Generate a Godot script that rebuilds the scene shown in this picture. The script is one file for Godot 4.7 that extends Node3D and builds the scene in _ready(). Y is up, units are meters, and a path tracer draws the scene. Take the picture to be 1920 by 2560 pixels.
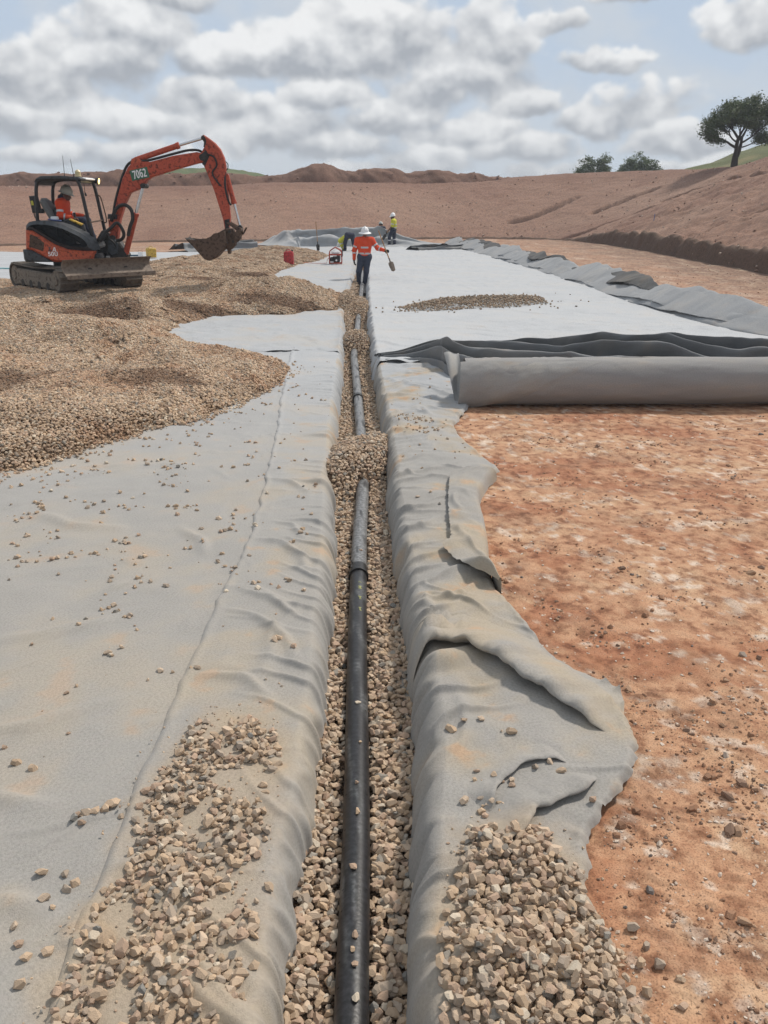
extends Node3D
# A drainage trench in the floor of an earth pit: geotextile, gravel, pipe, excavator and crew.

var rng := RandomNumberGenerator.new()
var nz := {}
var M := {}
var used := {}
var stone_meshes: Array[ArrayMesh] = []
var clump_meshes: Array[ArrayMesh] = []

class MB:
	var v := PackedVector3Array()
	var n := PackedVector3Array()
	var c := PackedColorArray()
	var col := Color.WHITE
	func tri(a: Vector3, b: Vector3, d: Vector3, na: Vector3, nb: Vector3, nd: Vector3) -> void:
		if (d - a).cross(b - a).dot(na + nb + nd) < 0.0:
			v.append_array([a, d, b]); n.append_array([na, nd, nb])
		else:
			v.append_array([a, b, d]); n.append_array([na, nb, nd])
		c.append_array([col, col, col])
	func flat(a: Vector3, b: Vector3, d: Vector3, hint: Vector3) -> void:
		var m := (b - a).cross(d - a)
		if m.length_squared() < 1e-16: return
		m = m.normalized()
		if m.dot(hint) < 0.0: m = -m
		tri(a, b, d, m, m, m)
	func quad(a: Vector3, b: Vector3, d: Vector3, e: Vector3, hint: Vector3) -> void:
		flat(a, b, d, hint); flat(a, d, e, hint)
	func box(x: Transform3D, s: Vector3, bev := 0.01) -> void:
		var h := s * 0.5
		bev = minf(bev, 0.45 * minf(s.x, minf(s.y, s.z)))
		var g := h - Vector3.ONE * bev
		var bs := x.basis
		for k in 3:
			for sg in [-1.0, 1.0]:
				var p := []
				for q in [[-1, -1], [1, -1], [1, 1], [-1, 1]]:
					var r := Vector3.ZERO
					r[k] = sg * h[k]; r[(k + 1) % 3] = q[0] * g[(k + 1) % 3]; r[(k + 2) % 3] = q[1] * g[(k + 2) % 3]
					p.append(x * r)
				var hn := Vector3.ZERO; hn[k] = sg
				quad(p[0], p[1], p[2], p[3], bs * hn)
		for k in 3:
			var i := (k + 1) % 3
			var j := (k + 2) % 3
			for si in [-1.0, 1.0]:
				for sj in [-1.0, 1.0]:
					var p := []
					for q in [[-1, 0], [1, 0], [1, 1], [-1, 1]]:
						var r := Vector3.ZERO
						r[k] = q[0] * g[k]
						r[i] = si * (h[i] if q[1] == 0 else g[i]); r[j] = sj * (g[j] if q[1] == 0 else h[j])
						p.append(x * r)
					var hn := Vector3.ZERO; hn[i] = si; hn[j] = sj
					quad(p[0], p[1], p[2], p[3], bs * hn)
		for sx in [-1.0, 1.0]:
			for sy in [-1.0, 1.0]:
				for sz in [-1.0, 1.0]:
					var sv := Vector3(sx, sy, sz)
					flat(x * (sv * Vector3(h.x, g.y, g.z)), x * (sv * Vector3(g.x, h.y, g.z)), x * (sv * Vector3(g.x, g.y, h.z)), bs * sv)
	func tube(pts: Array, radii, seg := 8, caps := true, flatten := 1.0) -> void:
		var m := pts.size()
		var up := Vector3.UP
		var t0: Vector3 = (pts[1] - pts[0]).normalized()
		if absf(t0.dot(up)) > 0.9: up = Vector3.RIGHT
		var rings := []
		var nrs := []
		for i in m:
			var t: Vector3 = ((pts[mini(i + 1, m - 1)] as Vector3) - (pts[maxi(i - 1, 0)] as Vector3)).normalized()
			var sd := t.cross(up).normalized()
			up = sd.cross(t).normalized()
			var r: float = radii if radii is float else radii[i]
			var ring := PackedVector3Array()
			var rn := PackedVector3Array()
			for k in seg:
				var a := TAU * k / seg
				var d := sd * cos(a) + up * sin(a) * flatten
				ring.append(pts[i] + d * r); rn.append((sd * cos(a) + up * sin(a) / flatten).normalized())
			rings.append(ring); nrs.append(rn)
		for i in m - 1:
			for k in seg:
				var l := (k + 1) % seg
				tri(rings[i][k], rings[i + 1][k], rings[i + 1][l], nrs[i][k], nrs[i + 1][k], nrs[i + 1][l])
				tri(rings[i][k], rings[i + 1][l], rings[i][l], nrs[i][k], nrs[i + 1][l], nrs[i][l])
		if caps:
			for e in [[0, -1.0], [m - 1, 1.0]]:
				var nr: Vector3 = ((pts[1] - pts[0]) if e[0] == 0 else (pts[m - 1] - pts[m - 2])).normalized() * e[1]
				for k in seg:
					tri(pts[e[0]], rings[e[0]][k], rings[e[0]][(k + 1) % seg], nr, nr, nr)
	func lathe(prof: Array, x: Transform3D, seg := 20) -> void:  # profile of Vector2(radius, height) about y
		for i in prof.size() - 1:
			var a: Vector2 = prof[i]
			var b: Vector2 = prof[i + 1]
			var e := b - a
			if e.length() < 1e-6: continue
			for k in seg:
				var t0 := TAU * k / seg
				var t1 := TAU * (k + 1) / seg
				var d0 := Vector3(cos(t0), 0, sin(t0))
				var d1 := Vector3(cos(t1), 0, sin(t1))
				var n0 := (x.basis * (d0 * e.y + Vector3(0, -e.x, 0))).normalized()
				var n1 := (x.basis * (d1 * e.y + Vector3(0, -e.x, 0))).normalized()
				var p := x * (d0 * a.x + Vector3(0, a.y, 0))
				var q := x * (d1 * a.x + Vector3(0, a.y, 0))
				var r := x * (d1 * b.x + Vector3(0, b.y, 0))
				var s := x * (d0 * b.x + Vector3(0, b.y, 0))
				if a.x > 1e-6: tri(p, q, r, n0, n1, n1)
				if b.x > 1e-6: tri(p, r, s, n0, n1, n0)
	func prism(poly: PackedVector2Array, x: Transform3D, depth: float, bev := 0.012) -> void:  # outline in xy, extruded along z
		if Geometry2D.is_polygon_clockwise(poly): poly.reverse()
		var m := poly.size()
		var ins := PackedVector2Array()
		for i in m:
			var e0 := (poly[i] - poly[(i + m - 1) % m]).normalized()
			var e1 := (poly[(i + 1) % m] - poly[i]).normalized()
			var n0 := Vector2(-e0.y, e0.x)
			var n1 := Vector2(-e1.y, e1.x)
			var b := (n0 + n1)
			b = b / maxf(0.35, b.length_squared() * 0.5)
			ins.append(poly[i] + b * bev)
		var h := depth * 0.5
		var idx := Geometry2D.triangulate_polygon(ins)
		for sg in [-1.0, 1.0]:
			for i in range(0, idx.size(), 3):
				var q := [ins[idx[i]], ins[idx[i + 1]], ins[idx[i + 2]]]
				flat(x * Vector3(q[0].x, q[0].y, sg * h), x * Vector3(q[1].x, q[1].y, sg * h), x * Vector3(q[2].x, q[2].y, sg * h), x.basis * Vector3(0, 0, sg))
			for i in m:
				var j := (i + 1) % m
				var e := poly[j] - poly[i]
				var o := x.basis * Vector3(e.y, -e.x, 0).normalized()
				quad(x * Vector3(ins[i].x, ins[i].y, sg * h), x * Vector3(ins[j].x, ins[j].y, sg * h), x * Vector3(poly[j].x, poly[j].y, sg * (h - bev)), x * Vector3(poly[i].x, poly[i].y, sg * (h - bev)), o + x.basis * Vector3(0, 0, sg))
		var nr := []
		for i in m:
			var e := (poly[(i + 1) % m] - poly[i]).normalized()
			nr.append(Vector2(e.y, -e.x))
		for i in m:
			var j := (i + 1) % m
			var na: Vector2 = nr[i]
			var nb: Vector2 = nr[i]
			if nr[i].dot(nr[(i + m - 1) % m]) > 0.75: na = (nr[i] + nr[(i + m - 1) % m]).normalized()
			if nr[i].dot(nr[j]) > 0.75: nb = (nr[i] + nr[j]).normalized()
			var A := x.basis * Vector3(na.x, na.y, 0)
			var B := x.basis * Vector3(nb.x, nb.y, 0)
			var p0 := x * Vector3(poly[i].x, poly[i].y, -h + bev)
			var p1 := x * Vector3(poly[j].x, poly[j].y, -h + bev)
			var p2 := x * Vector3(poly[j].x, poly[j].y, h - bev)
			var p3 := x * Vector3(poly[i].x, poly[i].y, h - bev)
			tri(p0, p1, p2, A, B, B); tri(p0, p2, p3, A, B, A)
	func done() -> ArrayMesh:
		var a := []
		a.resize(Mesh.ARRAY_MAX)
		a[Mesh.ARRAY_VERTEX] = v; a[Mesh.ARRAY_NORMAL] = n; a[Mesh.ARRAY_COLOR] = c
		var m := ArrayMesh.new()
		m.add_surface_from_arrays(Mesh.PRIMITIVE_TRIANGLES, a)
		return m

func T(p: Vector3, rot := Vector3.ZERO) -> Transform3D:
	return Transform3D(Basis.from_euler(rot), p)

func aim(a: Vector3, b: Vector3) -> Transform3D:  # y axis from a to b, centred half way
	var y := (b - a).normalized()
	var z := y.cross(Vector3.RIGHT if absf(y.x) < 0.8 else Vector3.UP).normalized()
	return Transform3D(Basis(y.cross(z), y, z), (a + b) * 0.5)

func numbered(s: String) -> String:
	if not used.has(s):
		used[s] = 0
		return s
	used[s] += 1
	return "%s_%03d" % [s, used[s]]

func tag(o: Node, label := "", category := "", group := "", kind := "") -> Node:
	if label: o.set_meta("label", label)
	if category: o.set_meta("category", category)
	if group: o.set_meta("group", group)
	if kind: o.set_meta("kind", kind)
	return o

func thing(called: String, at: Vector3, label: String, category: String, group := "", kind := "") -> Node3D:
	var o := Node3D.new()
	o.name = numbered(called)
	add_child(o, true)
	o.position = at
	tag(o, label, category, group, kind)
	return o

func put(called: String, mesh: Mesh, m: Material, parent: Node = self) -> MeshInstance3D:
	var o := MeshInstance3D.new()
	o.name = numbered(called) if parent == self else called
	o.mesh = mesh
	o.material_override = m
	parent.add_child(o, true)
	return o

func part(called: String, b: MB, m: Material, parent: Node) -> MeshInstance3D:
	return put(called, b.done(), m, parent)

func noise(seed_: int, freq: float, oct := 3, kind := FastNoiseLite.TYPE_SIMPLEX_SMOOTH, gain := 0.5) -> FastNoiseLite:
	var n := FastNoiseLite.new()
	n.seed = seed_; n.frequency = freq; n.noise_type = kind
	n.fractal_octaves = oct
	n.fractal_gain = gain
	n.fractal_type = FastNoiseLite.FRACTAL_FBM if oct > 1 else FastNoiseLite.FRACTAL_NONE
	return n

func tex(seed_: int, size: int, freq: float, oct: int, ramp: Array, kind := FastNoiseLite.TYPE_SIMPLEX_SMOOTH, gain := 0.5) -> NoiseTexture2D:  # ramp: [offset, colour] pairs
	var t := NoiseTexture2D.new()
	t.width = size; t.height = size; t.seamless = true; t.seamless_blend_skirt = 0.2
	t.noise = noise(seed_, freq, oct, kind, gain)
	t.generate_mipmaps = false
	var g := Gradient.new()
	var of := PackedFloat32Array()
	var cs := PackedColorArray()
	for r in ramp:
		of.append(r[0]); cs.append(r[1])
	g.offsets = of; g.colors = cs
	t.color_ramp = g
	return t

func mat(called: String, c: Color, rough := 0.8, metal := 0.0) -> StandardMaterial3D:  # c is linear
	var m := StandardMaterial3D.new()
	m.resource_name = called
	m.albedo_color = c.linear_to_srgb(); m.roughness = rough; m.metallic = metal
	return m

func tri_mat(m: StandardMaterial3D, albedo: Texture2D, scale: float, bump: Texture2D = null, depth := 0.0, world := true) -> StandardMaterial3D:
	m.uv1_triplanar = true; m.uv1_world_triplanar = world
	m.uv1_scale = Vector3.ONE * scale
	m.albedo_texture = albedo
	if bump:
		m.heightmap_enabled = true; m.heightmap_texture = bump; m.heightmap_scale = depth
	return m

func relaxed(nu: int, nv: int, p: PackedVector3Array, times: int) -> PackedVector3Array:  # evens out a sheet so that its creases run smoothly across the grid
	for k in times:
		var q := p.duplicate()
		for j in range(1, nv - 1):
			for i in range(1, nu - 1):
				var a := j * nu + i
				q[a] = p[a] * 0.36 + (p[a - 1] + p[a + 1] + p[a - nu] + p[a + nu]) * 0.12 + (p[a - nu - 1] + p[a - nu + 1] + p[a + nu - 1] + p[a + nu + 1]) * 0.04
		p = q
	return p

func grid_mesh(nu: int, nv: int, p: PackedVector3Array, c: PackedColorArray, flip := false, skip := PackedByteArray()) -> ArrayMesh:
	var nr := PackedVector3Array()
	nr.resize(nu * nv)
	var ups := 0.0
	for j in nv:
		var j0 := maxi(j - 1, 0) * nu
		var j1 := mini(j + 1, nv - 1) * nu
		for i in nu:
			var a := j * nu
			var q := (p[a + mini(i + 1, nu - 1)] - p[a + maxi(i - 1, 0)]).cross(p[j1 + i] - p[j0 + i]).normalized()
			nr[a + i] = q
			ups += q.y
	var s := (ups < 0.0) != flip
	if s:
		for k in nr.size(): nr[k] = -nr[k]
	var ix := PackedInt32Array()
	ix.resize((nu - 1) * (nv - 1) * 6)
	var w := 0
	for j in nv - 1:
		for i in nu - 1:
			var a := j * nu + i
			if skip.size() and skip[a]: continue
			if s:
				ix[w] = a; ix[w + 1] = a + 1; ix[w + 2] = a + nu; ix[w + 3] = a + 1; ix[w + 4] = a + nu + 1; ix[w + 5] = a + nu
			else:
				ix[w] = a; ix[w + 1] = a + nu; ix[w + 2] = a + 1; ix[w + 3] = a + 1; ix[w + 4] = a + nu; ix[w + 5] = a + nu + 1
			w += 6
	ix.resize(w)
	var arr := []
	arr.resize(Mesh.ARRAY_MAX)
	arr[Mesh.ARRAY_VERTEX] = p; arr[Mesh.ARRAY_NORMAL] = nr; arr[Mesh.ARRAY_INDEX] = ix
	if c.size(): arr[Mesh.ARRAY_COLOR] = c
	var m := ArrayMesh.new()
	m.add_surface_from_arrays(Mesh.PRIMITIVE_TRIANGLES, arr)
	return m

func spaced(a: float, b: float, ratio: float, least: float, most := 1e9) -> PackedFloat32Array:  # distances that grow with distance
	var r := PackedFloat32Array()
	var d := a
	while d < b:
		r.append(d)
		d += clampf(d * ratio, least, most)
	r.append(b)
	return r

func curve(t: Array) -> PackedFloat32Array:  # (distance, value) pairs to a table of 5 cm steps
	var r := PackedFloat32Array()
	for i in 1300:
		var d := i * 0.05
		var k := 0
		while k < t.size() - 2 and t[k + 1].x < d: k += 1
		var x := clampf((d - t[k].x) / (t[k + 1].x - t[k].x), 0, 1)
		r.append(cubic_interpolate(t[k].y, t[k + 1].y, t[maxi(k - 1, 0)].y, t[mini(k + 2, t.size() - 1)].y, x))
	return r

func at(t: PackedFloat32Array, d: float) -> float:
	var q := clampf(d / 0.05, 0, t.size() - 2)
	var i := int(q)
	return lerpf(t[i], t[i + 1], q - i)

func V2(a: Array) -> PackedVector2Array:
	var r := PackedVector2Array()
	for i in range(0, a.size(), 2): r.append(Vector2(a[i], a[i + 1]))
	return r

func seg_dist(p: Vector2, a: Vector2, b: Vector2) -> float:
	var e := b - a
	var t := clampf((p - a).dot(e) / e.length_squared(), 0, 1)
	return p.distance_to(a + e * t)

func poly_sd(p: Vector2, poly: PackedVector2Array) -> float:  # positive inside
	var d := 1e9
	for i in poly.size():
		d = minf(d, seg_dist(p, poly[i], poly[(i + 1) % poly.size()]))
	return d if Geometry2D.is_point_in_polygon(p, poly) else -d

func line_sd(p: Vector2, l: PackedVector2Array) -> Vector2:  # (signed distance, share of the way along): positive to the left of the run
	var best := Vector2(1e9, 0)
	for i in l.size() - 1:
		var e := l[i + 1] - l[i]
		var t := (p - l[i]).dot(e) / e.length_squared()
		var tc := clampf(t, 0, 1)
		var q := p - (l[i] + e * tc)
		var d := q.length()
		if d < absf(best.x): best = Vector2(d if e.cross(q) > 0 else -d, (i + tc) / (l.size() - 1))
	return best

# ------------------------------------------------------------------ sky
const PUFFS := [
	[0.4, 8.4, 5.2, 3.4], [-2.6, 7.2, 3.7, 2.1], [-5.0, 7.9, 4.0, 2.4], [7.4, 8.4, 2.7, 2.4], [6.7, 6.7, 3.7, 2.1], [3.2, 5.8, 3.1, 2.1], [2.1, 4.5, 3.4, 1.5],
	[-9.5, 5.4, 3.7, 1.8], [-7.4, 4.8, 3.1, 1.5], [-13.1, 9.1, 3.4, 2.4], [-15.5, 7.2, 4.3, 2.7], [-18.2, 5.9, 4.0, 2.4], [-19.6, 4.0, 3.7, 1.8], [-15.8, 4.3, 3.7, 1.5],
	[-12.5, 3.9, 3.4, 1.4], [14.1, 7.4, 2.5, 0.9], [21.4, 8.8, 2.7, 1.8], [16.4, 4.8, 3.1, 1.7], [14.1, 4.1, 2.7, 1.2], [18.9, 3.1, 3.4, 1.2], [-3.8, 4.2, 3.7, 1.4],
	[-6.3, 3.5, 4.0, 1.4], [-1.6, 3.0, 4.0, 1.2], [6.0, 3.7, 3.7, 1.5], [9.6, 2.7, 3.7, 1.2], [3.2, 2.2, 3.4, 1.1], [-18.6, 2.3, 3.8, 1.0], [-12.9, 2.2, 3.6, 1.0],
	[11.6, 1.4, 3.4, 0.8], [15.7, 11.0, 3.1, 0.8], [-10.7, 10.6, 2.7, 1.2], [20.5, 1.8, 4.0, 0.9], [-2.2, 5.6, 3.2, 1.3], [0.2, 1.6, 4.5, 0.9], [-8.5, 7.6, 3.0, 1.6], [11.0, 9.4, 2.0, 0.9], [4.6, 11.8, 3.4, 1.2], [-6.5, 11.9, 4.0, 1.3], [9.8, 5.2, 2.2, 1.0],
]
var puffs: Array[PackedFloat32Array] = []

func sky_at(az: float, el: float) -> Color:  # degrees; linear colour
	var wx: float = az + nz.sky_w.get_noise_2d(az, el * 1.3) * 1.1
	var wy: float = el + nz.sky_w.get_noise_2d(az + 300.0, el * 1.3) * 0.65
	var billow: float = nz.sky_b.get_noise_2d(az, el * 1.25)
	var b2: float = nz.sky_b.get_noise_2d(az + 0.35, el * 1.25 + 0.7)
	var sw := 0.0
	var lit := 0.0
	var D := -1.0
	for p in puffs:
		var dx := absf(wx - p[0])
		if dx > 300.0: dx = 360.0 - dx
		if dx > p[2] * 1.5: continue
		var dy := wy - p[1]
		if absf(dy) > p[3] * 1.6: continue
		var ry := p[3] * (1.0 if dy > 0 else 0.62)
		var q := 1.0 - sqrt(dx * dx / (p[2] * p[2]) + dy * dy / (ry * ry))
		if q < -0.5: continue
		var wt := exp(7.0 * q)
		sw += wt
		lit += wt * smoothstep(-0.55, 0.75, dy / p[3] + billow * 0.45) * p[4]
		D = maxf(D, q)
	D = D * 1.15 + billow * 0.5
	if sw > 0: lit /= sw
	lit = clampf(lit + (billow - b2) * 0.55 + nz.sky_w.get_noise_2d(az * 0.9 + 90.0, el * 1.2 + 40.0) * 0.35, 0.0, 1.0)
	var cover := smoothstep(-0.20 + 0.10 * lit, lerpf(0.44, 0.16, lit), D)
	var e := clampf(el / 60.0, 0, 1)
	var blue := Color(0.565, 0.65, 0.755).lerp(Color(0.36, 0.50, 0.71), pow(e, 0.6))
	blue = blue.lerp(Color(0.64, 0.70, 0.75), exp(-maxf(el, 0) / 4.0))
	var veil: float = smoothstep(-0.25, 0.55, nz.sky_v.get_noise_2d(az * 0.9, el * 1.5)) * 0.6
	var base := blue.lerp(Color(0.64, 0.675, 0.71), veil)
	var cl := Color(0.40, 0.425, 0.465).lerp(Color(0.91, 0.915, 0.915), lit)
	cl = cl.lerp(Color(0.60, 0.64, 0.675), exp(-maxf(el, 0) / 2.2) * 0.5)
	return base.lerp(cl, cover * 0.93)

func make_sky() -> Image:
	nz.sky_w = noise(11, 0.22, 4)
	nz.sky_b = noise(12, 0.24, 7)
	nz.sky_v = noise(13, 0.12, 4)
	rng.seed = 77
	for p in PUFFS: puffs.append(PackedFloat32Array([p[0], p[1], p[2], p[3], rng.randf_range(0.8, 1.0)]))
	for k in 330:  # the same kind of clouds all round and overhead
		var el := rad_to_deg(asin(pow(rng.randf(), 1.25)))
		var az := rng.randf_range(-180, 180)
		if el < 13 and az > -26 and az < 28: continue
		var big := rng.randf_range(0.8, 1.5) * (1.0 + el / 22.0)
		puffs.append(PackedFloat32Array([az, el, 3.6 * big / maxf(0.25, cos(deg_to_rad(el))), 1.7 * big, rng.randf_range(0.8, 1.0)]))
	var W := 4096
	var H := 2048
	var lw := 512
	var lh := 256
	var low := Image.create_empty(lw, lh, false, Image.FORMAT_RGBF)
	for j in lh:
		var el := 90.0 - (j + 0.5) * 180.0 / lh
		for i in lw:
			if el < -3.0:
				low.set_pixel(i, j, Color(0.30, 0.24, 0.19))
			else:
				low.set_pixel(i, j, sky_at(wrapf((i + 0.5) * 360.0 / lw, -180.0, 180.0), maxf(el, 0)))
	low.resize(W, H, Image.INTERPOLATE_CUBIC)
	var px := 360.0 / W
	for j in range(int((90.0 - 14.0) / px), int(90.5 / px)):
		var el := 90.0 - (j + 0.5) * px
		for i in range(int(-25.0 / px), int(27.0 / px)):
			low.set_pixel(posmod(i, W), j, sky_at((i + 0.5) * px, maxf(el, 0)))
	return low

func _ready() -> void:
	var cam := Camera3D.new()
	cam.name = "camera"
	cam.position = Vector3(0, 2.2, 0)
	cam.rotation = Vector3(deg_to_rad(-19.7456), deg_to_rad(-1.2), 0)
	cam.fov = 61.0; cam.near = 0.05; cam.far = 3000.0
	add_child(cam)
	var sky_m := PanoramaSkyMaterial.new()
	sky_m.panorama = ImageTexture.create_from_image(make_sky())
	var env := Environment.new()
	env.background_mode = Environment.BG_SKY
	env.sky = Sky.new()
	env.sky.sky_material = sky_m
	env.background_energy_multiplier = 1.0
	env.tonemap_mode = Environment.TONE_MAPPER_LINEAR
	env.tonemap_exposure = 1.0
	env.fog_enabled = true; env.fog_density = 0.0011; env.fog_light_color = Color(0.86, 0.89, 0.93)
	env.sdfgi_enabled = true; env.ssao_enabled = true; env.ssil_enabled = true
	var we := WorldEnvironment.new()
	we.name = "world_environment"; we.environment = env
	add_child(we)
	var sun := DirectionalLight3D.new()
	sun.name = "sun"
	sun.light_energy = 1.15; sun.light_color = Color(1.0, 0.965, 0.92); sun.light_angular_distance = 6.0
	sun.shadow_enabled = true
	sun.rotation = Vector3(deg_to_rad(-49.0), deg_to_rad(180.0 - 50.0), 0)
	add_child(sun)
	make_materials()
	make_stones()
	lines()
	terrain()
	sheets()
	gravel()
	pipes()
	small_things()
	excavator()
	crew()
	trees()

# ------------------------------------------------------------------ materials and stones
func make_materials() -> void:
	var grey := func(a: float) -> Color: return Color(a, a, a)
	var felt := tex(21, 1024, 0.045, 6, [[0.2, grey.call(0.90)], [0.5, grey.call(0.96)], [0.8, grey.call(1.0)]])
	var felt_h := tex(22, 1024, 0.11, 5, [[0.2, Color.BLACK], [0.8, Color.WHITE]])
	var speck := tex(23, 1024, 0.10, 5, [[0.2, grey.call(0.70)], [0.5, grey.call(0.92)], [0.8, grey.call(1.0)]])
	var rough_h := tex(24, 1024, 0.035, 6, [[0.15, Color.BLACK], [0.85, Color.WHITE]])
	var clay_t := tex(25, 2048, 0.009, 9, [[0.2, Color(0.66, 0.57, 0.52)], [0.42, Color(0.88, 0.83, 0.80)], [0.6, Color(0.98, 0.96, 0.94)], [0.82, Color(1, 1, 1)]], FastNoiseLite.TYPE_SIMPLEX_SMOOTH, 0.64)
	var bank_t := tex(26, 1024, 0.05, 6, [[0.22, Color(0.72, 0.66, 0.62)], [0.45, Color(0.92, 0.90, 0.88)], [0.7, Color(1, 1, 1)]])
	var scratch := tex(27, 1024, 0.012, 6, [[0.22, Color(0.86, 0.84, 0.82)], [0.4, Color(1, 1, 1)], [0.58, Color(0.92, 0.91, 0.9)], [0.72, Color(0.78, 0.75, 0.72)], [0.84, Color(0.52, 0.48, 0.44)]])
	var streak := tex(28, 1024, 0.02, 5, [[0.35, Color(0.6, 0.6, 0.6)], [0.5, Color(0.75, 0.75, 0.75)], [0.66, Color(0.95, 0.95, 0.95)], [0.8, Color(1, 1, 1)]])
	for k in ["fabric", "fabric_far"]:
		var m := mat(k, Color.WHITE, 0.95)
		m.vertex_color_use_as_albedo = true
		tri_mat(m, felt, 1.3 if k == "fabric" else 0.6, felt_h, 0.10)
		m.metallic_specular = 0.25
		m.rim_enabled = true; m.rim = 0.25; m.rim_tint = 0.5
		M[k] = m
	M.clay = tri_mat(mat("clay", Color.WHITE, 0.95), clay_t, 0.36, rough_h, 0.3)
	M.clay.vertex_color_use_as_albedo = true
	grit(M.clay, tex(41, 1024, 0.11, 4, [[0.18, grey.call(0.55)], [0.36, grey.call(0.88)], [0.6, grey.call(0.96)], [0.8, grey.call(1.0)]], FastNoiseLite.TYPE_SIMPLEX_SMOOTH, 0.7), 0.85)
	M.bank = tri_mat(mat("bank", Color.WHITE, 0.97), bank_t, 0.5, rough_h, 1.6)
	M.bank.vertex_color_use_as_albedo = true
	grit(M.bank, tex(42, 1024, 0.05, 6, [[0.2, grey.call(0.66)], [0.42, grey.call(0.88)], [0.62, grey.call(0.96)], [0.78, grey.call(1.0)]], FastNoiseLite.TYPE_SIMPLEX_SMOOTH, 0.75), 0.11)
	M.gravel_bed = tri_mat(mat("gravel_bed", Color.WHITE, 0.95), tex(29, 1024, 0.07, 3, [[0.3, Color(0.38, 0.33, 0.28)], [0.46, Color(0.75, 0.7, 0.66)], [0.6, Color(1, 1, 1)]], FastNoiseLite.TYPE_CELLULAR), 1.3, rough_h, 2.0)
	M.gravel_bed.vertex_color_use_as_albedo = true
	M.stone_mix = tri_mat(mat("stone_mix", Color.WHITE, 0.9), speck, 6.0, rough_h, 0.12)
	M.stone_mix.vertex_color_use_as_albedo = true
	var tones := [Color(0.57, 0.425, 0.295), Color(0.63, 0.49, 0.36), Color(0.52, 0.37, 0.265), Color(0.47, 0.38, 0.295), Color(0.37, 0.335, 0.285), Color(0.58, 0.425, 0.285), Color(0.26, 0.25, 0.23), Color(0.70, 0.60, 0.47)]
	M.tones = []
	for t in tones:
		M.tones.append(tri_mat(mat("stone_tone", t, 0.9), speck, 6.0, rough_h, 0.12))
	M.stone_colors = tones
	M.pipe = tri_mat(mat("pipe_plastic", Color(0.022, 0.023, 0.025), 0.42), null, 1.0)
	M.pipe.uv1_triplanar = false
	M.pipe.vertex_color_use_as_albedo = true
	M.pipe.albedo_color = Color.WHITE
	tri_mat(M.pipe, streak, 1.6, rough_h, 0.05)
	M.slot = mat("slot", Color(0.004, 0.004, 0.004), 0.9)
	M.print_yellow = mat("print_yellow", Color(0.45, 0.46, 0.16), 0.7)
	for q in [["orange", Color(0.50, 0.092, 0.036), 0.55], ["orange_arm", Color(0.44, 0.066, 0.028), 0.55], ["charcoal", Color(0.042, 0.05, 0.06), 0.6], ["dark_steel", Color(0.030, 0.027, 0.025), 0.7], ["rust", Color(0.10, 0.062, 0.042), 0.85], ["blade", Color(0.21, 0.165, 0.13), 0.75], ["track", Color(0.15, 0.132, 0.112), 0.95], ["dusty_steel", Color(0.21, 0.182, 0.15), 0.92], ["frame_dark", Color(0.018, 0.018, 0.022), 0.5], ["red_plastic", Color(0.46, 0.025, 0.03), 0.5], ["red_frame", Color(0.42, 0.06, 0.03), 0.5], ["yellow_plastic", Color(0.62, 0.40, 0.05), 0.5], ["wood", Color(0.42, 0.25, 0.13), 0.8]]:
		M[q[0]] = tri_mat(mat(q[0], q[1], q[2]), scratch, 0.9, rough_h, 0.15, false)
	M.chrome = mat("chrome", Color(0.62, 0.62, 0.63), 0.25, 0.9)
	M.rubber = mat("rubber", Color(0.014, 0.013, 0.013), 0.6)
	M.white = mat("white_plastic", Color(0.72, 0.73, 0.74), 0.5)
	M.sign_green = mat("sign_green", Color(0.03, 0.12, 0.07), 0.5)
	M.blue = mat("blue_cloth", Color(0.10, 0.13, 0.28), 0.8)
	M.seat_grey = mat("seat_grey", Color(0.16, 0.165, 0.165), 0.9)
	M.hivis_orange = tri_mat(mat("hivis_orange", Color(0.78, 0.075, 0.018), 0.85), felt, 3.0, rough_h, 0.6, false)
	M.hivis_yellow = tri_mat(mat("hivis_yellow", Color(0.60, 0.58, 0.05), 0.85), felt, 3.0, rough_h, 0.6, false)
	M.navy = tri_mat(mat("navy_cloth", Color(0.018, 0.024, 0.05), 0.9), felt, 3.0, rough_h, 0.6, false)
	M.denim = tri_mat(mat("navy_work_trousers", Color(0.04, 0.052, 0.085), 0.9), felt, 3.0, rough_h, 0.6, false)
	M.silver = mat("reflective_tape", Color(0.52, 0.52, 0.54), 0.35, 0.2)
	M.boot = mat("boot_leather", Color(0.035, 0.025, 0.02), 0.7)
	M.glove = mat("glove", Color(0.014, 0.014, 0.015), 0.8)
	M.skin = mat("skin", Color.WHITE, 0.6)
	M.skin.vertex_color_use_as_albedo = true
	M.skin.subsurf_scatter_enabled = true; M.skin.subsurf_scatter_strength = 0.08
	M.bark = tri_mat(mat("bark", Color(0.055, 0.042, 0.033), 0.95), bank_t, 1.5, rough_h, 2.0)
	M.leaf = mat("leaf", Color.WHITE, 0.7)
	M.leaf.vertex_color_use_as_albedo = true
	M.leaf.backlight_enabled = true; M.leaf.backlight = Color(0.35, 0.4, 0.2)
	M.grass = tri_mat(mat("grass", Color.WHITE, 0.95), bank_t, 0.25, rough_h, 6.0)
	M.grass.vertex_color_use_as_albedo = true
	M.lamp = mat("lamp_glass", Color(0.9, 0.8, 0.5), 0.3)
	M.lamp.emission_enabled = true; M.lamp.emission = Color(1.0, 0.85, 0.5); M.lamp.emission_energy_multiplier = 1.3
	M.liner = tri_mat(mat("dark_liner", Color(0.055, 0.058, 0.062), 0.6), felt, 1.5, felt_h, 0.1)

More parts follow.
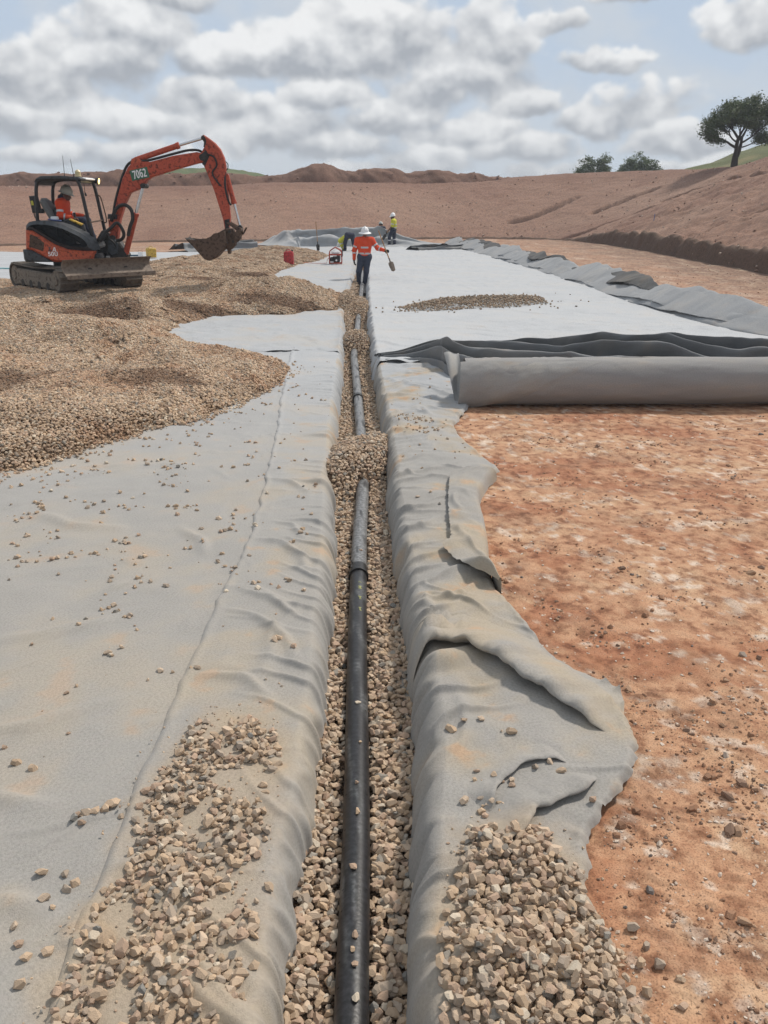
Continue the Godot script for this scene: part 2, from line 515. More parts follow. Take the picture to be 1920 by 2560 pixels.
func grit(m: StandardMaterial3D, t: Texture2D, scale: float) -> void:
	m.detail_enabled = true; m.detail_albedo = t
	m.detail_blend_mode = BaseMaterial3D.BLEND_MODE_MUL
	m.detail_uv_layer = BaseMaterial3D.DETAIL_UV_2
	m.uv2_triplanar = true; m.uv2_world_triplanar = true
	m.uv2_scale = Vector3.ONE * scale

func rock(r: RandomNumberGenerator) -> Array:  # the faces of a broken stone about 1 across: arrays of corner points
	var planes: Array[Plane] = []
	var sq := Vector3(r.randf_range(0.9, 1.3), r.randf_range(0.42, 0.8), r.randf_range(0.7, 1.0)) * 0.5
	var nplanes := r.randi_range(11, 15)
	var off := r.randf() * TAU
	for k in nplanes:
		var y := 1.0 - 2.0 * (k + 0.5) / nplanes
		var a := off + k * 2.39996 + r.randf_range(-0.5, 0.5)
		var d := (Vector3(cos(a) * sqrt(1 - y * y), y, sin(a) * sqrt(1 - y * y)) + Vector3(r.randf_range(-0.3, 0.3), r.randf_range(-0.3, 0.3), r.randf_range(-0.3, 0.3))).normalized()
		var e := Vector3(d.x / sq.x, d.y / sq.y, d.z / sq.z)
		planes.append(Plane(e.normalized(), r.randf_range(0.62, 1.0) / e.length()))
	for k in 3:
		for s in [-1, 1]:
			var d := Vector3.ZERO
			d[k] = s
			planes.append(Plane(d, sq[k] * 1.02))
	var pts := Geometry3D.compute_convex_mesh_points(planes)
	var faces := []
	for p in planes:
		var on := []
		for q in pts:
			if absf(p.distance_to(q)) < 2e-4:
				var dup := false
				for o in on:
					if (o as Vector3).distance_squared_to(q) < 1e-7: dup = true
				if not dup: on.append(q)
		if on.size() < 3: continue
		var c := Vector3.ZERO
		for q in on: c += q
		c /= on.size()
		var u: Vector3 = (on[0] - c).normalized()
		var w := p.normal.cross(u)
		on.sort_custom(func(a, b): return atan2((a - c).dot(w), (a - c).dot(u)) < atan2((b - c).dot(w), (b - c).dot(u)))
		faces.append([p.normal, on])
	return faces

func add_rock(b: MB, faces: Array, x: Transform3D) -> void:
	for f in faces:
		var n: Vector3 = (x.basis * f[0]).normalized()
		for i in range(1, f[1].size() - 1):
			b.tri(x * f[1][0], x * f[1][i], x * f[1][i + 1], n, n, n)

func spin(r: RandomNumberGenerator) -> Basis:
	if r.randf() < 0.7:  # most stones lie on a broad side
		return Basis(Vector3.UP, r.randf() * TAU) * Basis.from_euler(Vector3(r.randfn() * 0.3, 0, r.randfn() * 0.3))
	return Basis(Quaternion(Vector3(r.randfn(), r.randfn(), r.randfn()).normalized(), r.randf() * TAU))

func stone_color(r: RandomNumberGenerator) -> Color:
	var t := r.randf()
	var c: Color = M.stone_colors[0 if t < 0.28 else 1 if t < 0.48 else 2 if t < 0.65 else 3 if t < 0.78 else 4 if t < 0.82 else 5 if t < 0.94 else 6 if t < 0.948 else 7]
	var k := r.randf_range(0.82, 1.14)
	return Color(c.r * k, c.g * k, c.b * k)

func make_stones() -> void:
	var r := RandomNumberGenerator.new()
	r.seed = 5
	var shapes := []
	for k in 14:
		var f := rock(r)
		shapes.append(f)
		var b := MB.new()
		add_rock(b, f, Transform3D())
		stone_meshes.append(b.done())
	for k in 6:  # clumps: a 26 cm round of small stones, for the gravel further off
		var b := MB.new()
		for i in 72:
			var d := sqrt((i + 0.5) / 72.0) * 0.135
			var a := i * 2.39996 + k
			b.col = stone_color(r)
			var s := r.randf_range(0.026, 0.044)
			add_rock(b, shapes[r.randi() % 14], Transform3D(spin(r).scaled(Vector3.ONE * s), Vector3(cos(a) * d, r.randf_range(-0.006, 0.016), sin(a) * d)))
		clump_meshes.append(b.done())

func scatter(called: String, meshes: Array, places: Array, colors: Array, m: Material, parent: Node, kind := "stuff") -> void:  # the copies shared out over the given shapes
	for k in meshes.size():
		var sel := []
		for i in range(k, places.size(), meshes.size()): sel.append(i)
		if sel.is_empty(): continue
		var mm := MultiMesh.new()
		mm.transform_format = MultiMesh.TRANSFORM_3D
		mm.use_colors = true
		mm.mesh = meshes[k]
		mm.instance_count = sel.size()
		for i in sel.size():
			mm.set_instance_transform(i, places[sel[i]])
			mm.set_instance_color(i, colors[sel[i]])
		var o := MultiMeshInstance3D.new()
		o.name = called
		o.multimesh = mm
		o.material_override = m
		parent.add_child(o, true)
		o.set_meta("kind", kind)

# ------------------------------------------------------------------ the lines of the trench and the ground
var XL: PackedFloat32Array  # foot of the left and right trench walls, how far they lean, against the distance ahead
var XR: PackedFloat32Array
var WL: PackedFloat32Array
var WR: PackedFloat32Array
var SEAM: PackedFloat32Array
var RAG: PackedFloat32Array
var DEPTH := 0.30

func lines() -> void:
	XL = curve([Vector2(0, -0.31), Vector2(1.2, -0.29), Vector2(2.06, -0.28), Vector2(2.46, -0.265), Vector2(3.09, -0.235), Vector2(3.8, -0.22), Vector2(4.26, -0.215), Vector2(5.52, -0.235), Vector2(6.96, -0.28), Vector2(9.04, -0.31), Vector2(11.36, -0.33), Vector2(15.1, -0.36), Vector2(18.5, -0.42), Vector2(22, -0.41), Vector2(26, -0.36), Vector2(29.4, -0.30), Vector2(34, -0.3), Vector2(65, -0.3)])
	XR = curve([Vector2(0, 0.03), Vector2(1.2, 0.07), Vector2(2.05, 0.11), Vector2(2.45, 0.14), Vector2(2.94, 0.17), Vector2(3.59, 0.21), Vector2(4.25, 0.22), Vector2(5.14, 0.19), Vector2(6.4, 0.17), Vector2(8.33, 0.16), Vector2(11.64, 0.11), Vector2(15.1, 0.06), Vector2(23.1, 0.02), Vector2(30.3, 0.05), Vector2(65, 0.05)])
	WL = curve([Vector2(0, 0.06), Vector2(2, 0.065), Vector2(4.6, 0.085), Vector2(8, 0.085), Vector2(14, 0.09), Vector2(65, 0.1)])
	WR = curve([Vector2(0, 0.08), Vector2(1.8, 0.09), Vector2(2.6, 0.12), Vector2(3.2, 0.14), Vector2(4, 0.12), Vector2(5, 0.11), Vector2(8.2, 0.11), Vector2(11, 0.1), Vector2(65, 0.1)])
	SEAM = curve([Vector2(0, -0.93), Vector2(1.85, -0.93), Vector2(2.5, -0.93), Vector2(3.09, -0.92), Vector2(3.68, -0.90), Vector2(4.6, -0.87), Vector2(5.72, -0.82), Vector2(8.06, -0.89), Vector2(10.66, -1.03), Vector2(13.6, -1.15), Vector2(65, -1.2)])
	RAG = curve([Vector2(0, 0.74), Vector2(1.81, 0.74), Vector2(2.08, 0.77), Vector2(2.2, 0.75), Vector2(2.31, 0.74), Vector2(2.46, 0.78), Vector2(2.63, 0.83), Vector2(2.87, 1.0), Vector2(3.05, 1.12), Vector2(3.18, 1.165), Vector2(3.3, 1.18), Vector2(3.55, 1.12), Vector2(3.86, 0.96), Vector2(4.39, 0.85), Vector2(4.9, 0.77), Vector2(5.69, 0.83), Vector2(6.39, 0.87), Vector2(6.85, 1.0), Vector2(7.12, 1.14), Vector2(7.3, 1.12), Vector2(7.78, 1.03), Vector2(8.56, 0.91), Vector2(9.0, 0.97), Vector2(9.6, 1.15), Vector2(10.5, 1.3), Vector2(12.6, 1.5), Vector2(65, 1.5)])
	nz.big = noise(31, 0.5, 3)
	nz.mid = noise(32, 2.2, 3)
	nz.fine = noise(33, 9.0, 3)
	nz.tiny = noise(34, 30.0, 2)
	nz.stain = noise(35, 1.1, 5)
	nz.cr1 = noise(36, 1.0, 1)
	nz.cr2 = noise(37, 1.0, 1)
	nz.mask = noise(38, 0.9, 2)
	nz.wob = noise(39, 1.3, 2)

func crease(x: float, z: float, ang: float, across: float, along: float, width: float) -> float:  # long thin ridges that wander about the direction ang
	var wx: float = nz.big.get_noise_2d(x * 0.8 + 5, z * 0.8) * 0.5
	var wz: float = nz.big.get_noise_2d(x * 0.8 + 55, z * 0.8) * 0.5
	return straight_crease(x + wx, z + wz, ang, across, along, width)

func straight_crease(x: float, z: float, ang: float, across: float, along: float, width: float) -> float:
	var ca := cos(ang)
	var sa := sin(ang)
	var u := x * ca + z * sa
	var w := -x * sa + z * ca
	var q: float = absf(nz.cr1.get_noise_2d(u * along, w * across))
	var r := maxf(0.0, 1.0 - q / width)
	return r * r * (1.6 - 0.6 * r)

func ground_y(x: float, z: float) -> float:
	var d := -z
	var y: float = nz.big.get_noise_2d(x * 0.7, z * 0.7) * 0.03 - 0.05
	y += nz.mid.get_noise_2d(x, z) * 0.014 + nz.fine.get_noise_2d(x, z) * 0.006
	var e := minf(x - (at(XL, d) - 0.16), (at(XR, d) + 0.2) - x)
	if d < 60.0 and e > -0.1: y = lerpf(y - 0.02, -0.5, smoothstep(-0.1, 0.12, e))
	return y

func terrain() -> void:
	# the floor of the pit
	var xs := PackedFloat32Array()
	for q in [[-70, -24, 2.0], [-24, -1.4, 0.8], [-1.4, 0.5, 0.08], [0.5, 3.2, 0.018], [3.2, 7.0, 0.04], [7.0, 16.0, 0.12], [16.0, 30.0, 1.0]]:
		var a: float = q[0]
		while a < q[1] - 1e-6:
			xs.append(a)
			a += q[2]
	xs.append(30.0)
	var zs := spaced(1.3, 62.0, 0.0065, 0.012, 0.4)
	var p := PackedVector3Array()
	var c := PackedColorArray()
	for d in zs:
		for x in xs:
			var y := ground_y(x, -d)
			if x > 0.6:
				var cl: float = nz.mask.get_noise_2d(x * 1.6, d * 1.6)
				y += maxf(0.0, nz.fine.get_noise_2d(x * 2.3 + 9, d * 2.3) - 0.12) * 0.028 * smoothstep(-0.2, 0.4, cl) + nz.tiny.get_noise_2d(x, d) * 0.003
			p.append(Vector3(x, y, -d))
			c.append(clay_color(x, -d))
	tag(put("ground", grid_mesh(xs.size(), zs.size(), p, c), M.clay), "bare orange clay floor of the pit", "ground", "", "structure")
	# clods and broken bits on the clay
	var r := RandomNumberGenerator.new()
	r.seed = 91
	var pl := []
	var co := []
	var lump := noise(41, 1.5, 3)
	var tries := 0
	while pl.size() < 13000 and tries < 200000:
		tries += 1
		var d := 1.5 * pow(22.0, r.randf())
		var x := r.randf_range(0.7, 0.62 * d + 0.8)
		if x < at(RAG, d) + 0.03 or (d > 9.4 and x < 7.4 and d < 33 - (x - 5.8) * 8.0) or x > 13.2: continue
		var g := smoothstep(-0.05, 0.5, lump.get_noise_2d(x, d * 0.8) + 0.35 * smoothstep(2.0, 3.4, x - d * 0.22) * smoothstep(9.0, 3.0, d))
		if r.randf() > 0.08 + g: continue
		var s := (0.004 + 0.017 * pow(r.randf(), 4.0)) * (1.0 + d * 0.07) * 0.85
		if r.randf() < 0.012: s = r.randf_range(0.03, 0.055)
		pl.append(Transform3D(spin(r).scaled(Vector3.ONE * s), Vector3(x, ground_y(x, -d) + s * 0.12, -d)))
		var t := r.randf()
		var k := r.randf_range(0.75, 1.15)
		var col := Color(0.40, 0.22, 0.13) if t < 0.42 else Color(0.30, 0.19, 0.13) if t < 0.62 else Color(0.52, 0.33, 0.21) if t < 0.84 else Color(0.70, 0.58, 0.47) if t < 0.965 else Color(0.22, 0.19, 0.17)
		co.append(Color(col.r * k, col.g * k, col.b * k))
	var cl := thing("clay_rubble", Vector3.ZERO, "clods and small stones strewn over the bare orange clay on the right", "rubble", "", "stuff")
	scatter("clod", stone_meshes.slice(0, 5), pl, co, M.stone_mix, cl)
	pl = []
	co = []
	tries = 0
	while pl.size() < 2600 and tries < 90000:  # chalky flakes where the ground is pale
		tries += 1
		var d := 1.6 * pow(9.0, r.randf())
		var x := r.randf_range(0.75, 0.6 * d + 0.7)
		if x < at(RAG, d) + 0.03 or d > 9.4 or r.randf() > 0.1 + 0.9 * smoothstep(0.12, 0.4, nz.stain.get_noise_2d(x * 3.1 + 90, -d * 3.1) * 0.7 + nz.fine.get_noise_2d(x * 0.7 + 5, -d * 0.9) * 0.6): continue
		var s := 0.005 + 0.022 * pow(r.randf(), 3.0) * (0.7 + d * 0.06)
		pl.append(Transform3D(Basis(Vector3.UP, r.randf() * TAU) * Basis.from_euler(Vector3(r.randfn() * 0.2, 0, r.randfn() * 0.2)) * Basis.from_scale(Vector3(s, s * 0.45, s)), Vector3(x, ground_y(x, -d) + s * 0.05, -d)))
		co.append(Color(0.74, 0.64, 0.54).lerp(Color(0.58, 0.38, 0.25), r.randf() * r.randf()))
	scatter("flake", stone_meshes.slice(5, 8), pl, co, M.stone_mix, cl)
	banks()

func clay_color(x: float, z: float) -> Color:
	var d := -z
	var a: float = nz.stain.get_noise_2d(x * 0.55, z * 0.8)
	var b: float = nz.stain.get_noise_2d(x * 1.9 + 40, z * 2.6)
	var e: float = nz.fine.get_noise_2d(x * 0.7 + 5, z * 0.9)
	var f: float = nz.stain.get_noise_2d(x * 3.1 + 90, z * 3.1)
	var c := Color(0.56, 0.335, 0.205)
	c = c.lerp(Color(0.44, 0.215, 0.118), smoothstep(0.0, 0.4, -a + b * 0.5 + f * 0.3))
	c = c.lerp(Color(0.60, 0.41, 0.265), smoothstep(0.0, 0.42, a * 0.6 + b * 0.6 + f * 0.4) * 0.8)
	c = c.lerp(Color(0.78, 0.68, 0.58), smoothstep(0.27, 0.36, f * 0.7 + e * 0.6 + a * 0.3) * 0.75)
	c = c.lerp(Color(0.30, 0.185, 0.12), smoothstep(0.16, 0.5, nz.mask.get_noise_2d(x * 1.6 + 70, z * 2.0) + e * 0.5 + f * 0.4) * 0.38)
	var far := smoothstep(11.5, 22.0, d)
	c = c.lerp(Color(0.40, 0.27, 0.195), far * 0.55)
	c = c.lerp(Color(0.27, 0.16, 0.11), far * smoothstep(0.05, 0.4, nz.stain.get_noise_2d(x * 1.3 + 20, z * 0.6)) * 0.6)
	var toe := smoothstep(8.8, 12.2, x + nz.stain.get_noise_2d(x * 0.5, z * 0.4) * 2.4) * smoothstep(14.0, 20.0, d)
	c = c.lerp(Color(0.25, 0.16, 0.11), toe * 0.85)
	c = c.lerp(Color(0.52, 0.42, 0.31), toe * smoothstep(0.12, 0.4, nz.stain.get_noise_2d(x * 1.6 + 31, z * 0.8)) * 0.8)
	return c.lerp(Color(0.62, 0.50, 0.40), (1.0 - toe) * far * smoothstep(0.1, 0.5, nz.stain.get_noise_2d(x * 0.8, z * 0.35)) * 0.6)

const TOE := [12.4, 14.0, 12.6, -10.0, 12.75, -22.0, 12.87, -28.5, 13.0, -35.4, 13.1, -43.0, 12.6, -50.0, 10.6, -54.6, 6.0, -55.6, 0.0, -54.2, -5.0, -52.6, -12.7, -51.3, -18.8, -47.4, -30.0, -43.0, -48.0, -38.0, -72.0, -34.0]

func banks() -> void:
	var toe := V2(TOE)
	var line := PackedVector2Array()
	for i in toe.size() - 1:
		var n := int(toe[i].distance_to(toe[i + 1]) / (0.13 if toe[i].x > 5.0 and toe[i].y < -42.0 else 0.24 if toe[i].y < -20.0 and toe[i].x > 5.0 else 0.4)) + 1
		for k in n:
			line.append(toe[i].cubic_interpolate(toe[i + 1], toe[maxi(i - 1, 0)], toe[mini(i + 2, toe.size() - 1)], k / float(n)))
	var outs := PackedVector2Array()
	for i in line.size():
		var e := (line[mini(i + 10, line.size() - 1)] - line[maxi(i - 10, 0)]).normalized()
		outs.append(Vector2(-e.y, e.x))
	var ds := PackedFloat32Array([-0.25, -0.1, 0.0, 0.05, 0.1, 0.16, 0.24, 0.36, 0.5])
	var d := 0.6
	while d < 13.0:
		ds.append(d)
		d += 0.14
	for q in [14.0, 15.5, 17.5, 20.0, 24.0, 30.0]: ds.append(q)
	var nb := noise(51, 0.25, 5)
	var ns := noise(52, 1.4, 4)
	var nm := noise(53, 0.06, 3)
	var gul := [V2([10.7, -54.2, 11.6, -53.8, 13.0, -53.4, 14.1, -53.3, 15.3, -52.9, 16.3, -52.4, 17.5, -51.4]), V2([12.8, -38.6, 13.8, -37.5, 14.4, -37.6, 15.3, -37.4, 16.3, -36.7, 18.0, -35.2]), V2([14.2, -56.6, 15.2, -56.9, 16.5, -57.0, 18.1, -57.0]), V2([17.3, -52.6, 18.1, -51.3, 18.9, -47.8, 19.6, -44.9, 20.2, -42.0]), V2([9.3, -57.9, 11.4, -58.7, 13.9, -60.0])]
	var p := PackedVector3Array()
	var c := PackedColorArray()
	for dd in ds:
		for i in line.size():
			var q := line[i] + outs[i] * dd
			var z := line[i].y
			var side := smoothstep(-54.0, -47.0, z) * smoothstep(0.0, 6.0, line[i].x)  # 1 along the right bank
			var top := lerpf(3.35, 4.9, side) + 0.75 * exp(-pow((line[i].x - 11.0) / 3.0, 2.0)) * (1 - side) - 0.35 * smoothstep(0.0, -14.0, line[i].x)
			var cut := lerpf(0.18, 0.80, side) * (1.0 + 0.3 * ns.get_noise_2d(q.x * 0.4, q.y * 0.4))
			var slope := lerpf(0.40, 0.46, side)
			var wig := ns.get_noise_2d(q.x * 1.3, q.y * 1.3)
			var y: float
			if dd < 0.5:
				y = -0.12 + cut * smoothstep(-0.05 + wig * 0.06, 0.3 + wig * 0.1, dd) + 0.05 * wig
			else:
				var run := (dd - 0.5) * slope + cut - 0.12
				y = -log(exp(-run * 4.0) + exp(-top * 4.0)) / 4.0
			y += nb.get_noise_2d(q.x, q.y) * 0.07 * smoothstep(0.5, 3.0, dd) + wig * 0.035 + ns.get_noise_2d(q.x * 3.5, q.y * 3.5) * 0.03
			if dd > 12.0: y += (dd - 12.0) * 0.0
			var ruts := 0.0
			for g in gul:
				var s := line_sd(q + Vector2(wig, nb.get_noise_2d(q.y, q.x)) * 0.12, g)
				ruts = maxf(ruts, (1.0 - smoothstep(0.06, 0.32, absf(s.x))) * (1.0 - 0.45 * s.y) * (0.95 + 0.6 * nb.get_noise_2d(q.x * 4.0, q.y * 4.0)))
			y -= ruts * 0.4 * smoothstep(0.0, 0.5, dd)
			p.append(Vector3(q.x, y, q.y))
			var base := Color(0.385, 0.238, 0.175).lerp(Color(0.375, 0.228, 0.165), side)
			base *= 1.0 + 0.16 * ns.get_noise_2d(q.x * 2.6, q.y * 2.6 + y * 3.0) + 0.10 * ns.get_noise_2d(q.x * 0.5, y * 4.0)
			base = base.lerp(Color(0.30, 0.165, 0.12), smoothstep(0.05, 0.45, nb.get_noise_2d(q.x * 0.7 + 30, q.y * 0.7)) * 0.55)
			base = base.lerp(Color(0.44, 0.295, 0.22), smoothstep(0.1, 0.5, nm.get_noise_2d(q.x, q.y)) * 0.5)
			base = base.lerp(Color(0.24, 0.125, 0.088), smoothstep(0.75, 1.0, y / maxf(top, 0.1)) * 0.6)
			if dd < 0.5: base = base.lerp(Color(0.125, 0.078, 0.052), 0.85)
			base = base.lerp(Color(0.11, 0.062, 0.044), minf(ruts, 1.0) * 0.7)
			base.a = 1.0
			c.append(base)
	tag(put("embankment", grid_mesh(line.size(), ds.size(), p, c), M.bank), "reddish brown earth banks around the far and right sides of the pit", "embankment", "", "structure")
	# small stones on the slopes
	var r := RandomNumberGenerator.new()
	r.seed = 14
	var pl := []
	var co := []
	for k in 9000:
		var id := r.randi() % p.size()
		var v := p[id]
		if v.z > -20.0 or v.x < -30.0: continue
		var s := 0.025 + 0.10 * pow(r.randf(), 5.0)
		pl.append(Transform3D(spin(r).scaled(Vector3.ONE * s), v + Vector3(r.randf_range(-0.2, 0.2), s * 0.1, r.randf_range(-0.1, 0.1))))
		co.append(Color(0.56, 0.45, 0.37) if r.randf() < 0.3 else Color(0.34, 0.21, 0.15) * r.randf_range(0.7, 1.1))
	var cl := thing("bank_rubble", Vector3.ZERO, "small stones and clods lying on the earth banks", "rubble", "", "stuff")
	scatter("clod", stone_meshes.slice(0, 3), pl, co, M.stone_mix, cl)
	# spoil heaps along the far crest
	heap_ridge("spoil_heap", "long lumpy heap of brown spoil along the far crest", [-46, 21.5], -66.3, 3.0, func(x): return 3.95 + 0.55 * exp(-pow((x + 3.2) / 1.6, 2.0)) - 0.22 * exp(-pow((x + 11.0) / 3.0, 2.0)) + 0.30 * exp(-pow((x - 0.6) / 2.0, 2.0)) + 0.22 * exp(-pow((x - 5.5) / 2.6, 2.0)) + 0.15 * exp(-pow((x + 18.0) / 6.0, 2.0)) - 0.42 * smoothstep(7.0, 11.0, x) - 0.9 * smoothstep(12.0, 20.0, x) - 0.22 * exp(-pow((x - 3.0) / 0.6, 2.0)) + 0.18 * exp(-pow((x + 9.5) / 2.5, 2.0)), Color(0.255, 0.148, 0.108), M.bank, 61, 0.36)
	heap_ridge("grass_hill", "low green hill behind the spoil on the left", [-130, 30], -128.0, 22.0, func(x): return 2.0 + 3.5 * exp(-pow((x + 20.0) / 14.0, 2.0)) + 3.4 * exp(-pow((x + 62.0) / 34.0, 2.0)), Color(0.105, 0.15, 0.055), M.grass, 62, 0.5)
	heap_ridge("grass_hill", "grassy slope climbing behind the lone tree on the right", [14, 90], -82.0, 16.0, func(x): return 2.6 + 7.2 * smoothstep(17.0, 50.0, x) + 2.5 * smoothstep(50.0, 90.0, x), Color(0.135, 0.16, 0.06), M.grass, 63, 0.35)
	# the land beyond
	var b := MB.new()
	b.col = Color(0.16, 0.17, 0.075)
	b.quad(Vector3(-1600, -0.9, 600), Vector3(1600, -0.9, 600), Vector3(1600, -0.9, -2400), Vector3(-1600, -0.9, -2400), Vector3.UP)
	tag(part("land", b, M.grass, self), "flat grassy land beyond the pit", "land", "", "structure")

func heap_ridge(called: String, label: String, xr: Array, zc: float, half: float, top: Callable, col: Color, m: Material, seed_: int, rough: float) -> void:
	var n1 := noise(seed_, 0.16, 5)
	var n2 := noise(seed_ + 100, 0.55, 7, FastNoiseLite.TYPE_SIMPLEX_SMOOTH, 0.6)
	var nx := int((xr[1] - xr[0]) / (0.22 if half < 5 else 0.8))
	var nv := 44
	var p := PackedVector3Array()
	var c := PackedColorArray()
	for j in nv:
		var t := j / (nv - 1.0) * 2.0 - 1.0
		for i in nx:
			var x: float = lerpf(xr[0], xr[1], i / (nx - 1.0))
			var z := zc - t * half
			var s := cos(t * PI * 0.5)
			var ends := smoothstep(0.0, 4.0, x - xr[0]) * smoothstep(0.0, 2.0, xr[1] - x)
			var y: float = -0.6 + (top.call(x) + 0.6) * (pow(s, 0.7)) * ends
			y += (n1.get_noise_2d(x, z) * rough + n2.get_noise_2d(x, z) * rough * 0.6) * ends * s
			p.append(Vector3(x, y, z + n2.get_noise_2d(x + 50, z) * 0.3))
			var k: float = 1.0 + n2.get_noise_2d(x * 0.8, z) * 0.3
			var q := Color(col.r * k, col.g * k, col.b * k)
			if m == M.grass: q = q.lerp(Color(0.30, 0.25, 0.12), smoothstep(0.1, 0.5, n1.get_noise_2d(x * 1.5 + 9, z * 1.5)) * 0.6)
			c.append(q)
	if called == "spoil_heap":
		var r := RandomNumberGenerator.new()
		r.seed = 62
		var pl := []
		var co := []
		for k in 1100:
			var v := p[r.randi() % p.size()]
			if v.y < 2.6: continue
			var s := 0.05 + 0.2 * pow(r.randf(), 4.0)
			pl.append(Transform3D(spin(r).scaled(Vector3.ONE * s), v + Vector3(r.randf_range(-0.1, 0.1), s * 0.05, 0)))
			co.append(Color(0.22, 0.125, 0.09) * r.randf_range(0.7, 1.3))
		scatter("clod", stone_meshes.slice(0, 3), pl, co, M.stone_mix, thing("spoil_rubble", Vector3.ZERO, "clods of earth lying on the far spoil heap", "rubble", "", "stuff"))
	tag(put(called, grid_mesh(nx, nv, p, c), m), label, "hill" if called == "grass_hill" else "spoil heap", "", "structure")

# ------------------------------------------------------------------ geotextile
func fl(x: float, z: float) -> float:  # how high the laid fabric lies over flat ground
	var y: float = nz.big.get_noise_2d(x * 0.9 + 11, z * 0.9) * 0.022 + nz.mid.get_noise_2d(x * 0.7, z * 0.5 + 20) * 0.007
	var k: float = smoothstep(-0.35, 0.45, nz.mask.get_noise_2d(x * 0.8, z * 0.8))
	if z > -7.5: y += soft_folds(x, z)
	y += crease(x * 1.0, z, -0.4, 1.3, 0.6, 0.14) * 0.018 * k * k
	y += crease(x + 31, z, -0.25, 2.4, 0.5, 0.14) * 0.012 * smoothstep(0.1, 0.6, nz.mask.get_noise_2d(x * 1.3 + 50, z * 1.3))
	y += crease(x + 11, z + 7, -0.95, 4.0, 1.0, 0.2) * 0.004
	return y

const SOFT := [
	[[-1.75, -2.75, -1.45, -2.85, -1.15, -2.78], 0.022, 0.05], [[-1.9, -3.25, -1.5, -3.35, -1.1, -3.6], 0.018, 0.05], [[-1.5, -2.2, -1.2, -2.32, -1.0, -2.28], 0.02, 0.045], [[-2.2, -4.1, -1.7, -4.25, -1.2, -4.6], 0.016, 0.05],
	[[-0.82, -4.5, -0.6, -4.35, -0.42, -4.1, -0.33, -3.8], 0.022, 0.03], [[-0.78, -4.75, -0.55, -4.6, -0.38, -4.3], 0.018, 0.025], [[-0.80, -5.6, -0.58, -5.5, -0.40, -5.2, -0.36, -4.9], 0.024, 0.03], [[-0.70, -5.95, -0.52, -5.82, -0.4, -5.55], 0.018, 0.025], [[-0.85, -6.9, -0.6, -6.8, -0.44, -6.5], 0.02, 0.03],
	[[-0.86, -3.75, -0.62, -3.72, -0.42, -3.5], 0.018, 0.03], [[-1.35, -5.9, -1.15, -5.6, -1.05, -5.3], 0.02, 0.04], [[-2.6, -6.2, -2.1, -5.9, -1.7, -5.85], 0.022, 0.05], [[-0.9, -2.46, -0.7, -2.42, -0.5, -2.25], 0.02, 0.03]]
var soft := []

func soft_folds(x: float, z: float) -> float:
	if soft.is_empty():
		for q in SOFT:
			var l := V2(q[0])
			var box := Rect2(l[0], Vector2.ZERO)
			for p in l: box = box.expand(p)
			soft.append([l, q[1], q[2], box.grow(0.25)])
	var y := 0.0
	var p := Vector2(x, z)
	for q in soft:
		if not q[3].has_point(p): continue
		var s := line_sd(p + Vector2(nz.mid.get_noise_2d(x, z), nz.mid.get_noise_2d(z, x)) * 0.03, q[0])
		y += 1.5 * q[1] * sin(PI * s.y) * exp(-pow(s.x / q[2] * (1.6 if s.x < 0 else 0.8), 2.0))
	return y

const PILE_L := [-0.95, -1.5, -0.93, -1.98, -0.92, -2.2, -0.85, -2.52, -0.88, -2.79, -0.80, -3.22, -0.72, -3.44, -0.49, -3.36, -0.38, -3.21, -0.36, -2.9, -0.37, -2.63, -0.385, -2.4, -0.36, -2.19, -0.365, -2.01, -0.385, -1.5]
const PILE_R := [0.2, -1.5, 0.21, -2.09, 0.28, -2.38, 0.35, -2.62, 0.55, -2.66, 0.67, -2.61, 0.73, -2.37, 0.74, -2.19, 0.78, -2.08, 0.79, -1.91, 0.80, -1.5]
var pile_l := V2(PILE_L)
var pile_r := V2(PILE_R)

func fab(x: float, z: float, base: Color, dust: float) -> Color:
	var c := fab_plain(x, z, base, dust)
	if z > -3.75 and z < 0.0 and absf(x) < 1.25:
		var sd: float = poly_sd(Vector2(x, z), pile_l if x < 0 else pile_r) + nz.mid.get_noise_2d(x * 3, z * 3) * 0.06
		c = c.lerp(Color(0.42, 0.325, 0.22), 0.55 * smoothstep(-0.12, 0.06, sd))
	return c

func fab_plain(x: float, z: float, base: Color, dust: float) -> Color:
	var a: float = nz.stain.get_noise_2d(x * 0.6, z * 0.6 + 12)
	var b: float = nz.stain.get_noise_2d(x * 2.1 + 17, z * 2.1)
	var c := base * (1.0 + a * 0.10 + b * 0.07)
	c = c.lerp(Color(0.40, 0.335, 0.245), clampf(smoothstep(-0.2, 0.5, a + b * 0.5) * dust, 0, 1))
	c = c.lerp(Color(0.48, 0.31, 0.19), smoothstep(0.36, 0.6, b + a * 0.3) * dust * 0.8)
	c.a = 1.0
	return c

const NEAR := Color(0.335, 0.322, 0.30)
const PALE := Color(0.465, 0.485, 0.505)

func wall_point(side: float, d: float, t: float) -> Vector3:  # t from 0 at the brink to 1 at the foot, then under the gravel
	var w := at(WL if side < 0 else WR, d)
	var foot: float = at(XL if side < 0 else XR, d) + nz.wob.get_noise_2d(d * 1.1, side * 7.0) * 0.022
	var a := minf(t, 1.0) * PI * 0.5
	var s := sin(a)
	return Vector3(foot + side * w * (1.0 - s), -DEPTH * (1.0 - cos(a)) - maxf(t - 1.0, 0) * 0.15, -d)

func rows_near(a: float, b: float) -> PackedFloat32Array:
	return spaced(a, b, 0.0018, 0.0085, 0.25)

